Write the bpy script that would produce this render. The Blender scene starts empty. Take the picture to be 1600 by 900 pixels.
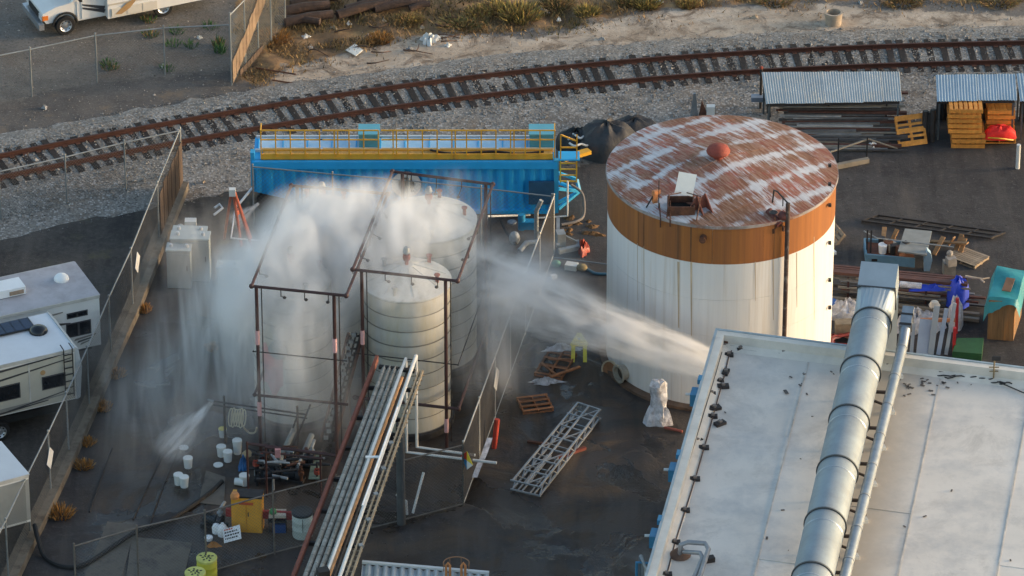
import bpy, bmesh, math, random
import numpy as np
from mathutils import Vector, Matrix
random.seed(7); rng = np.random.default_rng(7)
R = math.radians
S = bpy.context.scene
COL = S.collection

# ---------------------------------------------------------------- camera
CAM_H, PITCH, F = 95.0, R(30.0), 8600.0        # helicopter height, pitch, focal length in photo pixels
cam = bpy.data.cameras.new("camera"); cam.sensor_width = 36; cam.lens = 36 * F / 1600
cam.clip_start = 1; cam.clip_end = 6000
co = bpy.data.objects.new("camera", cam); COL.objects.link(co)
co.location = (0, 0, CAM_H); co.rotation_euler = (R(90) - PITCH, 0, 0)
S.camera = co

# ---------------------------------------------------------------- light
SUN_AZ, SUN_EL = R(7), R(7.5)                  # azimuth from +X (right of the view), negative = towards the camera
S.world = bpy.data.worlds.new("World"); S.world.use_nodes = True
wn = S.world.node_tree.nodes; wl = S.world.node_tree.links
sky = wn.new("ShaderNodeTexSky"); sky.sky_type = 'NISHITA'; sky.sun_disc = False
sky.sun_elevation = SUN_EL; sky.sun_rotation = R(90) - SUN_AZ
sky.dust_density = 2.2; sky.air_density = 1.0; sky.ozone_density = 1.0
wl.new(sky.outputs[0], wn["Background"].inputs[0]); wn["Background"].inputs[1].default_value = 0.15
sd = bpy.data.lights.new("sun", 'SUN'); sd.energy = 1.15; sd.angle = R(10); sd.color = (1.0, 0.80, 0.60)
so = bpy.data.objects.new("sun", sd); COL.objects.link(so)
svec = Vector((math.cos(SUN_EL) * math.cos(SUN_AZ), math.cos(SUN_EL) * math.sin(SUN_AZ), math.sin(SUN_EL)))
so.rotation_euler = svec.to_track_quat('Z', 'Y').to_euler(); so.location = svec * 300
S.view_settings.view_transform = 'Standard'; S.view_settings.look = 'None'
S.view_settings.exposure = 1.6; S.view_settings.gamma = 1.0
S.cycles.use_denoising = True; S.cycles.max_bounces = 6; S.cycles.volume_bounces = 4
S.cycles.transparent_max_bounces = 16
S.cycles.volume_step_rate = .5; S.cycles.volume_max_steps = 256

# ---------------------------------------------------------------- pixel <-> place helpers (photo 1600 x 900)
cp, sp = math.cos(PITCH), math.sin(PITCH)
def ray(px, py):
    a, b = (px - 800) / F, (450 - py) / F
    return Vector((a, cp + b * sp, -sp + b * cp))
def P(px, py, z=0.0):
    d = ray(px, py); t = (z - CAM_H) / d.z
    return Vector((d.x * t, d.y * t, z))
def PY(px, py, Y):                               # the point of that ray at world depth Y
    d = ray(px, py); t = Y / d.y
    return Vector((d.x * t, Y, CAM_H + d.z * t))
def HT(px, pyb, pyt):                            # height of a thing standing at (px,pyb) whose top shows at pyt
    return PY(px, pyt, P(px, pyb).y).z
def PPM(px, py): return F / (P(px, py) - Vector((0, 0, CAM_H))).length   # pixels per metre
def projn(x, y, z=0.0):                          # numpy world -> photo pixels
    dz = z - CAM_H
    f = y * cp - dz * sp; u = y * sp + dz * cp
    return 800 + F * x / f, 450 - F * u / f
def lerp(a, b, t): return a + (b - a) * t

# ---------------------------------------------------------------- materials
MATS = {}
def M(name, col, rough=.75, metal=0., var=.2, scale=2.5, bump=0., bscale=None, col2=None, t2=.58, w2=.08, s2=1.2,
      stretch=(1, 1, 1), rand=0., island=0., alpha=1., coat=0.):
    if name in MATS: return MATS[name]
    m = bpy.data.materials.new(name); m.use_nodes = True; MATS[name] = m
    nt = m.node_tree; n = nt.nodes; L = nt.links; b = n["Principled BSDF"]
    tc = n.new("ShaderNodeTexCoord"); mp = n.new("ShaderNodeMapping"); L.new(tc.outputs['Object'], mp.inputs[0])
    mp.inputs['Scale'].default_value = stretch
    nz = n.new("ShaderNodeTexNoise"); nz.inputs['Scale'].default_value = scale; nz.inputs['Detail'].default_value = 8
    nz.inputs['Roughness'].default_value = .62
    L.new(mp.outputs[0], nz.inputs[0])
    rp = n.new("ShaderNodeMapRange"); rp.inputs[1].default_value = .3; rp.inputs[2].default_value = .7
    rp.inputs[3].default_value = 1 - var; rp.inputs[4].default_value = 1 + var
    L.new(nz.outputs[0], rp.inputs[0])
    last = None
    mul = n.new("ShaderNodeMix"); mul.data_type = 'RGBA'; mul.blend_type = 'MULTIPLY'; mul.inputs[0].default_value = 1
    mul.clamp_result = False
    base = n.new("ShaderNodeRGB"); base.outputs[0].default_value = (*col, 1); src = base.outputs[0]
    if col2:
        n2 = n.new("ShaderNodeTexNoise"); n2.inputs['Scale'].default_value = s2; n2.inputs['Detail'].default_value = 9
        n2.inputs['Roughness'].default_value = .7
        L.new(mp.outputs[0], n2.inputs[0])
        r2 = n.new("ShaderNodeMapRange"); r2.inputs[1].default_value = t2 - w2; r2.inputs[2].default_value = t2 + w2
        L.new(n2.outputs[0], r2.inputs[0])
        mx = n.new("ShaderNodeMix"); mx.data_type = 'RGBA'; L.new(r2.outputs[0], mx.inputs[0]); L.new(src, mx.inputs[6])
        mx.inputs[7].default_value = (*col2, 1); src = mx.outputs[2]
    L.new(src, mul.inputs[6])
    fac = rp.outputs[0]
    if rand or island:
        if island:
            o = n.new("ShaderNodeNewGeometry"); out = o.outputs['Random Per Island']; amt = island
        else:
            o = n.new("ShaderNodeObjectInfo"); out = o.outputs['Random']; amt = rand
        r3 = n.new("ShaderNodeMapRange"); r3.inputs[3].default_value = 1 - amt; r3.inputs[4].default_value = 1 + amt
        L.new(out, r3.inputs[0]); mm = n.new("ShaderNodeMath"); mm.operation = 'MULTIPLY'
        L.new(fac, mm.inputs[0]); L.new(r3.outputs[0], mm.inputs[1]); fac = mm.outputs[0]
    L.new(fac, mul.inputs[7]); L.new(mul.outputs[2], b.inputs['Base Color'])
    b.inputs['Roughness'].default_value = rough; b.inputs['Metallic'].default_value = metal
    b.inputs['Alpha'].default_value = alpha; b.inputs['Coat Weight'].default_value = coat
    if bump:
        nb = n.new("ShaderNodeTexNoise"); nb.inputs['Scale'].default_value = bscale or scale * 4; nb.inputs['Detail'].default_value = 6
        L.new(mp.outputs[0], nb.inputs[0]); bp = n.new("ShaderNodeBump"); bp.inputs['Strength'].default_value = bump
        bp.inputs['Distance'].default_value = .05
        L.new(nb.outputs[0], bp.inputs['Height']); L.new(bp.outputs[0], b.inputs['Normal'])
    return m

rust = M("rust_steel", (.085, .035, .022), .85, 0, .4, 6, .3, col2=(.14, .055, .025))
rust_pipe = M("red_brown_pipe", (.052, .021, .02), .55, 0, .3, 5)
dark_steel = M("dark_steel", (.035, .033, .034), .6, .3, .35, 5)
galv = M("galvanised", (.30, .335, .37), .45, .75, .18, 3)
galv_dull = M("galvanised_dull", (.3, .32, .33), .6, .35, .25, 4)
white_paint = M("white_paint", (.62, .62, .6), .5, 0, .1, 2, col2=(.5, .47, .42), t2=.68)
white_clean = M("white_clean", (.8, .81, .82), .45, 0, .05, 2)
black = M("black_rubber", (.012, .012, .013), .7, 0, .3, 4)
black_cable = M("black_cable", (.02, .018, .018), .6, 0, .3, 4)
wood = M("weathered_wood", (.3, .17, .08), .85, 0, .35, 3, .3, stretch=(1, 6, 6), rand=.25)
wood_red = M("red_brown_wood", (.36, .14, .055), .85, 0, .35, 4, .3, rand=.25)
wood_orange = M("orange_wood", (.62, .27, .05), .75, 0, .22, 4, .2, rand=.18)
concrete = M("concrete", (.27, .25, .22), .9, 0, .25, 1.5, .2, col2=(.15, .13, .11), t2=.58)
glass_dark = M("dark_glass", (.012, .014, .018), .12, 0, .2, 2)
alu = M("aluminium", (.55, .57, .6), .4, .8, .12, 4)

# ---------------------------------------------------------------- geometry builder
class G:
    def __init__(s): s.v = []; s.f = []
    def add(s, vs, fs):
        o = len(s.v); s.v += [Vector(v) for v in vs]; s.f += [tuple(i + o for i in f) for f in fs]; return s
    def box(s, c, size, rz=0, rot=None):
        hx, hy, hz = size[0] / 2, size[1] / 2, size[2] / 2
        m = rot if rot is not None else Matrix.Rotation(rz, 3, 'Z')
        vs = [Vector(c) + m @ Vector((x, y, z)) for x in (-hx, hx) for y in (-hy, hy) for z in (-hz, hz)]
        return s.add(vs, [(0, 1, 3, 2), (4, 6, 7, 5), (0, 4, 5, 1), (2, 3, 7, 6), (0, 2, 6, 4), (1, 5, 7, 3)])
    def bar(s, a, b, w, h=None, up=(0, 0, 1)):
        a, b = Vector(a), Vector(b); h = h or w; d = (b - a); L = d.length
        if L < 1e-6: return s
        d /= L; u = Vector(up)
        if abs(d.dot(u)) > .98: u = Vector((0, 1, 0))
        x = d.cross(u).normalized(); y = x.cross(d)
        vs = [p + x * i * w / 2 + y * j * h / 2 for p in (a, b) for i, j in ((-1, -1), (1, -1), (1, 1), (-1, 1))]
        return s.add(vs, [(3, 2, 1, 0), (4, 5, 6, 7), (0, 1, 5, 4), (1, 2, 6, 5), (2, 3, 7, 6), (3, 0, 4, 7)])
    def tube(s, pts, r, n=8, r2=None, caps=True):
        pts = [Vector(p) for p in pts]; o = len(s.v); k = len(pts)
        t0 = (pts[1] - pts[0]).normalized(); u = Vector((0, 0, 1)) if abs(t0.z) < .95 else Vector((0, 1, 0))
        for i, p in enumerate(pts):
            t = (pts[min(i + 1, k - 1)] - pts[max(i - 1, 0)]).normalized()
            x = t.cross(u)
            x = x.normalized() if x.length > 1e-4 else t.orthogonal().normalized()
            y = x.cross(t); u = y
            rr = r if r2 is None else lerp(r, r2, i / (k - 1))
            for j in range(n):
                a = 2 * math.pi * j / n; s.v.append(p + x * math.cos(a) * rr + y * math.sin(a) * rr)
        for i in range(k - 1):
            for j in range(n):
                s.f.append((o + i * n + j, o + i * n + (j + 1) % n, o + (i + 1) * n + (j + 1) % n, o + (i + 1) * n + j))
        if caps: s.f.append(tuple(o + j for j in range(n))[::-1]); s.f.append(tuple(o + (k - 1) * n + j for j in range(n)))
        return s
    def lathe(s, c, prof, n=32, axis=None):     # prof: [(r,z)] bottom to top
        o = len(s.v); c = Vector(c); m = axis or Matrix.Identity(3)
        for r, z in prof:
            for j in range(n):
                a = 2 * math.pi * j / n; s.v.append(c + m @ Vector((r * math.cos(a), r * math.sin(a), z)))
        for i in range(len(prof) - 1):
            for j in range(n):
                s.f.append((o + i * n + j, o + i * n + (j + 1) % n, o + (i + 1) * n + (j + 1) % n, o + (i + 1) * n + j))
        if prof[0][0] > 1e-4: s.f.append(tuple(o + j for j in range(n))[::-1])
        if prof[-1][0] > 1e-4: s.f.append(tuple(o + (len(prof) - 1) * n + j for j in range(n)))
        return s
    def slab(s, quad, th, down=True):            # polygon (world points) given thickness along -z
        q = [Vector(p) for p in quad]; n = len(q)
        d = Vector((0, 0, -th))
        return s.add(q + [p + d for p in q], [tuple(range(n)), tuple(range(2 * n - 1, n - 1, -1))] + [(i, i + n, (i + 1) % n + n, (i + 1) % n) for i in range(n)])
    def plate(s, quad, th):                      # polygon with thickness along its own normal
        q = [Vector(p) for p in quad]; n = len(q); nr = (q[1] - q[0]).cross(q[2] - q[0]).normalized() * th
        return s.add(q + [p - nr for p in q], [tuple(range(n)), tuple(range(2 * n - 1, n - 1, -1))] + [(i, i + n, (i + 1) % n + n, (i + 1) % n) for i in range(n)])
    def sph(s, c, r, n=12, m=8, sc=(1, 1, 1)):
        prof = [(max(math.sin(math.pi * i / m), 1e-5) * r, -math.cos(math.pi * i / m) * r) for i in range(m + 1)]
        o = len(s.v); s.lathe((0, 0, 0), prof, n)
        for i in range(o, len(s.v)): s.v[i] = Vector(c) + Vector([s.v[i][k] * sc[k] for k in range(3)])
        return s

def mesh_of(name, g, mat, org=None, smooth=False):
    me = bpy.data.meshes.new(name)
    vs = g.v if org is None else [v - org for v in g.v]
    me.from_pydata([tuple(v) for v in vs], [], g.f); me.materials.append(mat)
    bm = bmesh.new(); bm.from_mesh(me); bmesh.ops.recalc_face_normals(bm, faces=bm.faces); bm.to_mesh(me); bm.free()
    if smooth:
        me.polygons.foreach_set("use_smooth", [True] * len(me.polygons))
        me.set_sharp_from_angle(angle=R(40))
    return me
def link(name, me, parent=None, loc=None, rot=None):
    o = bpy.data.objects.new(name, me); COL.objects.link(o)
    if parent is not None: o.parent = parent
    if loc is not None: o.location = loc
    if rot is not None: o.rotation_euler = rot
    return o
def props(o, label=None, cat=None, group=None, kind=None):
    for k, v in (("label", label), ("category", cat), ("group", group), ("kind", kind)):
        if v: o[k] = v
    return o
def thing(name, label, cat, loc=(0, 0, 0), rz=0, group=None, kind=None):
    o = link(name, None); o.location = loc; o.rotation_euler = (0, 0, rz); o.empty_display_size = .3
    return props(o, label, cat, group, kind)
def part(name, g, mat, t, world=True, smooth=False, label=None, kind=None):
    """one mesh as a part of thing t; world: the builder holds world points (t unrotated)"""
    org = None
    if world:
        org = Vector(t.location); p = t.parent
        while p is not None: org = org + Vector(p.location); p = p.parent
    o = link(name, mesh_of(name, g, mat, org, smooth), t); props(o, label, None, None, kind); return o
def solo(name, g, mat, label, cat, loc, group=None, kind=None, smooth=False):
    loc = Vector(loc); o = link(name, mesh_of(name, g, mat, loc, smooth)); o.location = loc
    return props(o, label, cat, group, kind)
def kids(o): return [c for c in o.children]
def dup(root, loc, rz=None, label=None, group=None):
    def cp_(o, par):
        c = o.copy(); COL.objects.link(c)
        if par is not None: c.parent = par
        for ch in kids(o): cp_(ch, c)
        return c
    c = cp_(root, None); c.location = loc
    if rz is not None: c.rotation_euler = (0, 0, rz)
    props(c, label, None, group); return c
def corr(a, b, c, d, n, amp, th=.012, shape='sin', sub=6):
    """corrugated sheet: ribs run a->d (and b->c); a->b is across the ribs"""
    a, b, c, d = map(Vector, (a, b, c, d)); g = G(); nr = (b - a).cross(d - a).normalized(); N = n * sub
    off = []
    for i in range(N + 1):
        ph = (i / sub) % 1
        off.append(amp * math.sin(2 * math.pi * ph) if shape == 'sin' else amp * max(-1, min(1, 2.2 * math.sin(2 * math.pi * ph))))
    vs = []
    for i in range(N + 1):
        t = i / N; o = nr * off[i]
        vs += [lerp(a, b, t) + o, lerp(d, c, t) + o, lerp(a, b, t) + o - nr * th, lerp(d, c, t) + o - nr * th]
    fs = []
    for i in range(N):
        k = 4 * i; fs += [(k, k + 4, k + 5, k + 1), (k + 2, k + 3, k + 7, k + 6), (k, k + 2, k + 6, k + 4), (k + 1, k + 5, k + 7, k + 3)]
    fs += [(0, 1, 3, 2), (4 * N, 4 * N + 2, 4 * N + 3, 4 * N + 1)]
    return g.add(vs, fs)
def arc(c, r, a0, a1, n, ax=Vector((1, 0, 0)), ay=Vector((0, 0, 1))):
    return [Vector(c) + ax * r * math.cos(lerp(a0, a1, i / n)) + ay * r * math.sin(lerp(a0, a1, i / n)) for i in range(n + 1)]
def smooth_path(pts, n=8):
    pts = [Vector(p) for p in pts]; out = []
    for i in range(len(pts) - 1):
        p0 = pts[max(i - 1, 0)]; p1 = pts[i]; p2 = pts[i + 1]; p3 = pts[min(i + 2, len(pts) - 1)]
        for k in range(n):
            t = k / n
            out.append(.5 * ((2 * p1) + (p2 - p0) * t + (2 * p0 - 5 * p1 + 4 * p2 - p3) * t * t + (3 * p1 - p0 - 3 * p2 + p3) * t ** 3))
    return out + [pts[-1]]
def lump(c, sx, sy, h, seed, n=26, fold=.18, fr=3.0, sharp=1.0):
    """a heaped cloth / debris lump resting on the ground, creased"""
    r_ = random.Random(seed); ph = [r_.uniform(0, 6.28) for _ in range(8)]; g = G(); vs = []; fs = []
    m = 12
    for i in range(m + 1):
        rr = i / m
        for j in range(n):
            a = 2 * math.pi * j / n
            w = 1 + fold * math.sin(3 * a + ph[0]) * rr + fold * .7 * math.sin(7 * a + ph[1] + 2 * rr)
            hh = (1 - rr ** 2.2) ** sharp * (1 + fold * 1.4 * math.sin(fr * 2.3 * a + ph[2] + 4 * rr) + fold * math.sin(9 * rr + ph[3] + 2 * a))
            vs.append(Vector(c) + Vector((sx * rr * w * math.cos(a), sy * rr * w * math.sin(a), max(0, h * hh) if i < m else 0)))
    for i in range(m):
        for j in range(n):
            fs.append((i * n + j, i * n + (j + 1) % n, (i + 1) * n + (j + 1) % n, (i + 1) * n + j))
    return g.add(vs, fs)
# ================================================================ GROUND
def poly_sd(px, py, poly):
    """signed distance in pixels, positive inside"""
    d = np.full(px.shape, 1e9); ins = np.zeros(px.shape, bool); n = len(poly)
    for i in range(n):
        x1, y1 = poly[i]; x2, y2 = poly[(i + 1) % n]
        ex, ey = x2 - x1, y2 - y1
        t = np.clip(((px - x1) * ex + (py - y1) * ey) / (ex * ex + ey * ey + 1e-9), 0, 1)
        d = np.minimum(d, np.hypot(px - x1 - t * ex, py - y1 - t * ey))
        c = ((y1 <= py) & (y2 > py)) | ((y2 <= py) & (y1 > py))
        xi = x1 + (py - y1) / (ey if abs(ey) > 1e-9 else 1e-9) * ex
        ins ^= c & (px < xi)
    return np.where(ins, d, -d)
POLY = dict(
    gravel=[(-400, -300), (2200, -300), (2200, 168), (1460, 170), (1190, 185), (960, 245), (880, 262), (400, 262), (300, 262), (245, 268), (110, 318), (0, 352), (-400, 450)],
    sand=[(400, 135), (450, 105), (520, 88), (600, 70), (660, 52), (760, 55), (830, 62), (900, 45), (960, 28), (1040, 16), (1250, 4), (1450, 18), (1640, 26), (2200, 40), (2200, 60), (1640, 62), (1200, 72), (800, 104), (560, 138), (420, 160)],
    brush=[(372, -300), (2200, -300), (2200, 2), (1600, 4), (1250, 2), (1040, 14), (960, 26), (890, 44), (760, 52), (660, 52), (580, 74), (500, 92), (440, 108), (400, 132), (368, 128)],
    dirt=[(-400, 420), (0, 340), (110, 310), (250, 262), (285, 262), (262, 345), (215, 470), (120, 690), (20, 905), (-100, 1200), (-500, 1200)],
    wet=[(190, 520), (420, 400), (740, 380), (900, 400), (940, 520), (1060, 650), (1060, 800), (1000, 1000), (60, 1000), (150, 760)],
    dgrav=[(-300, 185), (0, 160), (150, 128), (360, 112), (440, 140), (400, 172), (285, 190), (90, 226), (0, 246), (-300, 310)],
    dgrav2=[(-300, 300), (0, 286), (150, 262), (282, 232), (245, 272), (110, 322), (0, 356), (-300, 460)],
    pale=[(885, 915), (960, 870), (1012, 842), (1030, 915)],
    dirt2=[(286, 222), (402, 226), (402, 345), (262, 345)],
    cpad=[(168, 815), (212, 819), (190, 905), (130, 905)],
)
xs = np.concatenate([[-3000, -1000, -300, -100, -45, -32], np.arange(-26, 26.01, .2), [32, 45, 100, 300, 1000, 3000]])
y0, y1 = P(800, 960).y, P(800, -90).y
ys = np.concatenate([[-2000, -400, 0, y0 - 40, y0 - 12], np.arange(y0, y1, .22), [y1 + 10, y1 + 40, y1 + 150, 900, 3500]])
gx, gy = np.meshgrid(xs, ys)
u, v = projn(gx, np.maximum(gy, 60.))
u = np.where(gy < 60, 800., u); v = np.where(gy < 60, 3000., v)
def mask(name, soft): return np.clip(.5 + poly_sd(u, v, POLY[name]) / (2 * soft), 0, 1)
mk1 = np.stack([mask('gravel', 14), mask('sand', 12), mask('brush', 12), np.maximum(mask('dirt', 10), mask('dirt2', 8))], -1)
mk2 = np.stack([mask('wet', 50), mask('cpad', 2), np.maximum(mask('dgrav', 12), mask('dgrav2', 10)), mask('pale', 14)], -1)
gz = np.zeros(u.shape)
gz += np.where(mk1[..., 2] > .5, .10 * np.sin(gx * 1.3) * np.sin(gy * 1.1 + gx) + .06 * np.sin(3.1 * gx + 2 * gy), 0) * (np.abs(gx) < 27)
gz += .012 * np.sin(gx * 2.1 + np.sin(gy * 1.7)) * np.sin(gy * 1.9) * (np.abs(gx) < 27) * mk1[..., 0]
nx, ny = len(xs), len(ys)
idx = np.arange(nx * ny).reshape(ny, nx)
faces = np.stack([idx[:-1, :-1], idx[:-1, 1:], idx[1:, 1:], idx[1:, :-1]], -1).reshape(-1, 4)
me = bpy.data.meshes.new("ground")
me.from_pydata(np.stack([gx, gy, gz], -1).reshape(-1, 3).tolist(), [], faces.tolist())
for nm, mk in (("mask_a", mk1), ("mask_b", mk2)):
    at = me.attributes.new(nm, 'FLOAT_COLOR', 'POINT'); at.data.foreach_set("color", mk.reshape(-1).astype(np.float32))
me.polygons.foreach_set("use_smooth", [True] * len(me.polygons))
gm = bpy.data.materials.new("ground"); gm.use_nodes = True; nt = gm.node_tree; n = nt.nodes; L = nt.links; bs = n["Principled BSDF"]
geo = n.new("ShaderNodeNewGeometry")
def noise(scale, det=8, rough=.6, vec=None, dist=0):
    q = n.new("ShaderNodeTexNoise"); q.inputs['Scale'].default_value = scale; q.inputs['Detail'].default_value = det
    q.inputs['Roughness'].default_value = rough; q.inputs['Distortion'].default_value = dist
    L.new(vec or geo.outputs['Position'], q.inputs[0]); return q.outputs[0]
def mrange(x, a, b, c=0, d=1):
    q = n.new("ShaderNodeMapRange"); L.new(x, q.inputs[0])
    for i, k in enumerate((a, b, c, d)): q.inputs[i + 1].default_value = k
    return q.outputs[0]
def mixc(f, a, b):
    q = n.new("ShaderNodeMix"); q.data_type = 'RGBA'
    if isinstance(f, (int, float)): q.inputs[0].default_value = f
    else: L.new(f, q.inputs[0])
    for k, x in ((6, a), (7, b)):
        if isinstance(x, tuple): q.inputs[k].default_value = (*x, 1)
        else: L.new(x, q.inputs[k])
    return q.outputs[2]
def math_(op, a, b):
    q = n.new("ShaderNodeMath"); q.operation = op
    for k, x in enumerate((a, b)):
        if isinstance(x, (int, float)): q.inputs[k].default_value = x
        else: L.new(x, q.inputs[k])
    return q.outputs[0]
def attr(nm):
    q = n.new("ShaderNodeAttribute"); q.attribute_name = nm; sx = n.new("ShaderNodeSeparateColor"); L.new(q.outputs['Color'], sx.inputs[0])
    return sx.outputs[0], sx.outputs[1], sx.outputs[2], q.outputs['Alpha']
mG, mS, mB, mD = attr("mask_a"); mW, mC, mDG, mPA = attr("mask_b")
edge = noise(1.6, 10, .7)
def noisy(m): return mrange(math_('ADD', m, math_('MULTIPLY', math_('SUBTRACT', edge, .5), 1.5)), .42, .58)
big, mid, fine, stn = noise(.12, 6), noise(.7, 9, .68), noise(4.5, 8, .75), noise(11, 5, .75)
asph = mixc(mrange(mid, .35, .65), (.032, .030, .031), (.062, .058, .058))
asph = mixc(mrange(big, .45, .62), asph, mixc(mrange(mid, .4, .6), (.050, .046, .046), (.026, .025, .027)))
asph = mixc(mrange(noise(.33, 10, .72, dist=.6), .60, .67, 0, .75), asph, (.018, .017, .018))
asph = mixc(mrange(noise(1.3, 10, .75), .62, .72, 0, .5), asph, (.115, .105, .098))
asph = mixc(mrange(noise(.5, 10, .75, dist=.3), .36, .46, .8, 0), asph, (.026, .024, .026)); asph = mixc(mrange(fine, .54, .68, 0, .55), asph, (.115, .106, .104)); asph = mixc(mrange(stn, .56, .68, 0, .5), asph, (.028, .026, .027))
grav = mixc(mrange(mid, .35, .65), (.115, .103, .09), (.18, .16, .14))
grav = mixc(mrange(noise(.45, 9, .7), .5, .66, 0, .75), grav, (.12, .09, .068))
dgr = mixc(mrange(mid, .38, .62), (.062, .056, .054), (.105, .095, .088)); dgr = mixc(mrange(stn, .54, .68, 0, .7), dgr, (.2, .19, .18)); dgr = mixc(mrange(noise(.6, 9, .7), .56, .66, 0, .7), dgr, (.17, .125, .085)); grav = mixc(mrange(fine, .5, .7, 0, .35), grav, (.24, .22, .2)); grav = mixc(mrange(stn, .53, .68, 0, .55), grav, (.30, .285, .27))
grav = mixc(mrange(noise(8, 5, .75), .53, .66, 0, .85), grav, (.05, .046, .045))
sand = mixc(mrange(mid, .35, .62), (.33, .255, .185), (.52, .43, .34))
sand = mixc(mrange(noise(.9, 10, .78, dist=.8), .49, .6, 0, .9), sand, (.16, .115, .080)); sand = mixc(mrange(fine, .54, .68, 0, .6), sand, (.20, .155, .115))
sand = mixc(mrange(stn, .6, .75, 0, .6), sand, (.5, .46, .4))
brsh = mixc(mrange(mid, .38, .62), (.11, .066, .034), (.29, .175, .085))
brsh = mixc(mrange(noise(.9, 9, .7), .54, .62, 0, .7), brsh, (.33, .22, .10))
brsh = mixc(mrange(fine, .55, .75, 0, .6), brsh, (.04, .03, .022))
dirt = mixc(mrange(mid, .35, .65), (.034, .029, .027), (.072, .063, .056))
dirt = mixc(mrange(fine, .48, .66, 0, .6), dirt, (.105, .092, .08)); dirt = mixc(mrange(stn, .55, .68, 0, .6), dirt, (.022, .02, .02))
dirt = mixc(mrange(noise(.5, 9, .7), .56, .66, 0, .6), dirt, (.10, .095, .045))
grav = mixc(math_('MULTIPLY', noisy(mDG), .8), grav, dgr); col = mixc(noisy(mD), mixc(noisy(mPA), asph, (.20, .185, .165)), asph) if False else mixc(noisy(mPA), asph, (.19, .175, .155)); col = mixc(noisy(mG), col, grav); col = mixc(noisy(mD), col, dirt); col = mixc(noisy(mS), col, sand); col = mixc(noisy(mB), col, brsh)
wet_n = math_('MULTIPLY', mrange(noise(.42, 8, .62, dist=.6), .44, .56), mW)
brown = math_('MULTIPLY', mrange(noise(.22, 9, .66, dist=.9), .42, .54, 0, .9), mW)
col = mixc(brown, col, (.088, .062, .042))
mpp = n.new("ShaderNodeMapping"); mpp.inputs['Rotation'].default_value = (0, 0, R(-35)); mpp.inputs['Scale'].default_value = (1, .12, 1); L.new(geo.outputs['Position'], mpp.inputs[0])
strk_n = noise(1.1, 8, .65, vec=mpp.outputs[0], dist=.4)
strk_m = math_('MULTIPLY', mrange(strk_n, .52, .66, 0, .55), mrange(mG, .2, .6, 1, 0)); col = mixc(strk_m, col, (.095, .082, .072))
strk_k = math_('MULTIPLY', mrange(strk_n, .34, .46, .6, 0), mrange(mG, .2, .6, 1, 0)); col = mixc(strk_k, col, (.022, .020, .022))
dark = mixc(1., col, col)
q = n.new("ShaderNodeMix"); q.data_type = 'RGBA'; q.blend_type = 'MULTIPLY'; L.new(wet_n, q.inputs[0]); L.new(col, q.inputs[6]); q.inputs[7].default_value = (.46, .44, .46, 1)
cpad = mixc(mrange(mid, .35, .65), (.14, .125, .105), (.22, .2, .17)); cpad = mixc(mrange(noise(.8, 8), .52, .62, 0, .7), cpad, (.07, .062, .056))
col = mixc(mC, q.outputs[2], cpad)
pud = math_('MULTIPLY', mrange(noise(.33, 7, .58, dist=.5), .555, .585), mrange(mW, .5, .9))
q = n.new("ShaderNodeMix"); q.data_type = 'RGBA'; q.blend_type = 'MULTIPLY'; L.new(pud, q.inputs[0]); L.new(col, q.inputs[6]); q.inputs[7].default_value = (.5, .48, .46, 1); col = q.outputs[2]
L.new(col, bs.inputs['Base Color'])
L.new(math_('MAXIMUM', .07, math_('SUBTRACT', math_('SUBTRACT', .95, math_('MULTIPLY', wet_n, .55)), math_('MULTIPLY', pud, .85))), bs.inputs['Roughness'])
bp = n.new("ShaderNodeBump"); bp.inputs['Strength'].default_value = .5; bp.inputs['Distance'].default_value = .04
L.new(math_('MULTIPLY', math_('ADD', fine, stn), math_('SUBTRACT', math_('SUBTRACT', 1.1, math_('MULTIPLY', wet_n, .8)), math_('MULTIPLY', pud, .8))), bp.inputs['Height']); L.new(bp.outputs[0], bs.inputs['Normal'])
me.materials.append(gm)
props(link("ground", me), "dark stained yard asphalt running into rail gravel and sandy ground", None, None, "structure")

# ================================================================ RAILWAY
fx = [0, 90, 285, 400, 525, 650, 800, 950, 1100, 1200, 1300, 1400, 1600]
fy = [244, 225, 189, 170.5, 149, 130, 114, 99, 86, 80.5, 75, 71, 66]
nx_ = [0, 100, 200, 287, 400, 500, 600, 800, 950, 1100, 1200, 1400, 1600]
ny_ = [276, 252, 235, 220, 199, 181, 165, 143, 127, 114, 109, 99, 95.5]
cx, cy = [], []
for x in range(0, 1601, 40):
    a = P(x, np.interp(x, fx, fy), .42); b = P(x, np.interp(x, nx_, ny_), .42); m_ = (a + b) / 2; cx.append(m_.x); cy.append(m_.y)
pf = np.poly1d(np.polyfit(cx, cy, 4)); dpf = pf.deriv()
xa, xb = cx[0], cx[-1]
def track_y(x):
    if x < xa: return pf(xa) + dpf(xa) * (x - xa), dpf(xa)
    if x > xb: return pf(xb) + dpf(xb) * (x - xb), dpf(xb)
    return pf(x), dpf(x)
path = []; x = xa - 30; 
while x < xb + 30:
    y_, dy_ = track_y(x); t = Vector((1, dy_, 0)).normalized(); path.append((Vector((x, y_, 0)), t, Vector((-t.y, t.x, 0)))); x += .5 / math.hypot(1, dy_)
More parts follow.
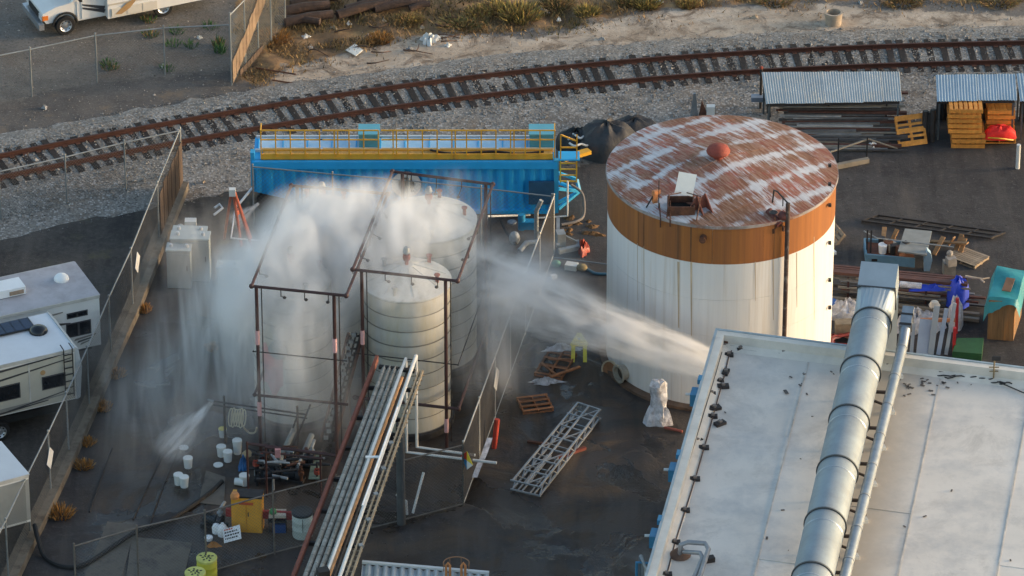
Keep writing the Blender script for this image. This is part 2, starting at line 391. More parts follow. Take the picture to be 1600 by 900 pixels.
# ballast mound
g = G(); prof = [(-4.3, .006), (-3.3, .06), (-2.5, .2), (-1.75, .29), (-.75, .305), (0, .30), (.75, .305), (1.75, .29), (2.3, .18), (2.9, .006)]
for p, t, nn in path:
    for o_, z in prof:
        g.v.append(p + nn * (o_ + (random.uniform(-.16, .16) if abs(o_) > 1.8 else 0)) + Vector((0, 0, z + random.uniform(-.02, .02) * (z > .03))))
k = len(prof)
for i in range(len(path) - 1):
    for j in range(k - 1): g.f.append((i * k + j, (i + 1) * k + j, (i + 1) * k + j + 1, i * k + j + 1))
bal = M("ballast", (.232, .215, .192), .95, 0, .3, .9, .35, 12, col2=(.19, .15, .115), t2=.56, s2=.5)
nt = bal.node_tree; n = nt.nodes; L = nt.links                       # stone speckle on top of the generic material
bs = n["Principled BSDF"]; geo = n.new("ShaderNodeNewGeometry"); src = bs.inputs['Base Color'].links[0].from_socket
vor = n.new("ShaderNodeTexVoronoi"); vor.inputs['Scale'].default_value = 14; L.new(geo.outputs['Position'], vor.inputs[0])
sx = n.new("ShaderNodeSeparateColor"); L.new(vor.outputs['Color'], sx.inputs[0])
c1 = mixc(mrange(sx.outputs[0], .62, 1., 0, .8), src, (.46, .44, .42)); c1 = mixc(mrange(sx.outputs[1], .7, 1., 0, .8), c1, (.10, .095, .09))
c1 = mixc(mrange(vor.outputs['Distance'], .5, .8, 0, .5), c1, (.08, .075, .07)); L.new(c1, bs.inputs['Base Color'])
props(link("ballast_bed", mesh_of("ballast_bed", g, bal, None, True)), "grey crushed stone ballast bank under the railway line", None, None, "structure")
trk = thing("railway_track", "single rusty railway line curving across the top behind the yard", "railway track", P(800, 130))
creo = M("creosoted_timber", (.014, .011, .0105), .9, 0, .4, 3, .4, rand=.5, col2=(.04, .032, .028), t2=.64)
railm = M("rail_rust", (.068, .026, .018), .7, .2, .3, 3)
sl = mesh_of("sleeper", G().box((0, 0, 0), (.24, 2.6, .16)), creo)
org = Vector(trk.location)
for p, t, nn in path:
    u_, v_ = projn(p.x, p.y, .2)
    if -150 < u_ < 1750:
        o = link("sleeper", sl, trk, p - org + Vector((0, 0, .245 + random.uniform(-.015, .012))) + t * random.uniform(-.05, .05) + nn * random.uniform(-.1, .1),
                 (0, random.uniform(-.01, .01), math.atan2(t.y, t.x) + random.gauss(0, .022)))
        if random.random() < .06: o.location.z -= .04
for s_ in (-1, 1):
    g = G(); sec = [(-.07, 0), (.07, 0), (.07, .018), (.012, .03), (.012, .115), (.036, .125), (.036, .16), (-.036, .16), (-.036, .125), (-.012, .115), (-.012, .03), (-.07, .018)]; k = len(sec)
    for p, t, nn in path[::2]:
        for o_, z in sec: g.v.append(p + nn * (s_ * .7525 + o_) + Vector((0, 0, .325 + z)))
    m_ = len(path[::2])
    for i in range(m_ - 1):
        for j in range(k): g.f.append((i * k + j, i * k + (j + 1) % k, (i + 1) * k + (j + 1) % k, (i + 1) * k + j))
    part("rail", g, railm, trk)
# tie plates at each rail seat: small, joined
g = G()
for p, t, nn in path:
    u_, v_ = projn(p.x, p.y, .2)
    if -60 < u_ < 1660:
        for s_ in (-1, 1): g.box(p + nn * s_ * .7525 + Vector((0, 0, .329)), (.18, .36, .016), math.atan2(t.y, t.x))
part("tie_plate", g, rust, trk, kind="stuff")

# loose stones over the rail corridor (nobody could count them)
def scatter_stones(name, label, N, pick, smin, smax, mat):
    vs, fs = [], []; oc = np.array([(1, 0, 0), (-1, 0, 0), (0, 1, 0), (0, -1, 0), (0, 0, .8), (0, 0, -.5)])
    tri = [(0, 2, 4), (2, 1, 4), (1, 3, 4), (3, 0, 4), (2, 0, 5), (1, 2, 5), (3, 1, 5), (0, 3, 5)]
    c = 0
    while c < N:
        q = pick()
        if q is None: continue
        s_ = random.uniform(smin, smax) * (1 + (random.random() < .05) * .9)
        m_ = np.array([[random.gauss(0, .25) for _ in range(3)] for _ in range(6)])
        o = len(vs); vs += ((oc + m_ * .8) * s_ * np.array([random.uniform(.7, 1.3), random.uniform(.7, 1.3), .8]) + np.array(q)).tolist()
        fs += [(a + o, b + o, d + o) for a, b, d in tri]; c += 1
    me = bpy.data.meshes.new(name); me.from_pydata(vs, [], fs); me.materials.append(mat)
    return props(link(name, me), label, None, None, "stuff")
stone_m = M("stone", (.205, .193, .177), .9, 0, .2, 3, island=.6)
def pick_bal():
    p, t, nn = random.choice(path); o_ = random.gauss(-.3, 1.9); 
    if not -4.6 < o_ < 3.2: return None
    u_, v_ = projn(p.x, p.y, .2)
    if not -80 < u_ < 1680: return None
    z = np.interp(o_, [a for a, b in prof], [b for a, b in prof])
    return p + nn * o_ + t * random.uniform(-.25, .25) + Vector((0, 0, z + .01))
scatter_stones("ballast_stones", "loose grey and white stones on the railway ballast", 24000, pick_bal, .018, .038, stone_m)
def pick_grav():
    a, b = random.uniform(-60, 1660), random.uniform(-40, 340)
    if poly_sd(np.array([a]), np.array([b]), POLY['gravel'])[0] < 0: return None
    if poly_sd(np.array([a]), np.array([b]), POLY['brush'])[0] > 0 and random.random() < .75: return None
    return P(a, b, .01)
scatter_stones("gravel_stones", "loose stones over the gravel lot and rail verge", 5000, pick_grav, .012, .03, M("stone_tan", (.27, .24, .21), .9, 0, .2, 3, island=.8))

def pick_yard():
    a, b = random.uniform(250, 1660), random.uniform(250, 930)
    if random.random() < .5: a, b = random.choice(((880, 400), (600, 830), (300, 640), (1400, 280), (820, 620), (1500, 340))); a += random.gauss(0, 60); b += random.gauss(0, 30)
    return P(a, b, .004)
scatter_stones("yard_grit", "scattered grit and small scraps over the yard asphalt", 1800, pick_yard, .008, .022, M("grit", (.10, .09, .08), .9, 0, .3, 3, island=.95))
# ================================================================ FENCES
link_m = M("chain_link_wire", (.16, .17, .17), .6, .4, .2, 2)
post_m = M("fence_post_grey", (.24, .26, .27), .6, .4, .2, 2)
def mesh_wires(g, A, B, h0, h1, sp=.12, r=.0042):
    """two families of diagonal wires, real thin prisms"""
    A, B = Vector(A), Vector(B); d = B - A; Ln = Vector((d.x, d.y, 0)).length; e = d / Ln; hh = h1 - h0
    nrm = Vector((-e.y, e.x, 0))
    def pt(s_, z): return A + e * s_ + Vector((0, 0, h0 + z))
    s_ = -hh
    while s_ < Ln:
        for sg in (0, 1):
            a0, a1 = max(0, s_), min(Ln, s_ + hh)
            if a1 - a0 < .02: continue
            if sg == 0: p, q_ = pt(a0, a0 - s_), pt(a1, a1 - s_)
            else: p, q_ = pt(a0, hh - (a0 - s_)), pt(a1, hh - (a1 - s_))
            dd = (q_ - p).normalized(); x_ = nrm; y_ = dd.cross(nrm)
            vs = [w + x_ * r * math.cos(a) + y_ * r * math.sin(a) for w in (p, q_) for a in (0, 2.1, 4.2)]
            g.add(vs, [(0, 1, 4, 3), (1, 2, 5, 4), (2, 0, 3, 5)])
        s_ += sp
def fence(label, bases, h, post_r=.03, top=True, bottom=False, mid=False, wires=True, pm=None, sp=.12, wr=.0034, h0=.04, wm=None):
    """bases: ground points of the posts"""
    bases = [Vector(b) for b in bases]; t = thing("chain_link_fence", label, "fence", bases[0]); pm = pm or post_m
    pg = None
    for i, b in enumerate(bases):
        part("post", G().tube([b, b + Vector((0, 0, h + .08))], post_r, 8).sph(b + Vector((0, 0, h + .09)), post_r * 1.3, 8, 4), pm, t)
    up = Vector((0, 0, 1))
    for k in range(len(bases) - 1):
        a, b = bases[k], bases[k + 1]
        if top: part("top_rail", G().tube([a + up * h, b + up * h], .026, 6), pm, t)
        if mid: part("middle_rail", G().tube([a + up * h * .55, b + up * h * .55], .02, 6), pm, t)
        if bottom: part("bottom_rail", G().tube([a + up * (h0 + .03), b + up * (h0 + .03)], .024, 6), pm, t)
        if wires:
            g = G(); mesh_wires(g, a, b, h0, h, sp, wr); part("wire_mesh", g, wm or link_m, t, kind="stuff")
    return t
fence("grey chain link fence around the gravel lot beside the motorhome",
      [P(-55, 172), P(50, 151), P(152, 129), P(258, 117), P(361, 112)], 1.95, mid=False)
fence("chain link fence between the railway and the dark left lot",
      [P(-100, 372), P(2, 346), P(105, 323), P(197, 300), P(284, 281)], 2.0)
F1 = [P(284, 296), P(249, 382), P(208, 487), P(174, 562), P(140, 643), P(108, 715), P(80, 776), P(48, 842), P(14, 915), P(-20, 985)]
kw = G()
for a, b in zip(F1[:-1], F1[1:]):
    nn = (b - a).cross(Vector((0, 0, 1))).normalized()
    kw.slab([a - nn * .26 + Vector((0, 0, .32)), b - nn * .26 + Vector((0, 0, .32)), b + nn * .26 + Vector((0, 0, .32)), a + nn * .26 + Vector((0, 0, .32))], .34)
solo("kerb_wall", kw, M("kerb_concrete", (.20, .165, .125), .9, 0, .35, 1.2, .2, col2=(.08, .062, .045), t2=.53), "low tan concrete kerb wall under the diagonal left fence", "wall", F1[4])
f1 = fence("long diagonal chain link fence standing on the tan kerb wall at left", [p + Vector((0, 0, .32)) for p in F1], 2.1, wr=.0034, h0=.02, wm=M("dark_wire", (.07, .066, .06), .7, .2, .2, 2))
def on_f1(k, t, z): return lerp(F1[k], F1[k + 1], t) + Vector((0, 0, z))
pl = M("rusty_panel", (.06, .04, .03), .85, 0, .4, 2, .2, stretch=(3, 3, .4), col2=(.07, .045, .03), t2=.5)
for i in range(6):
    a = on_f1(0, i / 6 + .01, .36); b = on_f1(0, (i + 1) / 6 - .01, .36); off = Vector((.05, 0.02, 0))
    q = [a + off, b + off, b + off + Vector((0, 0, 1.6 + .15 * random.random())), a + off + Vector((0, 0, 1.6 + .15 * random.random()))]
    part("slat_panel", G().plate(q, .02), pl, f1)
for (k, t) in ((1, .85), (6, .05)):
    c = on_f1(k, t, 1.55); e = (F1[k + 1] - F1[k]).normalized(); uz = Vector((0, 0, 1)); o_ = Vector((.06, 0, 0))
    part("placard", G().plate([c + o_ - uz * .42, c + o_ + e * .42, c + o_ + uz * .42, c + o_ - e * .42], .01), white_paint, f1)
# fences round the tank yard
F3a, F3b = P(865, 399), P(724, 790)
f3b = [lerp(F3a, F3b, i / 6) for i in range(7)]
f3 = fence("grey chain link fence with white diamond placard along the right of the white tanks", f3b, 2.35, bottom=True, wr=.006, sp=.10, wm=M("tan_wire", (.055, .05, .046), .7, .2, .2, 2), pm=M("pale_post", (.42, .42, .40), .6, .3, .2, 2))
e = (f3b[6] - f3b[0]).normalized(); uz = Vector((0, 0, 1)); c = PY(766, 605, lerp(f3b[0], f3b[6], .67).y); tt = (c.y - f3b[0].y) / (f3b[6].y - f3b[0].y); c = lerp(f3b[0], f3b[6], tt) + uz * 1.55 + Vector((.06, -.02, 0))
part("placard", G().plate([c - uz * .46, c + e * .5, c + uz * .46, c - e * .5], .01), white_paint, f3)
F4 = [P(724, 790), P(622, 817), P(526, 841), P(429, 866), P(323, 897), P(217, 921), P(120, 950)]
f4 = fence("front chain link fence of the tank yard below the pipe bridge", F4, 2.3, bottom=True, mid=False, wr=.0022, pm=M("brown_grey_post", (.16, .145, .13), .7, .3, .3, 3))
# NFPA style diamond of four coloured fields
c = F4[0] + Vector((.12, -.06, 1.75)); ex = Vector((.55, -.8, 0)).normalized(); r_ = .36
dm = link("hazard_diamond", None, f4, c - Vector(f4.location))
for k, (cc, q0) in enumerate((((.55, .05, .03), 1), ((.75, .6, .05), 0), ((.75, .75, .75), 3), ((.03, .2, .42), 2))):
    dirs = [ex, uz, -ex, -uz]; d0, d1 = dirs[q0], dirs[(q0 + 1) % 4]
    a, b = d0 * r_, d1 * r_
    ctr = (a + b) / 2; q = [Vector((0, 0, 0)), a, (a + b) * .999, b]
    m_ = Matrix.Rotation(0, 3, 'Z'); q = [Vector((0, 0, 0)), a * .98, (a + b) * .0 + a * .98 * 0 + (a + b) * .49 * 1.0, b * .98]
    q = [Vector((0, 0, 0)), a * .96, b * .96]
    g = G().plate([p + c for p in q], .012)
    part("field", g, M("hazard_%d" % k, cc, .5, 0, .05), dm)
fence("thin chain link fence in front of the blue tank container", [P(397, 352), P(521, 364), P(640, 374), P(752, 386), P(862, 399)], 2.35, wires=True, wr=.003, sp=.16)
# brown sheet fence at the gravel lot corner
F0 = [P(362, 133), P(384, 110), P(404, 87), P(424, 66), P(446, 42)]
f0 = fence("tall rusty brown fence of sheet boards at the gravel lot corner", F0, 2.9, wires=True, wr=.005)
tanb = M("tan_board", (.19, .135, .09), .85, 0, .25, 1.5, .2, col2=(.12, .08, .055), t2=.55, rand=.2)
brb = M("brown_board", (.065, .042, .03), .85, 0, .35, 1.5, .2, rand=.3)
for i in range(16):
    k, t = divmod(i, 4); a = lerp(F0[k], F0[k + 1], t / 4 + .01) + Vector((.06, -.03, .05)); b = lerp(F0[k], F0[k + 1], (t + 1) / 4 - .01) + Vector((.06, -.03, .05))
    lo = .04 + i * .19; hi = min(2.85, lo + 1.0 + .1 * random.random())
    if lo > 2.7: break
    part("board", G().plate([a + uz * lo, b + uz * (lo + .16), b + uz * hi, a + uz * (hi - .18)], .025), tanb, f0)
    if .3 < lo < 1.6: part("board", G().plate([a + uz * .02, b + uz * .02, b + uz * .3, a + uz * .28], .025), brb, f0)
# ================================================================ BIG TANK
TC = P(1122, 550); TR = 175 / PPM(1122, 550); TH = HT(1122, 550, 266)
def shell_mat(name, col, stain, amt, t2, sc=(5, 5, .12), var=.06):
    return M(name, col, .55, 0, var, 1.4, .04, 3, col2=stain, t2=t2, w2=amt, s2=1.0, stretch=sc)
white_shell = shell_mat("tank_white", (.70, .695, .685), (.52, .45, .36), .16, .70)
orange = shell_mat("tank_orange", (.345, .128, .03), (.215, .08, .028), .16, .52)
tk = thing("storage_tank", "huge round white tank with an orange band and rust streaked roof", "storage tank", TC)
bandz = HT(1122, 550, 266 + 59)                        # lower edge of the orange band
def ring(z0, z1, r, n=96): return G().lathe(TC, [(r, z0), (r, z1)], n)
# shell courses: plates with recessed joints
NP = 14; rnd = random.Random(3)
for ci in range(4):
    z0 = lerp(.12, bandz, ci / 4); z1 = lerp(.12, bandz, (ci + 1) / 4) - .006
    for k in range(NP):
        a0 = 2 * math.pi * (k + .5 * (ci % 2)) / NP + .0007; a1 = 2 * math.pi * (k + 1 + .5 * (ci % 2)) / NP - .0007
        vs = []; m = 10
        for i in range(m + 1):
            a = lerp(a0, a1, i / m)
            for rr in (TR, TR - .01):
                for z in (z0, z1): vs.append(TC + Vector((rr * math.cos(a), rr * math.sin(a), z)))
        fs = []
        for i in range(m): b_ = 4 * i; fs += [(b_, b_ + 4, b_ + 5, b_ + 1), (b_ + 2, b_ + 3, b_ + 7, b_ + 6), (b_ + 1, b_ + 5, b_ + 7, b_ + 3), (b_, b_ + 2, b_ + 6, b_ + 4)]
        part("shell_plate", G().add(vs, fs), white_shell, tk, smooth=True)
part("inner_shell", ring(.05, TH - .05, TR - .02), white_shell, tk, smooth=True)
for k in range(NP):
    a0 = 2 * math.pi * (k + .25) / NP + .0007; a1 = 2 * math.pi * (k + 1.25) / NP - .0007; vs = []; m = 10
    for i in range(m + 1):
        a = lerp(a0, a1, i / m)
        for rr in (TR + .004, TR - .008):
            for z in (bandz, TH - .01): vs.append(TC + Vector((rr * math.cos(a), rr * math.sin(a), z)))
    fs = []
    for i in range(m): b_ = 4 * i; fs += [(b_, b_ + 4, b_ + 5, b_ + 1), (b_ + 2, b_ + 3, b_ + 7, b_ + 6), (b_ + 1, b_ + 5, b_ + 7, b_ + 3), (b_, b_ + 2, b_ + 6, b_ + 4)]
    part("band_plate", G().add(vs, fs), orange, tk, smooth=True)
part("base_ring", G().lathe(TC, [(TR + .22, 0), (TR + .22, .10), (TR - .05, .16)], 96), M("tank_foot", (.13, .085, .06), .9, 0, .35, 2, .2), tk)
RISE = .50
def roofz(x, y): return TH + RISE * (1 - min(1, math.hypot(x, y) / (TR + .05)))
# rust / white roof: rust shows in strokes across each plate, pale paint left at the laps
rm = bpy.data.materials.new("tank_roof"); rm.use_nodes = True; nt = rm.node_tree; n = nt.nodes; L = nt.links; bs = n["Principled BSDF"]
RA = R(36)
tc = n.new("ShaderNodeTexCoord"); mp = n.new("ShaderNodeMapping"); mp.vector_type = 'POINT'; mp.inputs['Rotation'].default_value = (0, 0, -RA); L.new(tc.outputs['Object'], mp.inputs[0])
def nz_(scale, st, det=8, rough=.65):
    m_ = n.new("ShaderNodeMapping"); m_.inputs['Scale'].default_value = st; L.new(mp.outputs[0], m_.inputs[0])
    q = n.new("ShaderNodeTexNoise"); q.inputs['Scale'].default_value = scale; q.inputs['Detail'].default_value = det; q.inputs['Roughness'].default_value = rough
    L.new(m_.outputs[0], q.inputs[0]); return q.outputs[0]
sepx = n.new("ShaderNodeSeparateXYZ"); L.new(mp.outputs[0], sepx.inputs[0])
STRIP = TR * 2 / 6
wob = math_('MULTIPLY', math_('SUBTRACT', nz_(.55, (1, 1, 1)), .5), .9)
fr = math_('FRACT', math_('ADD', math_('DIVIDE', math_('ADD', sepx.outputs[1], wob), STRIP), .5), 0)
edge_ = mrange(math_('ABSOLUTE', math_('SUBTRACT', fr, .5), 0), .29, .46)      # 1 near the laps
frx = math_('FRACT', math_('DIVIDE', math_('ADD', sepx.outputs[0], math_('MULTIPLY', wob, 1.5)), 3.1), 0)
edx = mrange(math_('ABSOLUTE', math_('SUBTRACT', frx, .5), 0), .36, .5)
strk = mrange(nz_(1.3, (5.2, .55, 1)), .36, .62)
strk2 = mrange(nz_(4.5, (5.5, .35, 1)), .36, .64)
patch = mrange(nz_(.42, (1, 1, 1), 7, .6), .36, .62)
f = math_('ADD', math_('MULTIPLY', edge_, .60), math_('MULTIPLY', edx, .25))
f = math_('ADD', f, math_('MULTIPLY', math_('SUBTRACT', strk, .5), .75)); f = math_('ADD', f, math_('MULTIPLY', math_('SUBTRACT', strk2, .5), .55))
f = math_('ADD', f, math_('MULTIPLY', math_('SUBTRACT', patch, .45), 1.0))
rcol = mixc(mrange(nz_(.6, (1, 1, 1)), .42, .6), (.165, .072, .034), (.21, .062, .04))
rcol = mixc(mrange(nz_(.45, (1, 1, 1), 7, .7), .53, .63), rcol, (.30, .085, .06)); rcol = mixc(mrange(nz_(2.5, (6, .7, 1)), .45, .62), rcol, (.30, .18, .13))
wcol = mixc(mrange(nz_(2, (4, .6, 1)), .4, .62), (.42, .43, .46), (.54, .55, .58))
L.new(mixc(mrange(f, .25, .76), rcol, wcol), bs.inputs['Base Color']); bs.inputs['Roughness'].default_value = .8
# roof plates: laps cut from one cone
NR_, NA = 10, 72
def cone_bm(dz):
    bm = bmesh.new(); rows = []
    for i in range(NR_ + 1):
        rr = (TR + .05) * i / NR_
        rows.append([bm.verts.new((rr * math.cos(2 * math.pi * j / NA), rr * math.sin(2 * math.pi * j / NA), roofz(rr, 0) + dz)) for j in range(NA)] if i else [bm.verts.new((0, 0, roofz(0, 0) + dz))])
    for j in range(NA): bm.faces.new((rows[0][0], rows[1][j], rows[1][(j + 1) % NA]))
    for i in range(1, NR_):
        for j in range(NA): bm.faces.new((rows[i][j], rows[i + 1][j], rows[i + 1][(j + 1) % NA], rows[i][(j + 1) % NA]))
    return bm
part("roof_deck", G().lathe(TC, [(TR + .05, TH - .05), (TR + .05, TH), (.01, TH + RISE)], 72), M("roof_under", (.2, .11, .08), .9), tk, smooth=True)
ca, sa = math.cos(RA), math.sin(RA); ux, uy = Vector((ca, sa, 0)), Vector((-sa, ca, 0))
for si in range(6):
    v0, v1 = -TR - .06 + si * STRIP, -TR - .06 + (si + 1) * STRIP + (.04 if si < 5 else .2); offx = (-.9, .6, -.2, .9, -.6, .3)[si]
    for xi in range(-2, 2):
        u0, u1 = xi * 3.1 + offx, (xi + 1) * 3.1 + offx - .012
        if xi == -2: u0 -= 3
        if xi == 1: u1 += 3
        bm = cone_bm(.012 + .012 * (si % 2) + .006 * (xi % 2))
        for cpt, no in ((ux * u0, -ux), (ux * u1, ux), (uy * v0, -uy), (uy * v1, uy)):
            geom = bm.verts[:] + bm.edges[:] + bm.faces[:]
            bmesh.ops.bisect_plane(bm, geom=geom, plane_co=cpt, plane_no=no, clear_outer=True)
        if len(bm.faces) < 1: bm.free(); continue
        r_ = bmesh.ops.extrude_face_region(bm, geom=bm.faces[:]); 
        for v_ in [x for x in r_['geom'] if isinstance(x, bmesh.types.BMVert)]: v_.co.z -= .011
        bmesh.ops.recalc_face_normals(bm, faces=bm.faces)
        m_ = bpy.data.meshes.new("roof_plate"); bm.to_mesh(m_); bm.free(); m_.materials.append(rm); link("roof_plate", m_, tk)
part("rim_angle", G().lathe(TC, [(TR + .03, TH - .09), (TR + .07, TH - .09), (TR + .07, TH + .012), (TR + .03, TH + .012)], 96), M("rim_grey", (.3, .27, .26), .8, 0, .3, 3, col2=(.18, .08, .05)), tk)
def tank_pt(px, py):                                    # point of the roof cone under a pixel
    z = TH + .2
    for _ in range(12):
        p = P(px, py, z); z = roofz(p.x - TC.x, p.y - TC.y)
    return P(px, py, z)
def shell_pt(px, py, r=None):
    r = r or TR
    x = P(px, py, 4).x - TC.x
    for _ in range(4):
        Y = TC.y - math.sqrt(max(0, r * r - x * x)); p = PY(px, py, Y); x = p.x - TC.x
    return p
redm = M("red_oxide", (.24, .045, .028), .75, 0, .3, 4, .2)
a = tank_pt(1122, 247); part("vent_cap", G().lathe(a, [(.16, 0), (.16, .2), (.37, .2), (.40, .27), (.34, .40), (.2, .48), (.01, .5)], 24), redm, tk, smooth=True)
h = tank_pt(1064, 327); hx, hy = .42, .36
fr_ = link("roof_hatch", None, tk, h - TC)
g = G()
for s_ in (-1, 1): g.box(h + Vector((s_ * hx, 0, .12)), (.05, 2 * hy + .05, .34)).box(h + Vector((0, s_ * hy, .12)), (2 * hx - .06, .05, .34))
part("hatch_collar", g, rust, fr_)
part("hatch_opening", G().box(h + Vector((0, 0, .06)), (2 * hx - .06, 2 * hy - .06, .02)), M("dark_hole", (.004, .004, .004), 1), fr_)
lb = h + Vector((0, hy + .04, .30)); tilt = Vector((.16, .48, .82)).normalized(); lx = Vector((.97, -.15, 0))
part("hatch_lid", G().plate([PY(x_, y_, lb.y + dy_) for x_, y_, dy_ in ((1054, 302, .0), (1082, 307, -.05), (1089, 273, .28), (1061, 268, .33))], .05), M("lid_white", (.9, .86, .8), .5, 0, .05, 3), fr_)
for x0, x1 in ((1010 + 32, 1048), (1088, 1101)):
    a = tank_pt(x0, 341 if x0 < 1060 else 346); b = tank_pt(x1, 314)
    part("strut", G().tube([a, lerp(a, b, .5) + Vector((0, 0, .55)), h + Vector((.0 if x0 < 1060 else .2, hy, .42))], .022, 6), rust, tk)
for (x, y, w) in ((1086, 326, .30), (1098, 322, .36)):
    a = tank_pt(x, y + 6); part("angle_flap", G().plate([a + Vector((-w, -.1, 0)), a + Vector((w * .3, .1, 0)), a + Vector((w * .2, .12, .55))], .03).plate([a + Vector((w * .3, .1, 0)), a + Vector((w * .9, -.25, 0)), a + Vector((w * .2, .12, .55))], .03), M("rust_red_flap", (.19, .065, .045), .85, 0, .3, 5), tk)
a = tank_pt(1023, 322); b = tank_pt(1030, 330)
part("level_gauge", G().box(a + Vector((0, 0, .35)), (.16, .14, .42), .4).box(a + Vector((.06, -.05, .55)), (.22, .1, .14), .5), M("gauge_orange", (.5, .2, .08), .6), tk)
part("gauge_rod", G().tube([b + Vector((-.02, 0, .1)), b + Vector((-.02, 0, 1.15))], .016, 6), dark_steel, tk)
part("gauge_brace", G().tube([a + Vector((-.28, -.1, 0)), a + Vector((0, 0, .5))], .025, 6), dark_steel, tk)
p0 = shell_pt(1032, 346, TR + .08); part("drip_pipe", G().tube([b + Vector((0, 0, .3)), p0 + Vector((0, 0, .1)), p0 - Vector((0, 0, .22))], .022, 6), rust, tk)
p0 = shell_pt(1047, 350, TR + .08); part("drip_pipe", G().tube([tank_pt(1047, 330) + Vector((0, 0, .4)), p0 + Vector((0, 0, .15)), p0 - Vector((0, 0, .1))], .02, 6), rust, tk)
# foam pipe and chamber on the front right of the shell
c = shell_pt(1231, 330, TR + .14); top = Vector((c.x, c.y, TH + .62))
part("riser_pipe", G().tube([Vector((c.x, c.y, .2)), top], .075, 10), M("riser_rust", (.06, .035, .03), .7, 0, .35, 3, col2=(.16, .15, .14), t2=.6, s2=3), tk, smooth=True)
n_ = Vector((TC.x - c.x, TC.y - c.y, 0)).normalized()
part("riser_hook", G().tube([top, top + n_ * .45 + Vector((-.1, 0, .22)), top + n_ * .62 + Vector((-.12, 0, .2)), top + n_ * .66 + Vector((-.14, 0, -.28))], .028, 8).tube([top + n_ * .3 + Vector((0, 0, .12)), top + n_ * .3 + Vector((0, 0, -.25))], .02, 6), dark_steel, tk)
fc = link("foam_chamber", None, tk, c - TC + Vector((-.25, -.02, TH - c.z - .05)))
q = c + Vector((-.25, -.02, TH - c.z - .05))
part("valve_body", G().tube([q + Vector((0, -.05, -.1)), q + n_ * .5 + Vector((-.1, 0, .18))], .12, 10).sph(q + Vector((.1, .1, .16)), .17, 12, 8).sph(q + Vector((-.12, .02, -.02)), .13, 10, 6), M("valve_rust_red", (.12, .035, .03), .7, 0, .4, 6), fc, smooth=True)
part("valve_wheel", G().lathe(q + Vector((-.22, .12, .28)), [(.13, -.015), (.15, 0), (.13, .015), (.11, 0)], 16), dark_steel, fc)
for dx, dz in ((-.45, -.12), (-.2, -.3), (.12, -.22)):
    part("branch_pipe", G().tube([q, q + Vector((dx, -.05, dz))], .035, 8).tube([q + Vector((dx, -.05, dz + .06)), q + Vector((dx, -.05, dz - .1))], .055, 8), rust, fc)
for py_ in (258, 287, 320, 379, 437, 480):
    q = shell_pt(1294, py_, TR + .03); part("shell_clip", G().box(q + Vector((.05, -.02, 0)), (.1, .12, .09)), dark_steel, tk)
q = shell_pt(1099, 371, TR + .01); d_ = Vector((q.x - TC.x, q.y - TC.y, 0)).normalized(); ax_ = d_.to_track_quat('Z', 'Y').to_matrix()
part("nozzle", G().lathe(q, [(.12, -.02), (.12, .04), (.07, .05), (.07, .18), (.11, .18), (.11, .22), (.05, .225)], 16, ax_), rust, tk)
for (px, py, r_, mt) in ((976, 581, .27, M("manhole_dark", (.07, .06, .05), .8)),):
    q = shell_pt(px, py); d_ = Vector((q.x - TC.x, q.y - TC.y, 0)).normalized(); ax_ = d_.to_track_quat('Z', 'Y').to_matrix(); mh = link("manhole", None, tk, q - TC)
    part("manhole_neck", G().lathe(q, [(r_, -.05), (r_, .22), (r_ + .06, .22), (r_ + .06, .27), (r_ - .02, .27), (r_ - .03, -.02)], 24, ax_), M("manhole_rim", (.36, .33, .27), .7, 0, .3, 4), mh)
    part("manhole_plug", G().lathe(q, [(r_ - .03, .1), (r_ - .03, .12), (.01, .13)], 20, ax_), mt, mh)
q = shell_pt(953, 578, TR + .15); ax_ = Vector((-.62, -.74, .28)).normalized().to_track_quat('Z', 'Y').to_matrix(); mc = link("manhole_cover", None, tk, q - TC)
part("cover_rim", G().lathe(q, [(.28, -.03), (.33, -.03), (.33, .05), (.28, .05), (.28, .01)], 28, ax_), M("cover_beige", (.45, .37, .26), .7, 0, .2, 4), mc)
part("cover_plate", G().lathe(q, [(.28, -.02), (.28, .015), (.01, .016)], 28, ax_), M("cover_rust", (.24, .12, .06), .85, 0, .3, 5), mc)
part("hinge_arm", G().bar(q + Vector((.1, .05, .1)), shell_pt(976, 576), .05), rust, mc)
# drain stains under the hatch: rust runs with a shape of their own, as narrow raised drips
dripm = M("drip_rust", (.50, .40, .28), .75, 0, .3, 2, stretch=(1, 1, .3))
drip2 = M("drip_brown", (.17, .075, .03), .75, 0, .3, 2, stretch=(1, 1, .3))
for px, w, y0_, y1_ in ((1060, .085, 409, 512), (1080, .07, 409, 525), (1006, .022, 385, 500), (996, .02, 380, 470), (1180, .03, 409, 470), (1208, .035, 405, 500), (1245, .03, 395, 480), (1272, .025, 370, 500)):
    A = shell_pt(px, y0_, TR + .007); B = shell_pt(px + .4, y1_, TR + .007); t_ = Vector((-(A.y - TC.y), A.x - TC.x, 0)).normalized() * w / 2
    part("rust_run", G().plate([A - t_, A + t_, B + t_ * .45, B - t_ * .45], .003), dripm, tk)
for px, w in ((1060, .075), (1080, .06), (1006, .03), (1211, .03), (998, .02)):
    A = shell_pt(px, 262 + 86 * math.sqrt(1 - ((px - 1122) / 176) ** 2) + 3, TR + .012); B = Vector((A.x, A.y, bandz + .01)); t_ = Vector((-(A.y - TC.y), A.x - TC.x, 0)).normalized() * w / 2
    part("rust_run", G().plate([A - t_, A + t_, B + t_ * .8, B - t_ * .8], .003), drip2, tk)

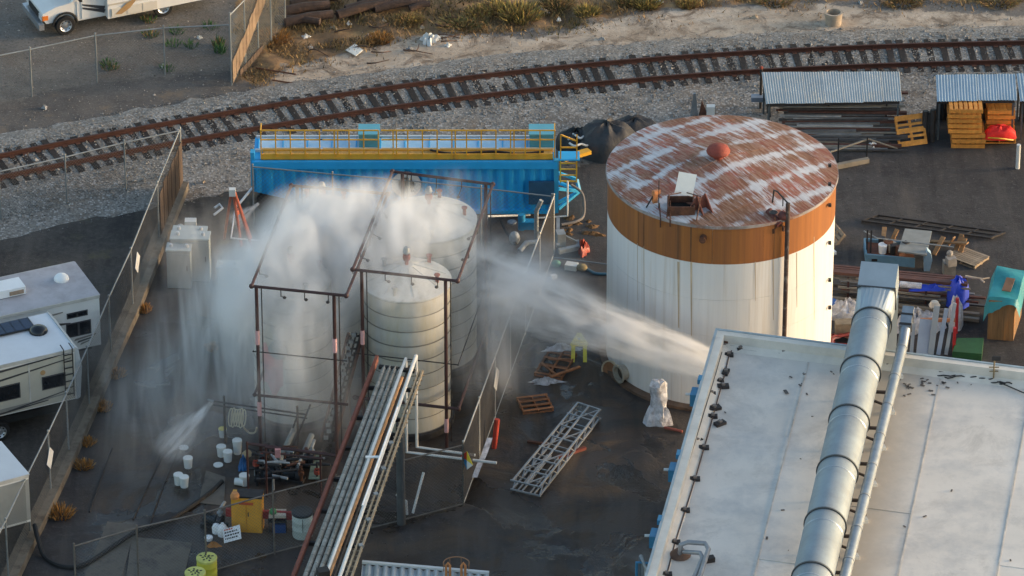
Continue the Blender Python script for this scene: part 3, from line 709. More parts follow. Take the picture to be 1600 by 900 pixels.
# ================================================================ WHITE PROCESS TANKS
def small_tank(px, py, rpx, pytop, label, cream, seed):
    c = P(px, py); r = rpx / PPM(px, py); hh = HT(px, py, pytop); t = thing("process_tank", label, "storage tank", c, group="white tanks in the spray")
    part("base_skirt", G().lathe(c, [(r + .1, 0), (r + .1, .22), (r - .02, .26)], 48), dark_steel, t)
    nb = 9
    for k in range(nb):
        z0 = lerp(.24, hh, k / nb); z1 = lerp(.24, hh, (k + 1) / nb)
        part("shell_band", G().lathe(c, [(r - .02, z0), (r, z0 + .015), (r, z1 - .03), (r - .02, z1 - .002)], 48), cream, t, smooth=True)
    for k in range(nb + 1):
        z = lerp(.26, hh - .04, k / nb); part("hoop", G().lathe(c, [(r + .002, z - .016), (r + .02, z), (r + .002, z + .016)], 48), M("hoop_dark", (.17, .16, .135), .6), t)
    part("roof_cone", G().lathe(c, [(r + .03, hh - .02), (r + .03, hh + .03), (r * .9, hh + .10), (.22, hh + .58), (.2, hh + .60), (.01, hh + .61)], 48), M("cone_white", (.52, .52, .50), .5, 0, .14, 2, col2=(.40, .38, .33)), t, smooth=True)
    for k in range(8):
        a = k * math.pi / 4 + seed; u_ = Vector((math.cos(a), math.sin(a), 0))
        part("roof_seam", G().bar(c + u_ * .24 + Vector((0, 0, hh + .585)), c + u_ * r * .9 + Vector((0, 0, hh + .105)), .02, .015), M("seam_grey", (.4, .41, .41), .6), t)
    vl = link("top_valve", None, t, (0, 0, hh + .58)); q = c + Vector((0, 0, hh + .58))
    part("valve_stem", G().tube([q, q + Vector((0, 0, .5))], .06, 8).lathe(q + Vector((0, 0, .2)), [(.11, 0), (.13, .1), (.11, .2)], 12), redm, vl, smooth=True)
    part("valve_hood", G().lathe(q + Vector((0, 0, .5)), [(.10, -.06), (.13, 0), (.08, .16), (.01, .2)], 12), galv_dull, vl, smooth=True)
    for k, (a, rr) in enumerate(((2.4, .6), (-.6, .75), (4.2, .85), (.7, .8))):
        p = c + Vector((math.cos(a + seed) * r * rr, math.sin(a + seed) * r * rr, hh + .62 * (1 - rr)))
        part("roof_nozzle", G().tube([p, p + Vector((0, 0, .3))], .06, 8).lathe(p + Vector((0, 0, .28)), [(.1, 0), (.1, .04), (.01, .05)], 10), (galv_dull, redm)[k % 2], t)
    return t, c, r, hh
creamA = M("tank_cream", (.43, .38, .27), .6, 0, .14, 1.2, .05, col2=(.42, .42, .40), t2=.5, w2=.15, s2=.8, stretch=(2, 2, .35), rand=.05)
creamB = M("tank_offwhite", (.50, .485, .44), .6, 0, .16, 1.2, .05, col2=(.40, .36, .28), t2=.58, w2=.12, s2=.9, stretch=(2, 2, .35))
t1, c1, r1, h1 = small_tank(638, 653, 68, 438, "cream ringed tank nearest the pipe bridge, front right of the four white tanks", creamA, .2)
t2, c2, r2, h2 = small_tank(672, 555, 73, 343, "off white tank behind the cream ringed one, right under the container emblem", creamB, .6)
t3, c3, r3, h3 = small_tank(460, 642, 61, 437, "pale tank with a pink stain, front left of the four white tanks in the spray", creamB, 1.0)
t4, c4, r4, h4 = small_tank(508, 540, 61, 336, "pale tank mostly hidden in thick spray, rear left of the four white tanks", creamB, 1.4)
# pink stain plate and round manhole on tank three
q = Vector((c3.x - .42, c3.y - math.sqrt(r3 ** 2 - .42 ** 2) - .01, 2.55)); d_ = Vector((-.3, -.95, 0)).normalized(); ax_ = d_.to_track_quat('Z', 'Y').to_matrix()
part("manhole", G().lathe(q + Vector((0, 0, .55)), [(.33, -.1), (.33, .08), (.28, .10), (.01, .11)], 24, ax_), galv_dull, t3, smooth=True)
vs = []; fs = []
for i in range(9):
    for j in range(9):
        a = -2.1 + .62 * (i / 8 - .5); z = 1.5 + 1.5 * j / 8 + .25 * math.sin(i)
        vs.append(c3 + Vector(((r3 + .012) * math.cos(a), (r3 + .012) * math.sin(a), z)))
for i in range(8):
    for j in range(8): fs.append((i * 9 + j, (i + 1) * 9 + j, (i + 1) * 9 + j + 1, i * 9 + j + 1))
part("pink_stain", G().add(vs, fs), M("pink_paint", (.55, .25, .25), .6, 0, .3, 2), t3)

# ================================================================ DELUGE PIPE FRAMES
def deluge(label, corners, base_y, posts, r=.05, rails=(), drops=()):
    """corners: pixel corners of the top ring with height z"""
    z = corners[1]; pts = [P(x, y, z) for x, y in corners[0]]
    t = thing("deluge_frame", label, "sprinkler frame", (pts[0].x, pts[0].y, 0)); n_ = len(pts)
    for i in range(n_):
        a, b = pts[i], pts[(i + 1) % n_]
        part("ring_pipe", G().tube([a, b], r, 8), rust_pipe, t, smooth=True)
        part("elbow", G().sph(a, r * 1.75, 10, 6), rust_pipe, t, smooth=True)
        for k in range(1, 4):
            q = lerp(a, b, k / 4 + .06); e_ = (b - a).normalized(); inn = (sum(pts, Vector()) / n_ - q); inn.z = 0; inn.normalize()
            part("spray_head", G().tube([q, q - Vector((0, 0, .28)), q - Vector((0, 0, .45)) + inn * .3], .016, 6).lathe(q - Vector((0, 0, .48)) + inn * .3, [(.04, -.04), (.07, 0), (.02, .05)], 8), dark_steel, t)
    for (i, j, tt, sleeves) in posts:
        q = lerp(pts[i], pts[j], tt); part("post", G().tube([Vector((q.x, q.y, 0)), q], r * 1.15, 8), rust_pipe, t, smooth=True)
        part("side_pipe", G().tube([Vector((q.x + .16, q.y + .05, .3)), Vector((q.x + .16, q.y + .05, z - .1)), q], .02, 6), dark_steel, t)
        for sz in sleeves: part("sleeve", G().tube([Vector((q.x, q.y, sz - .26)), Vector((q.x, q.y, sz + .26))], r * 1.45, 10), M("pink_band", (.62, .36, .36), .6, 0, .1), t)
    for zz, rr, segs in rails:
        q = [Vector((p.x, p.y, zz)) for p in pts]
        for (i, j) in segs: part("ring_pipe", G().tube([q[i], q[j]], rr, 8).sph(q[i], rr * 1.6, 8, 5), rust_pipe if rr > .03 else dark_steel, t, smooth=True)
    return t
zt = 6.45
deluge("dark red deluge pipe frame around the two right hand tanks", ([(551, 421), (715, 439), (770, 288), (613, 268)], zt), 0,
       [(0, 1, .085, (3.95,)), (1, 0, .115, (.95,)), (2, 3, .07, ()), (3, 2, .1, ())], rails=((1.62, .055, ((0, 1), (1, 2))), (3.3, .02, ((0, 1), (1, 2)))))
deluge("dark red deluge pipe frame around the two left hand tanks in thick spray", ([(393, 447), (541, 462), (606, 303), (455, 290)], 6.2), 0,
       [(0, 1, .05, (4.3, 1.6)), (1, 0, .13, (4.3,)), (3, 2, .06, ()), (3, 0, .42, ())], rails=((2.1, .045, ((0, 1), (0, 3))), (3.75, .02, ((0, 1),))))

# ================================================================ CABLE LADDER between the tanks + PIPE BRIDGE
ct = thing("cable_tray", "dark upright ladder tray of pale cables between the left and right tanks", "cable tray", P(530, 690))
A = P(512, 690, .3); B = P(556, 700, 4.5)
B = PY(556, 520, A.y + 1.2); ex = Vector((1, 0, 0))
for s_ in (-.24, .24): part("side_rail", G().bar(A + ex * s_, B + ex * s_, .05, .1), rust, ct)
for k in range(17):
    q = lerp(A, B, (k + .5) / 17); part("rung", G().box(q, (.42, .06, .05)), dark_steel, ct)
    part("cable_clamp", G().box(q + Vector((-.08 + .05 * math.sin(k * 2.1), -.05, .06)), (.15, .06, .12)), galv_dull, ct)
for s_ in (-.12, .02, .16): part("cable", G().tube([A + ex * s_, B + ex * s_], .035, 6), black_cable, ct)
for s_ in (-.24, .24): part("foot", G().bar(Vector((B.x + s_, B.y, 0)), B + ex * s_, .06), rust, ct)

ZB = 4.0
pb = thing("pipe_bridge", "long elevated bridge of grey pipes and white handrails rising from the bottom edge", "pipe bridge", P(570, 760))
def run(name, xa_, ya_, xb_, yb_, r, mat, z=ZB, n=8, box=None):
    a, b = P(xa_, ya_, z), P(xb_, yb_, z); d = (b - a) * .14
    if box: part(name, G().bar(a - d, b, box[0], box[1]), mat, pb)
    else: part(name, G().tube([a - d, b], r, n), mat, pb, smooth=True)
    return a - d, b
run("side_channel", 459, 900, 589, 560, .1, M("channel_red", (.15, .05, .034), .8, 0, .3, 3, .2), ZB - .08, box=(.10, .24))
wrap = M("pipe_wrap", (.235, .23, .205), .6, .1, .25, 2, .1, col2=(.32, .31, .28), t2=.55, s2=4)
for k in range(4):
    a, b = run("lagged_pipe", 477 + k * 10.5, 900, 601 + k * 8.7, 574, .08, wrap)
    for j in range(1, 30):
        q = lerp(a, b, j / 30); e_ = (b - a).normalized()
        part("strap", G().tube([q - e_ * .012, q + e_ * .012], .085, 8, caps=False), M('strap_grey', (.11, .108, .10), .6, .2), pb)
g0 = P(598, 573, ZB + .02); part("cross_beam", G().bar(g0 - Vector((.12, 0, 0)), P(648, 580, ZB + .02), .14, .1), black, pb)
for j in range(1, 7):
    t_ = j / 7; a = lerp(P(462, 900, ZB - .22), P(589, 560, ZB - .22), t_); part("cross_beam", G().bar(a, a + Vector((1.55, -.15, 0)), .1, .12), dark_steel, pb)
run("white_pipe", 509, 900, 634, 560, .05, white_paint, ZB + .25)
run("orange_conduit", 514, 900, 628, 590, .06, M("conduit_orange", (.42, .23, .11), .7, 0, .25, 3), ZB + .02)
a, b = run("white_pipe", 531, 900, 650, 556, .062, white_paint, ZB + .3)
part("white_pipe", G().tube([b, Vector((b.x, b.y, .85)), Vector((b.x, b.y, .8)) + Vector((1.9, -.35, -.05))], .05, 8), white_paint, pb, smooth=True)
b2 = P(634, 562, ZB + .25); part("white_pipe", G().tube([b2, Vector((b2.x, b2.y, .75)), Vector((b.x + 2.6, b.y - .75, .7))], .05, 8), white_paint, pb, smooth=True)
run("dark_conduit", 522, 900, 640, 572, .045, black_cable, ZB - .05)
tray = M("tray_tan", (.36, .29, .2), .7, .1, .25, 2)
for dx in (0, 9): run("cable_tray_rail", 541 + dx, 900, 655 + dx * .6, 580, .03, tray, ZB - .05, box=(.05, .12))
a0, a1 = P(545, 900, ZB - .1), P(658, 580, ZB - .1)
for j in range(46): q = lerp(a0 - (a1 - a0) * .1, a1, j / 46); part("tray_rung", G().box(q, (.3, .05, .03)), tray, pb)
pwhite = P(571, 716, ZB + .3); part("handrail_stub", G().tube([P(571, 714, ZB + .3), P(596, 714, ZB + .3)], .045, 8), white_clean, pb)
part("white_bracket", G().tube([P(621, 636, ZB + .36), P(566, 790, ZB + .36)], .03, 8), white_clean, pb)
for (x, yb, yt) in ((627, 818, 640), (520, 990, 800)):
    q = P(x, yb); part("column", G().tube([q, Vector((q.x, q.y, ZB - .25))], .14, 12), M("column_grey", (.10, .105, .11), .6, .2, .25, 2), pb, smooth=True)
a = P(641, 806, .1); part("loose_pipe", G().tube([a + Vector((-.1, 0, .05)), a + Vector((-.12, 0, .55)), a + Vector((-.45, .1, .75))], .04, 8), white_paint, pb)
part("drain_pipe", G().tube([P(645, 802, .1), PY(662, 738, P(645, 802).y + .5)], .045, 8), white_paint, pb)
part("end_box", G().box(P(505, 895, ZB + .35), (.35, .3, .25), .3), black, pb)
for k in range(5): q = P(584 - k * 12, 690 + k * 40, ZB - .02); part("junction_box", G().box(q + Vector((.55, -.1, 0)), (.13, .16, .1), .3), galv_dull, pb)

# ================================================================ WAREHOUSE
ZR, PH = 5.5, .46                                       # roof level, parapet height
C0 = P(1120, 515, ZR + PH); CRt = P(1600, 575, ZR + PH); CLb = P(1010, 900, ZR + PH)
er = (CRt - C0).normalized(); el = (CLb - C0).normalized()
W_, L_ = 22.0, 26.0
wh = thing("warehouse", "low warehouse with a broad white flat roof and pale parapet at lower right", "building", (C0.x, C0.y, 0))
def RP(a, b, z): q = C0 + er * a + el * b; return Vector((q.x, q.y, z))
wallm = M("warehouse_wall", (.5, .5, .5), .8, 0, .15, 1)
g = G()
for (p, q) in ((RP(0, 0, 0), RP(W_, 0, 0)), (RP(0, 0, 0), RP(0, L_, 0))):
    pass
g.slab([RP(.05, .05, ZR - .06), RP(W_, .05, ZR - .06), RP(W_, L_, ZR - .06), RP(.05, L_, ZR - .06)], ZR - .06)
part("wall_block", g, wallm, wh)
par = M("parapet_cream", (.66, .61, .54), .7, 0, .14, 1.2, .08, col2=(.46, .43, .39), t2=.66, s2=.9)
PW = .28
part("parapet", G().slab([RP(0, 0, ZR + PH), RP(W_, 0, ZR + PH), RP(W_, PW, ZR + PH), RP(PW, PW, ZR + PH)], PH + .5), par, wh)
part("parapet", G().slab([RP(0, .0, ZR + PH - .003), RP(PW - .003, PW, ZR + PH - .003), RP(PW - .003, L_, ZR + PH - .003), RP(0, L_, ZR + PH - .003)], PH + .5), par, wh)
cop = M("coping_blue_grey", (.36, .42, .45), .5, .4, .2, 2)
part("coping", G().slab([RP(-.04, -.05, ZR + PH + .025), RP(W_, -.05, ZR + PH + .025), RP(W_, .03, ZR + PH + .025), RP(-.04, .03, ZR + PH + .025)], .07), cop, wh)
part("coping", G().slab([RP(-.05, .03, ZR + PH + .022), RP(.03, .03, ZR + PH + .022), RP(.03, L_, ZR + PH + .022), RP(-.05, L_, ZR + PH + .022)], .07), cop, wh)
part("cant_strip", G().add([RP(PW, PW, ZR + .16), RP(PW + .30, PW + .26, ZR + .012), RP(PW + .30, L_, ZR + .012), RP(PW, L_, ZR + .16)], [(0, 1, 2, 3)]), par, wh)
part("cant_strip", G().add([RP(PW, PW, ZR + .16), RP(W_, PW, ZR + .16), RP(W_, PW + .26, ZR + .012), RP(PW + .30, PW + .26, ZR + .012)], [(0, 1, 2, 3)]), par, wh)
memb = M("roof_membrane", (.675, .62, .555), .75, 0, .10, .35, .05, 5, col2=(.44, .43, .42), t2=.6, w2=.14, s2=.55, rand=.04)
memb_d = M("roof_membrane_dusty", (.46, .40, .335), .85, 0, .16, .6, .05, 5, col2=(.36, .30, .24), t2=.55, w2=.12, s2=.8)
lanes = [(PW, 3.05, 0), (3.05, 5.35, 0), (5.35, 7.3, 0), (7.3, 10.2, 0), (10.2, 13.4, 0), (13.4, 16.6, 0), (16.6, W_, 0)]
def lane_at(py): return None
for k, (a0, a1, _) in enumerate(lanes):
    cuts = [PW, 5.2 + (k % 3) * 1.7, 10.8 + (k % 2) * 1.4, 16.5 + (k % 3), L_]
    for j in range(4):
        z = ZR + .012 + .009 * ((k + j) % 3); e0 = a1 + (.05 if (k % 2) else 0)
        part("membrane_sheet", G().slab([RP(a0, cuts[j], z), RP(e0, cuts[j], z), RP(e0, cuts[j + 1] + .06, z - .002), RP(a0, cuts[j + 1] + .06, z - .002)], .02), memb, wh)
# dusty strip right of the big duct
def rl(px, py, z=ZR): q = P(px, py, z) - Vector((C0.x, C0.y, 0)); q.z = 0; M2 = Matrix(((er.x, el.x), (er.y, el.y))).inverted(); v_ = M2 @ Vector((q.x, q.y)); return v_.x, v_.y
nt = memb.node_tree; n = nt.nodes; L = nt.links; bs = n["Principled BSDF"]; geo = n.new("ShaderNodeNewGeometry")
src = bs.inputs['Base Color'].links[0].from_socket
la, lb2 = P(1392, 560, ZR), P(1325, 900, ZR); ld = (lb2 - la).normalized(); ln_ = Vector((-ld.y, ld.x, 0)); ln_ = ln_ if ln_.x > 0 else -ln_
dt = n.new("ShaderNodeVectorMath"); dt.operation = 'DOT_PRODUCT'; L.new(geo.outputs['Position'], dt.inputs[0]); dt.inputs[1].default_value = ln_
dist = math_('ADD', math_('SUBTRACT', dt.outputs['Value'], la.dot(ln_)), math_('MULTIPLY', math_('SUBTRACT', noise(.55, 9, .7), .5), 1.3))
dm_ = math_('MULTIPLY', mrange(dist, -1.0, -.2), mrange(dist, .3, 1.7, 1, 0))
src = mixc(math_('MULTIPLY', dm_, .85), src, (.40, .345, .285))
src = mixc(mrange(noise(.45, 10, .78, dist=.4), .52, .66, 0, .7), src, (.47, .43, .385)); src = mixc(mrange(noise(1.7, 10, .8, dist=.6), .60, .70, 0, .55), src, (.36, .33, .30)); src = mixc(mrange(noise(5, 8, .75), .6, .72, 0, .35), src, (.36, .34, .32))
L.new(src, bs.inputs['Base Color'])
for k, (a0, a1, _) in enumerate(lanes[:-1]):
    part("seam_strip", G().slab([RP(a1 - .01, PW + .3, ZR + .040), RP(a1 + .03, PW + .3, ZR + .040), RP(a1 + .03, L_, ZR + .040), RP(a1 - .01, L_, ZR + .040)], .008), M("seam_dirt", (.50, .465, .42), .9, 0, .3, 2), wh)
# roof drains stains, little patches
rr_ = random.Random(5)
spm = M("roof_speck", (.10, .09, .085), .9)
for k in range(70):
    px, py = (rr_.gauss(1435, 35), rr_.gauss(598, 9)) if k < 34 else ((rr_.gauss(1275, 22), rr_.gauss(585, 14)) if k < 46 else (rr_.uniform(1120, 1590), rr_.uniform(600, 890)))
    a, b = rl(px, py)
    if a < .7 or b < .7: continue
    q = RP(a, b, ZR + .05); s_ = rr_.uniform(.02, .07) * (1.6 if k in (36, 40) else 1)
    part("debris_flake", G().box(q, (s_ * 2.2, s_, .012), rr_.uniform(0, 3)), spm, wh) if k < 60 else None
# cable with blocks along the parapet
def rooftube(pts, r, z, name, mat): return part(name, G().tube([P(x, y, z) for x, y in pts], r, 6), mat, wh)
rooftube([(1143, 548), (1139, 556), (1131, 590), (1118, 636), (1107, 676), (1088, 742), (1070, 800), (1054, 850), (1040, 905), (1020, 975)], .022, ZR + .07, "roof_cable", M("cable_brown", (.07, .045, .04), .7))
rooftube([(1128, 550), (1115, 595), (1083, 700), (1042, 835), (1021, 905)], .014, ZR + .3, "roof_cable", black_cable)
rooftube([(1141, 544), (1180, 549), (1224, 553), (1308, 562), (1387, 569), (1460, 576), (1530, 583), (1620, 592)], .024, ZR + .07, "roof_cable", M("cable_brown", (.07, .045, .04), .7))
rooftube([(1141, 540), (1224, 549), (1308, 557), (1390, 565)], .02, ZR + .12, "roof_cable", black_cable)
blk = M("block_dark", (.035, .03, .03), .8, 0, .4, 5)
blocks = [(1139, 554, 0, 1.1), (1134, 581, 1.3, 1.3), (1125, 595, .2, .9), (1130, 603, .1, 1.4), (1112, 615, 0, 1), (1116, 637, .4, 1.6), (1114, 650, 0, 1.1), (1125, 661, .6, 1.4), (1089, 689, .8, 1.4), (1100, 699, 0, 1.2), (1086, 748, 0, 1.2), (1070, 797, 0, 1.2), (1055, 847, 0, 1.2), (1042, 897, 0, 1.2), (1157, 545, .3, .9), (1224, 551, 0, 1.2), (1308, 559, 0, 1.4), (1387, 571, 0, 1.3), (1476, 576, 0, 1.1), (1563, 590, 0, 1.2)]
for x, y, rz, s_ in blocks:
    q = P(x, y, ZR + .07); bkt = link("cable_block", None, wh, q - Vector(wh.location))
    part("foot_block", G().box(q - Vector((0, 0, .01)), (.26 * s_, .15 * s_, .1), rz), blk, bkt); part("clamp", G().box(q + Vector((0, 0, .07)), (.10, .09 * s_, .06), rz + .2), M("clamp_grey", (.2, .17, .15), .7), bkt)
q = P(1132, 537, ZR + .1); part("junction_box", G().box(q, (.3, .26, .16), .5), M("clamp_grey", (.2, .17, .15), .7), wh); part("junction_box", G().tube([q + Vector((-.1, 0, .1)), q + Vector((.12, -.05, .1))], .07, 8), rust, wh)
# wire tangle
for k in range(9):
    c = P(1470 + k * 13, 577 + k * 2.2, ZR + .08); r0 = rr_.uniform(.12, .5)
    part("wire_loop", G().tube([c + Vector((math.cos(a) * r0 * rr_.uniform(.8, 1.2) * 1.3, math.sin(a) * r0 * rr_.uniform(.7, 1.1), .05 * math.sin(3 * a))) for a in np.linspace(0, 5.2 + k % 2, 18)], .022, 5), black_cable, wh)
rooftube([(1465, 572), (1500, 580), (1540, 588), (1600, 614), (1640, 630)], .02, ZR + .08, "roof_cable", black_cable)
rooftube([(1480, 582), (1520, 578), (1560, 588), (1610, 588)], .03, ZR + .10, "roof_cable", black_cable)
# antenna on parapet
q = RP(*rl(1553, 578, ZR + PH), ZR + PH); part("mast", G().tube([q - Vector((0, 0, .3)), q + Vector((0, 0, .35))], .025, 6).bar(q + Vector((-.16, 0, .1)), q + Vector((.16, 0, .1)), .03).bar(q + Vector((-.14, 0, -.05)), q + Vector((.14, 0, -.05)), .03), M("brass_dull", (.2, .15, .08), .6), wh)
part("lamp_frame", G().box(q + Vector((.05, 0, .42)), (.28, .03, .16)), dark_steel, wh)
# scuppers on the outer left wall
scup = M("scupper_blue", (.04, .19, .34), .5, 0, .2, 2)
for x, y in ((1092, 608), (1054, 725), (1024, 828)):
    a, b = rl(x + 7, y, ZR + PH); sc_ = link("scupper", None, wh, RP(a, b, ZR) - Vector(wh.location)); q = RP(-.13, b, ZR + .2)
    part("leader_box", G().box(q + Vector((-.02, 0, -.06)), (.26, .5, .42), math.atan2(el.y, el.x) + math.pi / 2), scup, sc_)
    part("outlet_lip", G().box(RP(-.09, b - .62, ZR + PH - .05), (.12, .32, .16), math.atan2(el.y, el.x) + math.pi / 2), scup, sc_)
    part("downpipe", G().tube([q - Vector((0, 0, .2)), RP(-.2, b, .1)], .07, 8), scup, sc_); part("stub", G().tube([q + Vector((-.1, .05, .0)), q + Vector((-.32, .06, .0))], .045, 8), white_paint, sc_)
q = RP(-.25, rl(1008, 880, ZR)[1], ZR)
part("wall_conduit", G().tube([q - Vector((.1, 0, 2)), q + Vector((-.12, 0, .25)), q + Vector((.02, -.8, .25)), q + Vector((0, -1.2, -.5))], .07, 8), galv, wh, smooth=True); part("wall_conduit", G().tube([q + Vector((-.25, -.1, -1.6)), q + Vector((-.25, -.1, .1)), q + Vector((.4, -.2, .1))], .05, 8), scup, wh)
# U shaped vent pipes
vg = M("vent_grey", (.30, .30, .31), .5, .5, .15, 3)
part("vent_pipe", G().tube([P(1062, 868, ZR + .1), P(1064, 851, ZR + .55), P(1075, 847, ZR + .62), P(1102, 849, ZR + .62), P(1107, 858, ZR + .6), P(1090, 912, ZR + .55)], .075, 10), vg, wh, smooth=True)
part("vent_pipe", G().tube([P(1068, 862, ZR + .3), P(1094, 864, ZR + .5), P(1098, 872, ZR + .5), P(1080, 912, ZR + .5)], .07, 10), vg, wh, smooth=True)
part("roof_flashing", G().lathe(P(1062, 867, ZR + .05), [(.34, 0), (.2, .12), (.12, .2)], 16), M("flash_brown", (.14, .085, .06), .9), wh)
part("foot_block", G().box(P(1109, 874, ZR + .1), (.28, .2, .18), .3), blk, wh)

# ---------------------------------------------------------------- the big duct on the roof
dk = thing("exhaust_duct", "long fat galvanised duct with ribbed joints crossing the white roof", "duct", P(1300, 780, ZR))
DR = .61; ZD = ZR + .62 + .35
D0 = P(1362, 507, ZD); D1 = P(1270, 905, ZD); dd = (D1 - D0).normalized()
ductm = M("duct_galv", (.29, .345, .385), .55, .45, .08, 1.2, .12, 26, col2=(.22, .25, .275), t2=.56, w2=.14, s2=.7)
nt = ductm.node_tree; nd = nt.nodes
DL = (D1 - D0).length; seg = 3.02; i = 0; s0 = .0
pu = Vector((0, 0, 1)); pxx = dd.cross(pu).normalized(); puu = pxx.cross(dd)
axm = Matrix((pxx, puu, dd)).transposed()
if axm.determinant() < 0: axm = Matrix((-pxx, puu, dd)).transposed()
while s0 < DL + 5:
    prof = []; m = 60
    for k in range(m + 1):                              # spiral ribbed sheet
        z = seg * k / m; prof.append((DR + (.004 if k % 2 else -.004), z))
    g = G().lathe(D0 + dd * s0, prof, 36, axm); g.f = [f_ for f_ in g.f if len(f_) == 4]
    sg = link("duct_section", mesh_of("duct_section", g, ductm, Vector(dk.location), True), dk)
    part("flange", G().lathe(D0 + dd * s0, [(DR, -.03), (DR + .045, -.03), (DR + .045, .03), (DR, .03)], 36, axm), M("flange_dark", (.09, .095, .10), .5, .5), dk)
    part("seam_band", G().lathe(D0 + dd * (s0 + .58), [(DR + .003, -.02), (DR + .012, 0), (DR + .003, .02)], 36, axm), M("seam_bright", (.5, .54, .57), .4, .7), dk)
    for s_ in (-1, 1):
        q = D0 + dd * (s0 + .2) + pxx * s_ * .45; part("stand", G().bar(Vector((q.x, q.y, ZR)), Vector((q.x, q.y, ZD - .3)), .07), dark_steel, dk)
    s0 += seg; i += 1
# square to round transition and rectangular head
hw, hh_ = .60, .56
E0 = D0 - dd * .02; E1 = E0 - dd * 1.25 + pu * .25; E2 = E1 - dd * .9 + pu * .42
vs = []; fs = []; N = 32
def sq(a):
    c_, s_ = math.cos(a), math.sin(a); k = 1 / max(abs(c_), abs(s_)); return c_ * k * hw, s_ * k * hh_
for j in range(N):
    a = 2 * math.pi * (j + .5) / N; vs.append(E0 + pxx * DR * math.cos(a) + puu * DR * math.sin(a))
for j in range(N):
    a = 2 * math.pi * (j + .5) / N; x_, y_ = sq(a); vs.append(E1 + pxx * x_ + puu * y_)
fs = [(j, (j + 1) % N, N + (j + 1) % N, N + j) for j in range(N)]
ductp = M("duct_plain", (.38, .44, .48), .5, .45, .08, 1.5, .03)
part("transition", G().add(vs, fs), ductp, dk)
part("duct_head", G().bar(E1 - (E1 - E2).normalized() * .015, E2, 2 * hw, 2 * hh_, up=puu), ductp, dk)
part("flange", G().bar(E1 + (E1 - E2).normalized() * .0, E1 - (E1 - E2).normalized() * .05, 2 * hw + .05, 2 * hh_ + .05, up=puu), M("flange_dark", (.09, .095, .10), .5, .5), dk)
part("drop_leg", G().bar(Vector((E2.x, E2.y - .08, E2.z - .62)), Vector((E2.x, E2.y - .08, .0)), 2 * hw - .05, .9, up=(0, 1, 0)), ductp, dk)
# small pipe beside it
sp_ = thing("vent_duct", "slim galvanised pipe running beside the fat duct on the white roof", "duct", P(1370, 780, ZR))
Z2 = ZR + .85; A = P(1409, 545, Z2); B = P(1319, 905, Z2); ds = (B - A).normalized(); SL = (B - A).length; k = 0; s0 = 0
while s0 < SL + 4:
    part("pipe_section", G().tube([A + ds * s0, A + ds * (s0 + 1.78)], .17, 16), galv, sp_, smooth=True)
    part("coupling", G().tube([A + ds * (s0 - .035), A + ds * (s0 + .035)], .182, 16), galv_dull, sp_, smooth=True); s0 += 1.8
part("bend", G().tube([A, A - ds * .35 + pu * .06, A - ds * .8 + pu * .3], .17, 16), galv, sp_, smooth=True)
part("square_boot", G().bar(A - ds * .75 + pu * .28, A - ds * 1.55 + pu * .55, .36, .34), galv, sp_)
part("boot_band", G().bar(A - ds * .8 + pu * .30, A - ds * .87 + pu * .33, .4, .38), dark_steel, sp_); part("boot_band", G().bar(A - ds * 1.2 + pu * .43, A - ds * 1.26 + pu * .45, .4, .38), dark_steel, sp_)
bm_ = M("bracket_brown", (.06, .045, .04), .8, 0, .3, 4)
for (x0, x1, y) in ((1364, 1399, 612), (1350, 1386, 668), (1336, 1372, 724), (1322, 1358, 781), (1308, 1344, 837), (1294, 1330, 894)):
    a = P(x0, y, ZR + .55); b = P(x1, y + 2, ZR + .55); part("support_arm", G().bar(a, b, .09, .08), bm_, sp_)
    part("support_arm", G().bar(P(x0 - 4, y + 12, ZR + .5), P(x1 - 14, y + 22, ZR + .5), .06, .06), bm_, sp_)
    for q in (b,): part("support_leg", G().bar(Vector((q.x - .1, q.y, ZR + .02)), Vector((q.x - .1, q.y, ZR + .5)), .06), bm_, sp_)
    q = P(x1 + 6, y - 24, ZR + .07); part("patch_block", G().box(q, (.22, .2, .13), .2), white_paint, sp_)
# ---------------------------------------------------------------- corrugated canopy at the bottom edge
cn = thing("canopy_roof", "ribbed pale metal canopy roof poking in at the bottom edge", "canopy", P(660, 905, 2.8))
a, b = P(566, 882, 2.8), P(764, 899, 2.8); dn = Vector((-.12, -4, 0))
n_ = 5
for k in range(n_):
    q0, q1 = lerp(a, b, k / n_), lerp(a, b, (k + 1) / n_)
    part("roof_sheet", corr(q0, q1, q1 + dn, q0 + dn, 3, .05, shape='trap'), M("canopy_metal", (.42, .46, .48), .5, .4, .15, 2, rand=.1), cn)
part("edge_trim", G().bar(a + Vector((0, .05, .06)), b + Vector((0, .05, .06)), .1, .08), white_paint, cn)
for q in (a, b): part("post", G().bar(Vector((q.x, q.y - .3, 0)), Vector((q.x, q.y - .3, 2.7)), .1), dark_steel, cn)
lc = thing("ladder_hoop", "orange rusty ladder stiles with a hoop cage at the bottom edge", "ladder", P(710, 905, 2.8))
for x in (697, 721):
    q = P(x, 903, 2.9); part("stile", G().tube([q, q + Vector((0, 0, .45)), q + Vector((.06, 0, .55)), q + Vector((.12, 0, .45)), q + Vector((.12, 0, 0))], .04, 8), M("safety_orange", (.5, .2, .07), .7, 0, .3, 4), lc)
q = P(713, 884, 3.1); part("hoop", G().tube([q + Vector((.4 * math.cos(a), .35 * math.sin(a), .1)) for a in np.linspace(-.4, 3.6, 18)], .018, 6), M("hoop_rust", (.28, .14, .07), .7), lc)
for a in (.3, 1.2, 2.1, 3.0): part("cage_bar", G().tube([q + Vector((.4 * math.cos(a), .35 * math.sin(a), .1)), q + Vector((.4 * math.cos(a), .35 * math.sin(a), -.7))], .012, 5), M("hoop_rust", (.28, .14, .07), .7), lc)
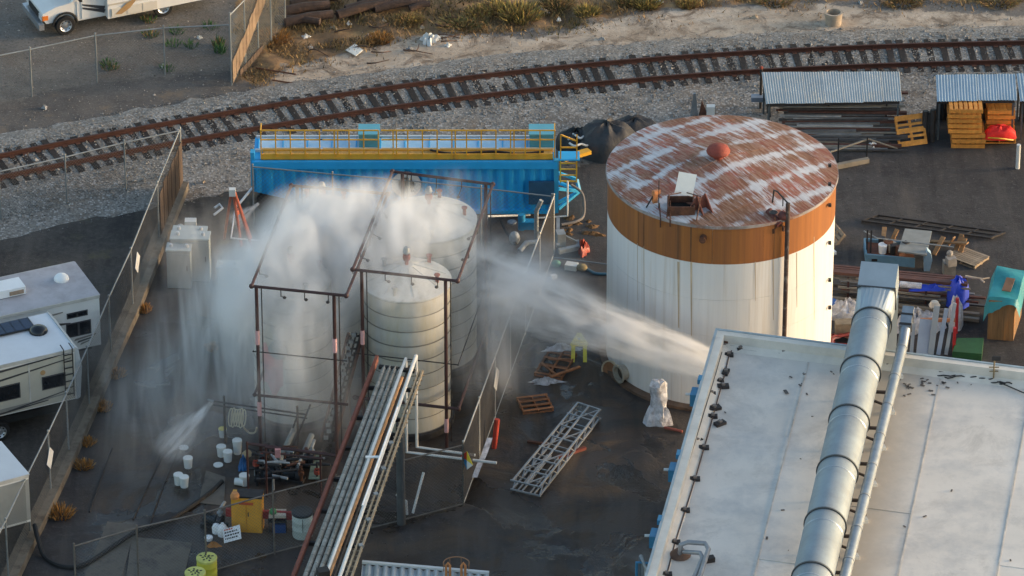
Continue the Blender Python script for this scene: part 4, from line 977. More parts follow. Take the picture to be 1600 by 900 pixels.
# ---------------------------------------------------------------- blue tank container
bl = thing("tank_container", "long bright blue corrugated tank container with yellow rooftop railing", "container", P(633, 338))
X0, X1 = P(398, 338).x, P(868, 338).x; YF = P(868, 338).y; ZT = HT(868, 338, 252); DP = 1.75
blue = M("container_blue", (.018, .37, .74), .5, 0, .1, 1.2, .03, col2=(.015, .28, .66), t2=.64, s2=.9)
lblue = M("roof_light_blue", (.30, .52, .72), .5, 0, .1, 1.5, col2=(.42, .58, .72), t2=.55)
teal = M("hatch_teal", (.06, .27, .36), .5, 0, .15, 2)
yel = M("safety_yellow", (.72, .37, .03), .5, 0, .12, 2, col2=(.5, .24, .03), t2=.66)
body = [(X0, .95), (X0 + 1.25, .62), (X0 + 1.3, .18), (X1, .18), (X1, ZT), (X0, ZT)]
g = G(); o = len(g.v); m = len(body)
g.v += [Vector((x, YF + .09, z)) for x, z in body] + [Vector((x, YF + DP, z)) for x, z in body]
g.f += [tuple(range(m)), tuple(range(2 * m - 1, m - 1, -1))] + [(i, i + m, (i + 1) % m + m, (i + 1) % m) for i in range(m)]
part("tank_body", g, blue, bl)
g = corr((X0 + 1.3, YF + .05, .25), (X1 - .15, YF + .05, .25), (X1 - .15, YF + .05, ZT - .28), (X0 + 1.3, YF + .05, ZT - .28), 24, .045, .01, 'trap', 8)
part("side_wall", g, blue, bl)
g = corr((X0 + .06, YF + .05, .98), (X0 + 1.3, YF + .05, .66), (X0 + 1.3, YF + .05, ZT - .28), (X0 + .06, YF + .05, ZT - .28), 3, .045, .01, 'trap', 8); part("side_wall", g, blue, bl)
part("top_rail", G().box(((X0 + X1) / 2, YF + .03, ZT - .14), (X1 - X0 + .1, .2, .28)), M("container_blue_top", (.02, .38, .80), .5, 0, .1, 1.2), bl)
part("bottom_rail", G().box(((X0 + 1.3 + X1) / 2, YF + .02, .2), (X1 - X0 - 1.3, .16, .14)), blue, bl)
part("end_post", G().box((X1 + .02, YF + .02, ZT / 2 + .12), (.16, .18, ZT - .1)), M("post_light_blue", (.03, .33, .58), .5, 0, .1), bl)
part("end_frame", G().box((X0 - .03, YF + .2, ZT / 2 + .75), (.14, .3, ZT - .9)), M("post_light_blue", (.03, .33, .58), .5, 0, .1), bl)
# roof: panels between dividers
npn = 12
for k in range(npn):
    xa_, xb2 = lerp(X0 + .15, X1 - .15, k / npn), lerp(X0 + .15, X1 - .15, (k + 1) / npn)
    part("roof_panel", G().box(((xa_ + xb2) / 2, YF + 1.18, ZT + .02 + .01 * (k % 2)), (xb2 - xa_ - .04, .92, .05)), lblue, bl)
    part("roof_rib", G().box((xa_, YF + 1.2, ZT + .05), (.035, .7, .05)), blue, bl)
    part("panel_handle", G().box(((xa_ + xb2) / 2, YF + 1.5, ZT + .06), (.3, .05, .03)), dark_steel, bl)
for yy in (YF + .70, YF + 1.70): part("roof_edge", G().box(((X0 + X1) / 2, yy, ZT + .05), (X1 - X0 - .1, .07, .12)), M("edge_pale", (.5, .56, .6), .5, 0, .1), bl)
for px, w in ((577, 30), (846, 36)):
    x = P(px, 225, ZT).x; ht_ = link("roof_hatch", None, bl, (x - bl.location.x, YF + 1.35 - bl.location.y, ZT))
    part("hatch_box", G().box((x, YF + 1.25, ZT + .3), (w / 43, .7, .5)), teal, ht_); part("hatch_lid", G().box((x, YF + 1.27, ZT + .575), (w / 43 + .06, .78, .045)), M("hatch_teal_lid", (.10, .36, .46), .5, 0, .1), ht_)
part("catwalk_deck", G().box(((X0 + X1) / 2 + .1, YF + .42, ZT + .05), (X1 - X0 - .45, .5, .05)), M("grating_tan", (.42, .27, .08), .7, .1, .3, 8), bl)
for yy, hh2 in ((YF + .14, .22), (YF + .66, .12)): part("toe_board", G().box(((X0 + X1) / 2 + .1, yy, ZT + hh2 / 2 + .003), (X1 - X0 - .4, .035, hh2)), yel, bl)
part("roof_hose", G().tube(smooth_path([(X0 + 6.2, YF + .6, ZT + .13), (X0 + 7, YF + .35, ZT + .12), (X0 + 8.4, YF + .5, ZT + .12), (X0 + 9.3, YF + .34, ZT + .12), (X0 + 10.2, YF + .5, ZT + .12)]), .04, 6), black, bl)
xr0, xr1 = X0 + .28, X1 - .04; npost = 21
for k in range(npost):
    x = lerp(xr0, xr1, k / (npost - 1)); part("rail_post", G().box((x, YF + .12, ZT + .6), (.045, .045, 1.15)), yel, bl)
    if k in (5, 9, 13, 17): part("rail_post", G().box((x + .12, YF + .12, ZT + .6), (.045, .045, 1.15)), yel, bl)
for k in range(5):
    xa_, xb2 = lerp(xr0, xr1, k / 5) + (.1 if k else 0), lerp(xr0, xr1, (k + 1) / 5)
    for zz in (1.17, .8, .45): part("guard_rail", G().bar((xa_, YF + .115, ZT + zz), (xb2, YF + .115, ZT + zz), .042), yel if zz > .5 else M("rail_cream", (.7, .5, .25), .5, 0, .1), bl)
for k in range(9):
    x = lerp(xr0, xr1, k / 8)
    if k in (0, 8): part("guard_rail", G().bar((x, YF + .12, ZT + 1.15), (x, YF + .66, ZT + 1.15), .042), yel, bl)
# placard, emblem
q = Vector((P(483, 304, 1.4).x, YF - .01, PY(483, 304, YF).z))
for dz in (-.14, .13): part("placard", G().box(q + Vector((0, -.012, dz)), (.5, .02, .22)), white_paint, bl)
q = PY(635, 288, YF - .02); em = link("emblem", None, bl, q - Vector(bl.location)); ry = Matrix(((1, 0, 0), (0, 0, -1), (0, 1, 0)))
part("emblem_disc", G().lathe(q, [(.52, 0), (.52, .02), (.01, .021)], 40, ry), black, em)
part("emblem_ring", G().lathe(q, [(.49, .022), (.52, .022), (.52, .03), (.49, .03)], 40, ry), white_paint, em)
part("emblem_ring", G().lathe(q, [(.25, .022), (.29, .022), (.29, .03), (.25, .03)], 32, ry), white_paint, em)
for k in range(9):
    if k in (2,): continue
    a = math.pi / 2 + (k - 2) * .72; cxx = q + Vector((math.cos(a) * .385, -.028, math.sin(a) * .385))
    part("emblem_bar", G().box(cxx, (.11, .008, .16), rot=Matrix.Rotation(-(a - math.pi / 2), 3, 'Y')), white_paint, em)
def text_part(s, size, loc, rot, mat, parent, ext=.004):
    cu = bpy.data.curves.new("lettering", 'FONT'); cu.body = s; cu.size = size; cu.align_x = 'CENTER'; cu.align_y = 'CENTER'; cu.extrude = ext
    o = bpy.data.objects.new("lettering", cu); me_ = bpy.data.meshes.new_from_object(o.evaluated_get(bpy.context.evaluated_depsgraph_get())); bpy.data.objects.remove(o)
    me_.materials.clear(); me_.materials.append(mat); l = link("lettering", me_, parent, loc, rot); return l
text_part("OF", .2, (0, -.03, .385), (R(90), 0, 0), white_paint, em)
# wheels at the left end
for x in (X0 + .55,):
    for dy in (.25, 1.4):
        wv = link("wheel", None, bl, (x - bl.location.x, YF + dy - bl.location.y, .5)); q = Vector((x, YF + dy, .5))
        part("tyre", G().lathe(q, [(.28, -.13), (.46, -.13), (.5, -.08), (.5, .08), (.46, .13), (.28, .13)], 24, ry), black, wv, smooth=True); part("rim", G().lathe(q, [(.27, .06), (.27, .1), (.1, .12), (.01, .12)], 20, ry), galv_dull, wv)
# end ladder platform (yellow), drawbar (blue)
lx = X1 + .12
g = G().box((lx + .35, YF + .35, ZT + .02), (.75, .62, .05)); part("end_platform", g, blue, bl)
for x in (lx + .05, lx + .62):
    part("rail_post", G().box((x, YF + .1, ZT + .5), (.045, .045, 1.0)), yel, bl); part("ladder_stile", G().box((x, YF + .55, ZT - .55), (.05, .05, 1.2)), yel, bl)
part("guard_rail", G().bar((lx + .05, YF + .1, ZT + 1.0), (lx + .62, YF + .1, ZT + .75), .045), yel, bl); part("guard_rail", G().bar((lx + .05, YF + .1, ZT + .5), (lx + .62, YF + .1, ZT + .5), .045), yel, bl)
for k in range(5): part("ladder_rung", G().bar((lx + .05, YF + .55, ZT - 1.1 + .24 * k), (lx + .62, YF + .55, ZT - 1.1 + .24 * k), .04), yel, bl)
lb_ = M("post_light_blue", (.03, .33, .58), .5, 0, .1)
for a, b in (((X1 + .1, YF + .1, .25), (X1 + .85, YF + .75, .6)), ((X1 + .1, YF + 1.4, .6), (X1 + .85, YF + .8, .6)), ((X1 + .1, YF + .2, 1.0), (X1 + .85, YF + .75, .6)), ((X1 + .1, YF + .9, 1.25), (X1 + .75, YF + .9, 1.0)), ((X1 + .75, YF + .9, 1.0), (X1 + .85, YF + .8, .6)), ((X1 + .1, YF + .55, .25), (X1 + .8, YF + .75, .55))):
    part("drawbar", G().bar(a, b, .09, .1), lb_, bl)
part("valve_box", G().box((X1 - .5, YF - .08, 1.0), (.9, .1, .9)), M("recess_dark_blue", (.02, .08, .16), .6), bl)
part("white_pipe", G().tube([(X1 + .42, YF - .15, 1.5), (X1 + .42, YF - .15, .1), (X1 - .6, YF - .3, .1)], .035, 8), white_paint, bl)
part("suction_hose", G().tube(smooth_path([(X1 + .55, YF + .5, 1.0), (X1 + .95, YF + .35, .7), (X1 + 1.0, YF - .1, .15), (X1 + .75, YF - .5, .08), (X1 + .2, YF - .75, .08)]), .05, 8), M("hose_grey", (.16, .14, .13), .7), bl, smooth=True)
# ================================================================ VEHICLES
rvw = M("rv_white", (.76, .75, .73), .4, 0, .05, 1.2, coat=.2)
rvg = M("rv_roof_grey", (.40, .39, .42), .7, 0, .12, 1, .05, col2=(.33, .32, .34), t2=.55)
stripe_d = M("rv_stripe_dark", (.05, .05, .055), .4, 0, .1); stripe_t = M("rv_stripe_tan", (.42, .26, .12), .4, 0, .1); stripe_g = M("rv_stripe_grey", (.25, .24, .22), .4, 0, .1)
def wheel(t, c, r=.39, w=.26, side=1, axis='y'):
    """c centre in local coordinates; axle along local y"""
    wv = link("wheel", None, t, c); ry = Matrix.Rotation(R(-90) * side, 3, 'X'); q = Vector((0, 0, 0))
    o = link("tyre", mesh_of("tyre", G().lathe(q, [(r * .62, -w / 2), (r * .93, -w / 2), (r, -w * .3), (r, w * .3), (r * .93, w / 2), (r * .62, w / 2), (r * .6, w * .2)], 28, ry), black, None, True), wv)
    link("rim", mesh_of("rim", G().lathe(q, [(r * .6, w * .1), (r * .62, w * .5), (r * .5, w * .42), (r * .42, w * .2), (r * .2, w * .3), (.01, w * .34)], 20, ry), alu, None, True), wv)
    g = G()
    for k in range(8):
        a = k * math.pi / 4; g.box(ry @ Vector((r * .47 * math.cos(a), r * .47 * math.sin(a), w * .43)), (.045, .02, .045))
    link("rim_hole", mesh_of("rim_hole", g, black), wv)
    return wv
def lp(name, g, mat, t, smooth=False, **k): return part(name, g, mat, t, world=False, smooth=smooth, **k)
def prism_y(prof, y0, y1):                              # profile in x,z extruded along y
    g = G(); m = len(prof); g.v = [Vector((x, y0, z)) for x, z in prof] + [Vector((x, y1, z)) for x, z in prof]
    g.f = [tuple(range(m)), tuple(range(2 * m - 1, m - 1, -1))] + [(i, i + m, (i + 1) % m + m, (i + 1) % m) for i in range(m)]; return g
# motorhome: x forward, y to its left (towards the camera)
fw = P(103, 54); rw = P(255, 25); hd = math.atan2((fw - rw).y, (fw - rw).x)
mo = thing("motorhome", "white and tan motorhome with dark stripes parked on the gravel lot at top left", "motorhome", fw + Vector((math.sin(hd), -math.cos(hd), 0)) * 1.0, hd)
WB = (fw - rw).length; HW = 1.0
lp("hood", prism_y([(-.55, .55), (.72, .55), (.86, .75), (.84, .98), (.35, 1.16), (-.3, 1.24), (-.55, 1.3)], -HW * .92, HW * .92), rvw, mo)
lp("cab", prism_y([(-1.75, .45), (-.5, .45), (-.5, 1.28), (-.3, 1.26), (-.85, 1.98), (-1.75, 1.98)], -HW * .95, HW * .95), rvw, mo)
lp("windshield", G().plate([(-.30, -.82, 1.29), (-.30, .82, 1.29), (-.80, .72, 1.94), (-.80, -.72, 1.94)], .02), M("windscreen", (.03, .08, .11), .1, 0, .1), mo)
lp("grille", G().box((.87, 0, .78), (.06, 1.1, .22)), black, mo); lp("front_bumper", G().box((.93, 0, .47), (.2, 2.0, .24)), M("bumper_chrome", (.5, .52, .55), .25, .7, .1), mo)
lp("air_dam", G().box((.86, 0, .33), (.14, 1.8, .1)), black, mo)
for s_ in (-1, 1):
    lp("headlight", G().box((.85, s_ * .74, .8), (.1, .32, .2)), M("lens_clear", (.6, .6, .6), .1), mo); lp("indicator", G().box((.76, s_ * .93, .8), (.22, .05, .18)), M("lens_amber", (.75, .2, .03), .3), mo)
    wheel(mo, (0, s_ * .93, .39), side=-s_ if False else (1 if s_ > 0 else -1)); wheel(mo, (-WB, s_ * .95, .39), side=(1 if s_ > 0 else -1))
    lp("wheel_arch", G().tube([Vector((.47 * math.cos(a), s_ * .975, .42 + .47 * math.sin(a))) for a in np.linspace(0, math.pi, 12)], .05, 6), M("arch_black", (.02, .02, .02), .8), mo)  # black tube rimming the front wheel arch
    lp("door", G().box((-1.12, s_ * .965, .98), (.9, .03, .95)), rvw, mo)
    lp("cab_window", G().plate([(-1.02, s_ * .985, 1.42), (-.68, s_ * .985, 1.42), (-.86, s_ * .985, 1.85), (-1.02, s_ * .985, 1.85)][:: s_], .015).plate([(-1.5, s_ * .985, 1.42), (-1.1, s_ * .985, 1.42), (-1.1, s_ * .985, 1.85), (-1.5, s_ * .985, 1.85)][:: s_], .015), glass_dark, mo)
    lp("door_handle", G().box((-1.42, s_ * .99, 1.24), (.16, .03, .05)), black, mo); lp("mirror", G().box((-.58, s_ * 1.12, 1.5), (.1, .2, .3)), black, mo)
BX0, BX1 = -WB - 2.1, -1.62
lp("coach_body", prism_y([(BX0, .62), (BX0 + .5, .48), (BX1, .42), (BX1, 3.1), (BX0, 3.1)], -1.2, 1.2), rvw, mo)
lp("cab_bunk", prism_y([(BX1 - .05, 2.0), (-.6, 2.0), (-.1, 2.3), (-.15, 2.7), (-.6, 3.05), (BX1 - .05, 3.08)], -1.18, 1.18), rvw, mo)
lp("skirt", G().box(((BX1 - WB + .45) / 2 - .05, 1.205, .64), (BX1 + WB - .6, .03, .38)), M("rv_cream", (.62, .58, .5), .5, 0, .06), mo)
for k in range(3): lp("locker_door", G().box((-2.05 - k * .62, 1.225, .66), (.56, .02, .3)), M("rv_cream2", (.64, .60, .53), .5, 0, .05), mo)
for k, (x, z, w, mt) in enumerate(((-.75, .86, .85, stripe_d), (-.8, .72, .8, stripe_d))):
    lp("stripe", G().plate([(-1.55, .985 + .003 * k, z - .12), (-.72, .985 + .003 * k, z + .20), (-.68, .985 + .003 * k, z + .28), (-1.6, .985 + .003 * k, z + .02)], .006), mt, mo)
lp("stripe", G().plate([(BX1 - .02, 1.225, 1.28), (BX1 - 1.4, 1.225, 1.75), (BX1 - 1.42, 1.225, 1.85), (BX1 - .02, 1.225, 1.40)], .006), stripe_d, mo)
lp("stripe", G().plate([(-2.15, 1.245, .55), (-2.5, 1.245, .75), (-2.9, 1.245, 1.2), (-2.35, 1.245, .95), (-1.9, 1.245, .58)], .006), stripe_t, mo)
lp("trim_strip", G().box(((BX0 + BX1) / 2, 1.215, 1.0), (BX1 - BX0 - .1, .02, .06)), M("rv_trim", (.55, .5, .42), .5), mo)
for x, w in ((-3.2, .9), (-5.0, .7)): lp("side_window", G().box((x, 1.21, 2.1), (w, .03, .6)), glass_dark, mo)
lp("awning", G().tube([(BX1 - .2, 1.28, 2.9), (BX0 + .6, 1.28, 2.9)], .09, 8), rvw, mo)

# travel trailers: x towards their rear end (right in the picture), y to the left of that
def trailer(label, corner_px, zt, hd, Lx, Wy, z0, roof_mat, name="travel_trailer"):
    """corner_px: pixel of the far rear roof corner"""
    c = P(*corner_px, zt); u = Vector((math.cos(hd), math.sin(hd), 0)); nn = Vector((math.sin(hd), -math.cos(hd), 0))   # nn: towards the camera
    ctr = c + nn * Wy / 2; t = thing(name, label, "trailer", (ctr.x, ctr.y, 0), hd)
    lp("body", G().box((-Lx / 2, 0, (z0 + zt) / 2 - .02), (Lx, Wy, zt - z0 - .06)), rvw, t)
    lp("roof", G().slab([(-Lx, -Wy / 2 - .02, zt), (.03, -Wy / 2 - .02, zt), (.03, Wy / 2 + .02, zt), (-Lx, Wy / 2 + .02, zt)], .05), roof_mat, t)
    for s_ in (-1, 1): lp("roof_edge_trim", G().box((-Lx / 2, s_ * (Wy / 2 + .03), zt - .06), (Lx, .03, .12)), M("trim_pale", (.5, .48, .45), .5), t)
    lp("chassis", G().box((-Lx / 2, 0, z0 - .12), (Lx - .5, Wy - .5, .22)), black, t)
    for x in (-2.7, -3.65):
        for s_ in (-1, 1): wheel(t, (x, s_ * (Wy / 2 - .16), .36), r=.36, w=.22, side=(-1 if s_ < 0 else 1))
    return t, Lx, Wy
HDV = R(24)
def side(x, z, w, h, Wy, th=.02, o=.0): return G().box((x, -Wy / 2 - .012 - o, z), (w, th, h))
ta, L1, W1 = trailer("long trailer with a grey roof and four small dark windows behind the kerb fence", (116, 409), 3.0, HDV, 9, 2.4, 1.05, rvg)
def windows(t, Wy, lst):
    for x, z, w, h in lst:
        wv = link("window", None, t, (x, -Wy / 2 - .012, z)); lp("frame", G().box((0, 0, 0), (w + .08, .02, h + .08)), M("win_frame_dark", (.05, .05, .055), .5), wv); lp("pane", G().box((0, -.012, 0), (w, .015, h)), glass_dark, wv)
windows(ta, W1, [(-.62, 2.42, .30, .13), (-.98, 2.42, .30, .13), (-.55, 1.86, .36, .46), (-.99, 1.86, .36, .46)])
for k, (x0, z0, x1, z1, th_, mt) in enumerate(((-5.5, 2.35, -1.3, 2.62, .16, stripe_g), (-5.2, 2.05, -2.0, 2.2, .07, stripe_d), (-1.5, 2.18, -1.05, 2.14, .05, stripe_d))):
    lp("stripe", G().plate([(x0, -W1 / 2 - .02, z0 - th_), (x1, -W1 / 2 - .02, z1 - .02), (x1, -W1 / 2 - .02, z1 + .02), (x0, -W1 / 2 - .02, z0 + th_)], .006), mt, ta)
for k in range(3): lp("swoosh", G().plate([(-.95 + .1 * k, -W1 / 2 - .02, 1.42 - .1 * k), (-.2 - .12 * k, -W1 / 2 - .02, 1.5 - .1 * k), (-.15 - .12 * k, -W1 / 2 - .02, 1.56 - .1 * k), (-.9 + .1 * k, -W1 / 2 - .02, 1.5 - .1 * k)], .006), (stripe_g, stripe_d, stripe_g)[k], ta)
q = P(96, 436, 3.02) ; inv = ta.matrix_basis.inverted() if False else (Matrix.Translation(ta.location) @ Matrix.Rotation(HDV, 4, 'Z')).inverted()
lp("roof_vent", G().sph(inv @ q, .26, 14, 8, (1, 1, .8)), white_clean, ta, True)
q = inv @ P(14, 455, 3.05); lp("air_conditioner", G().box(q + Vector((0, 0, .12)), (.95, .7, .28)), white_clean, ta); lp("vent_grille", G().box(q + Vector((.15, -.36, .1)), (.5, .03, .14)), M("grille_tan", (.3, .22, .16), .7), ta)
tb, L2, W2 = trailer("beige sided trailer with a white roof, solar panel and rear ladder at the left edge", (74, 489), 2.95, R(25), 9, 2.5, 1.0, M("roof_white", (.66, .67, .70), .6, 0, .06, 1.2))
lp("side_panel", G().box((-4.5, -W2 / 2 - .008, 1.9), (8.9, .02, 1.7)), M("rv_beige", (.47, .44, .37), .5, 0, .06), tb)
lp("rear_cap", prism_y([(0, 1.0), (.12, 1.05), (.22, 2.2), (.12, 2.9), (0, 2.99)], -W2 / 2 - .03, W2 / 2 + .03), M("cap_grey", (.42, .45, .48), .5, 0, .06), tb)
windows(tb, W2 + .03, [(-.78, 1.88, .75, .42), (-2.75, 1.85, 1.5, .5)])
for k, (x0, z0, x1, z1, th_, mt) in enumerate(((-4.2, 2.2, -.15, 2.62, .05, stripe_d), (-4.2, 2.62, -.1, 2.83, .05, stripe_d), (-4.2, 1.15, -.2, 1.32, .09, stripe_g), (-4.0, 1.02, -1.0, 1.22, .05, stripe_d), (-3.4, 1.0, -.4, 1.42, .03, stripe_d))):
    lp("stripe", G().plate([(x0, -W2 / 2 - .03 - .002 * k, z0 - th_), (x1, -W2 / 2 - .03 - .002 * k, z1 - .015), (x1, -W2 / 2 - .03 - .002 * k, z1 + .015), (x0, -W2 / 2 - .03 - .002 * k, z0 + th_)], .006), mt, tb)
lp("round_badge", G().lathe((-1.15, -W2 / 2 - .02, 2.3), [(.09, 0), (.09, .02), (.01, .02)], 14, Matrix(((1, 0, 0), (0, 0, -1), (0, 1, 0)))), stripe_t, tb)
lp("slide_seam", G().box((-1.62, -W2 / 2 - .022, 1.9), (.05, .02, 1.6)), M("trim_pale", (.5, .48, .45), .5), tb)
for dx in (-.42, -.12): lp("ladder_rail", G().tube([(dx, -W2 / 2 + .2, 3.05), (dx, -W2 / 2 - .1, 3.02), (dx, -W2 / 2 - .1, 1.2)], .02, 6), black, tb)
for k in range(7): lp("ladder_rung", G().bar((-.42, -W2 / 2 - .1, 1.3 + k * .25), (-.12, -W2 / 2 - .1, 1.3 + k * .25), .03), black, tb)
invb = (Matrix.Translation(tb.location) @ Matrix.Rotation(R(25), 4, 'Z')).inverted()
q = invb @ P(12, 514, 2.98); sp_l = link("solar_panel", None, tb, q)
lp("panel_frame", G().box((0, 0, .03), (1.7, .75, .04)), dark_steel, sp_l)
for k in range(5): lp("solar_cell", G().box((-.66 + .33 * k, 0, .056), (.3, .68, .012)), M("cell_blue", (.012, .025, .06), .2), sp_l)
q = invb @ P(60, 517, 2.98); lp("roof_vent", G().sph(q, .32, 14, 8, (1, 1, .6)), glass_dark, tb, True)
lp("underframe", G().box((-1.6, 0, .72), (2.6, W2 - .5, .4)), black, tb)
tc_, L3, W3 = trailer("grey trailer corner with a pale roof edge at the lower left frame side", (1, 690), 2.6, R(28), 6, 2.2, .8, M("roof_pale_blue", (.5, .55, .6), .6, 0, .06, 1.2))
lp("side_panel", G().box((-3, -W3 / 2 - .008, 1.65), (6, .02, 1.5)), M("rv_grey", (.33, .33, .31), .6, 0, .08), tc_); lp("tail_light", G().box((.01, -W3 / 2 + .15, 1.0), (.03, .2, .1)), redm, tc_)

# ================================================================ PALLETS
def pallet(mat, label, loc, rz, tiltx=0, w=1.15, d=1.0, group=None, dense=7):
    t = thing("pallet", label, "pallet", loc, 0, group); t.rotation_euler = (tiltx, 0, rz)
    bm = mesh_of("board", G().box((0, 0, 0), (w, .095, .022)), mat); sm = mesh_of("stringer", G().box((0, 0, 0), (.045, d, .09)), mat)
    for k in range(dense): link("board", bm, t, (random.uniform(-.01, .01), lerp(-d / 2 + .05, d / 2 - .05, k / (dense - 1)), .125))
    for k in range(3): link("board", bm, t, (0, lerp(-d / 2 + .05, d / 2 - .05, k / 2), .011))
    for k in range(3): link("stringer", sm, t, (lerp(-w / 2 + .03, w / 2 - .03, k / 2), 0, .068))
    return t
woodp = M("pallet_orange", (.62, .255, .045), .75, 0, .25, 5, .2, rand=.16)
woodd = M("pallet_brown", (.30, .125, .055), .85, 0, .3, 4, .2, rand=.3)
woodg = M("pallet_grey", (.27, .21, .15), .85, 0, .3, 4, .2, rand=.25)
pal0 = pallet(woodd, "reddish brown empty pallet lying flat on the wet asphalt near the aluminium frame", P(836, 634), R(14), w=1.05, d=.95, dense=4)
def block_pallet(mat, label, loc, rz, w=1.2, d=1.0, group=None, h=.16):
    t = thing("pallet", label, "pallet", loc, rz, group); sm = mesh_of("stringer", G().box((0, 0, 0), (w, .05, h - .05)), mat); bm = mesh_of("board", G().box((0, 0, 0), (.13, d, .025)), mat)
    fb = mesh_of("front_board", G().box((0, 0, 0), (w + .02, .03, h - .02)), mat); link("front_board", fb, t, (0, -d / 2 - .016, h / 2))
    for k in range(3): link("stringer", sm, t, (0, lerp(-d / 2 + .04, d / 2 - .03, k / 2), h / 2))
    for k in range(7): link("board", bm, t, (lerp(-w / 2 + .07, w / 2 - .07, k / 6), 0, h - .012))
    for k in range(3): link("board", bm, t, (lerp(-w / 2 + .07, w / 2 - .07, k / 2), 0, .013))
    return t
b0 = P(1511, 221); PIT = .205
tall = [block_pallet(woodp, "bottom orange pallet of the tall stack under the blue roofed shelter", b0, R(-1), group="orange pallets stacked under the shelter")]
names = ["second", "third", "fourth", "fifth", "sixth", "seventh"]
for k in range(1, 8):
    sh = -.14 if k > 2 else 0
    lab = ("topmost orange pallet in the tall stack under the blue roofed shelter" if k == 7 else names[k - 1] + " orange pallet counted from the ground in the tall stack under the shelter")
    dup(tall[0], b0 + Vector((sh + random.uniform(-.03, .03), random.uniform(-.02, .02), PIT * k)), R(-1 + random.uniform(-1.5, 1.5)), lab)
b1 = P(1561, 208); q1 = block_pallet(woodp, "bottom orange pallet of the shorter stack behind the red cloth", b1, R(1), .98, .9, "orange pallets stacked under the shelter")
for k in range(1, 6):
    dup(q1, b1 + Vector((random.uniform(-.03, .03), 0, PIT * k)), R(random.uniform(-2, 2)), ("topmost" if k == 5 else names[k - 1]) + " orange pallet of the shorter stack behind the red cloth")
lean = thing("pallet", "orange pallet leaning upright against the stacked steel bars", "pallet", P(1426, 226)); lean.rotation_euler = (R(56), R(-5), R(7))
for k, y in enumerate((.05, .3, .52, .74, .99)): link("board", mesh_of("board", G().box((0, 0, 0), (1.05, .19 if k in (0, 2, 4) else .09, .03)), woodp), lean, (0, y, .1))
for x in (-.49, 0, .49): link("stringer", mesh_of("stringer", G().box((0, 0, 0), (.09, 1.05, .08)), woodp), lean, (x, .52, .045))
bp1 = pallet(woodd, "broken red brown crate pallet with torn white wrap beside the yellow arrow frame", P(868, 572), R(-18), w=1.0, d=1.7, dense=4)
link("stringer", mesh_of("stringer", G().bar((-.45, -.2, .16), (.3, -.85, .2), .08, .04), woodd), bp1); link("stringer", mesh_of("stringer", G().bar((-.3, .1, .16), (.45, .3, .18), .08, .04), woodd), bp1)
solo("loose_plank", G().bar(P(860, 589, .25), P(906, 573, .12), .11, .05), wood_red, "single red brown plank sticking out of the broken pallet", "plank", P(884, 580))
pallet(woodg, "grey weathered pallet lying beyond the blue machine cart among planks", P(1512, 405), R(-38), w=1.2, d=.9, dense=8)
pallet(woodg, "grey pallet leaning against the right side of the big tank", P(1303, 372), R(-70), tiltx=R(50), w=1.0, d=.8, dense=5)

# ================================================================ SHELTERS along the railway
roofA = M("shelter_zinc", (.36, .40, .42), .6, .2, .12, 1.5, .05, col2=(.50, .47, .41), t2=.62, rand=.06)
roofB = M("shelter_blue_zinc", (.29, .38, .46), .6, .2, .08, 1.5, .04, rand=.05)
def shelter(label, px, ztop, zfront, npan, mat, ribs):
    (ax, ay), (bx, by), (cx_, cy_), (dx, dy) = px           # back-left, back-right, front-right, front-left in pixels
    a, b, c, d = P(ax, ay, ztop), P(bx, by, ztop), P(cx_, cy_, zfront), P(dx, dy, zfront)
    t = thing("shelter", label, "shelter", ((a.x + c.x) / 2, (a.y + c.y) / 2, 0))
    for k in range(npan):
        f0, f1 = k / npan, (k + 1) / npan
        part("roof_sheet", corr(lerp(a, b, f0) + Vector((0, 0, .008 * (k % 2))), lerp(a, b, f1) + Vector((.03, 0, .008 * (k % 2))), lerp(d, c, f1) + Vector((.03, random.uniform(-.05, .05), 0)), lerp(d, c, f0) + Vector((0, random.uniform(-.05, .05), 0)), ribs, .011, .006), mat, t)
    for q, z in ((a, ztop), (b, ztop), (c, zfront), (d, zfront)):
        qq = Vector((q.x + (.1 if q in (a, d) else -.1), q.y + (-.08 if q in (a, b) else .08), 0)); part("post", G().bar(qq, qq + Vector((0, 0, z - .06)), .065), M("post_worn_blue", (.07, .085, .095), .7, 0, .3, 3), t)
    part("beam", G().bar(d + Vector((.05, .08, -.08)), c + Vector((-.05, .08, -.08)), .07, .1), dark_steel, t); part("beam", G().bar(a + Vector((.05, -.08, -.08)), b + Vector((-.05, -.08, -.08)), .07, .1), dark_steel, t)
    return t
shelter("long grey corrugated lean-to roof over stacked steel bars beside the railway", [(1190, 113), (1404, 112), (1408, 158), (1197, 163)], 1.72, 1.5, 7, roofA, 8)
sh_b = shelter("blue grey corrugated shelter over orange pallets and a red cloth", [(1462, 117), (1585, 116), (1588, 157), (1464, 158)], 1.82, 1.62, 4, roofB, 7)
sh_c = shelter("blue grey corrugated shelter cut off by the right frame edge", [(1588, 115), (1690, 113), (1694, 158), (1594, 158)], 1.85, 1.62, 3, roofB, 7)
shade_m = M("shade_sheet_dark", (.03, .028, .027), .85, 0, .3, 3)  # dark sheets added at the back, their colour stands for the shelters' inner shade
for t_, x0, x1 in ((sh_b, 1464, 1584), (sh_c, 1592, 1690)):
    a, b = P(x0, 188), P(x1, 188); a.y = b.y; part("shade_sheet", corr(a, b, b + Vector((0, 0, 1.6)), a + Vector((0, 0, 1.6)), 16, .018, .006), shade_m, t_)
x = P(1525, 180).x
red_c = M("red_cloth", (.75, .018, .012), .7, 0, .2, 3, .2)
rcl = solo("red_cloth", lump(P(1562, 213, .36), .60, .36, .42, 11, fold=.06, sharp=.3), red_c, "bright red folded cloth heaped on a pallet under the shelter", "cloth", P(1562, 213), smooth=True)
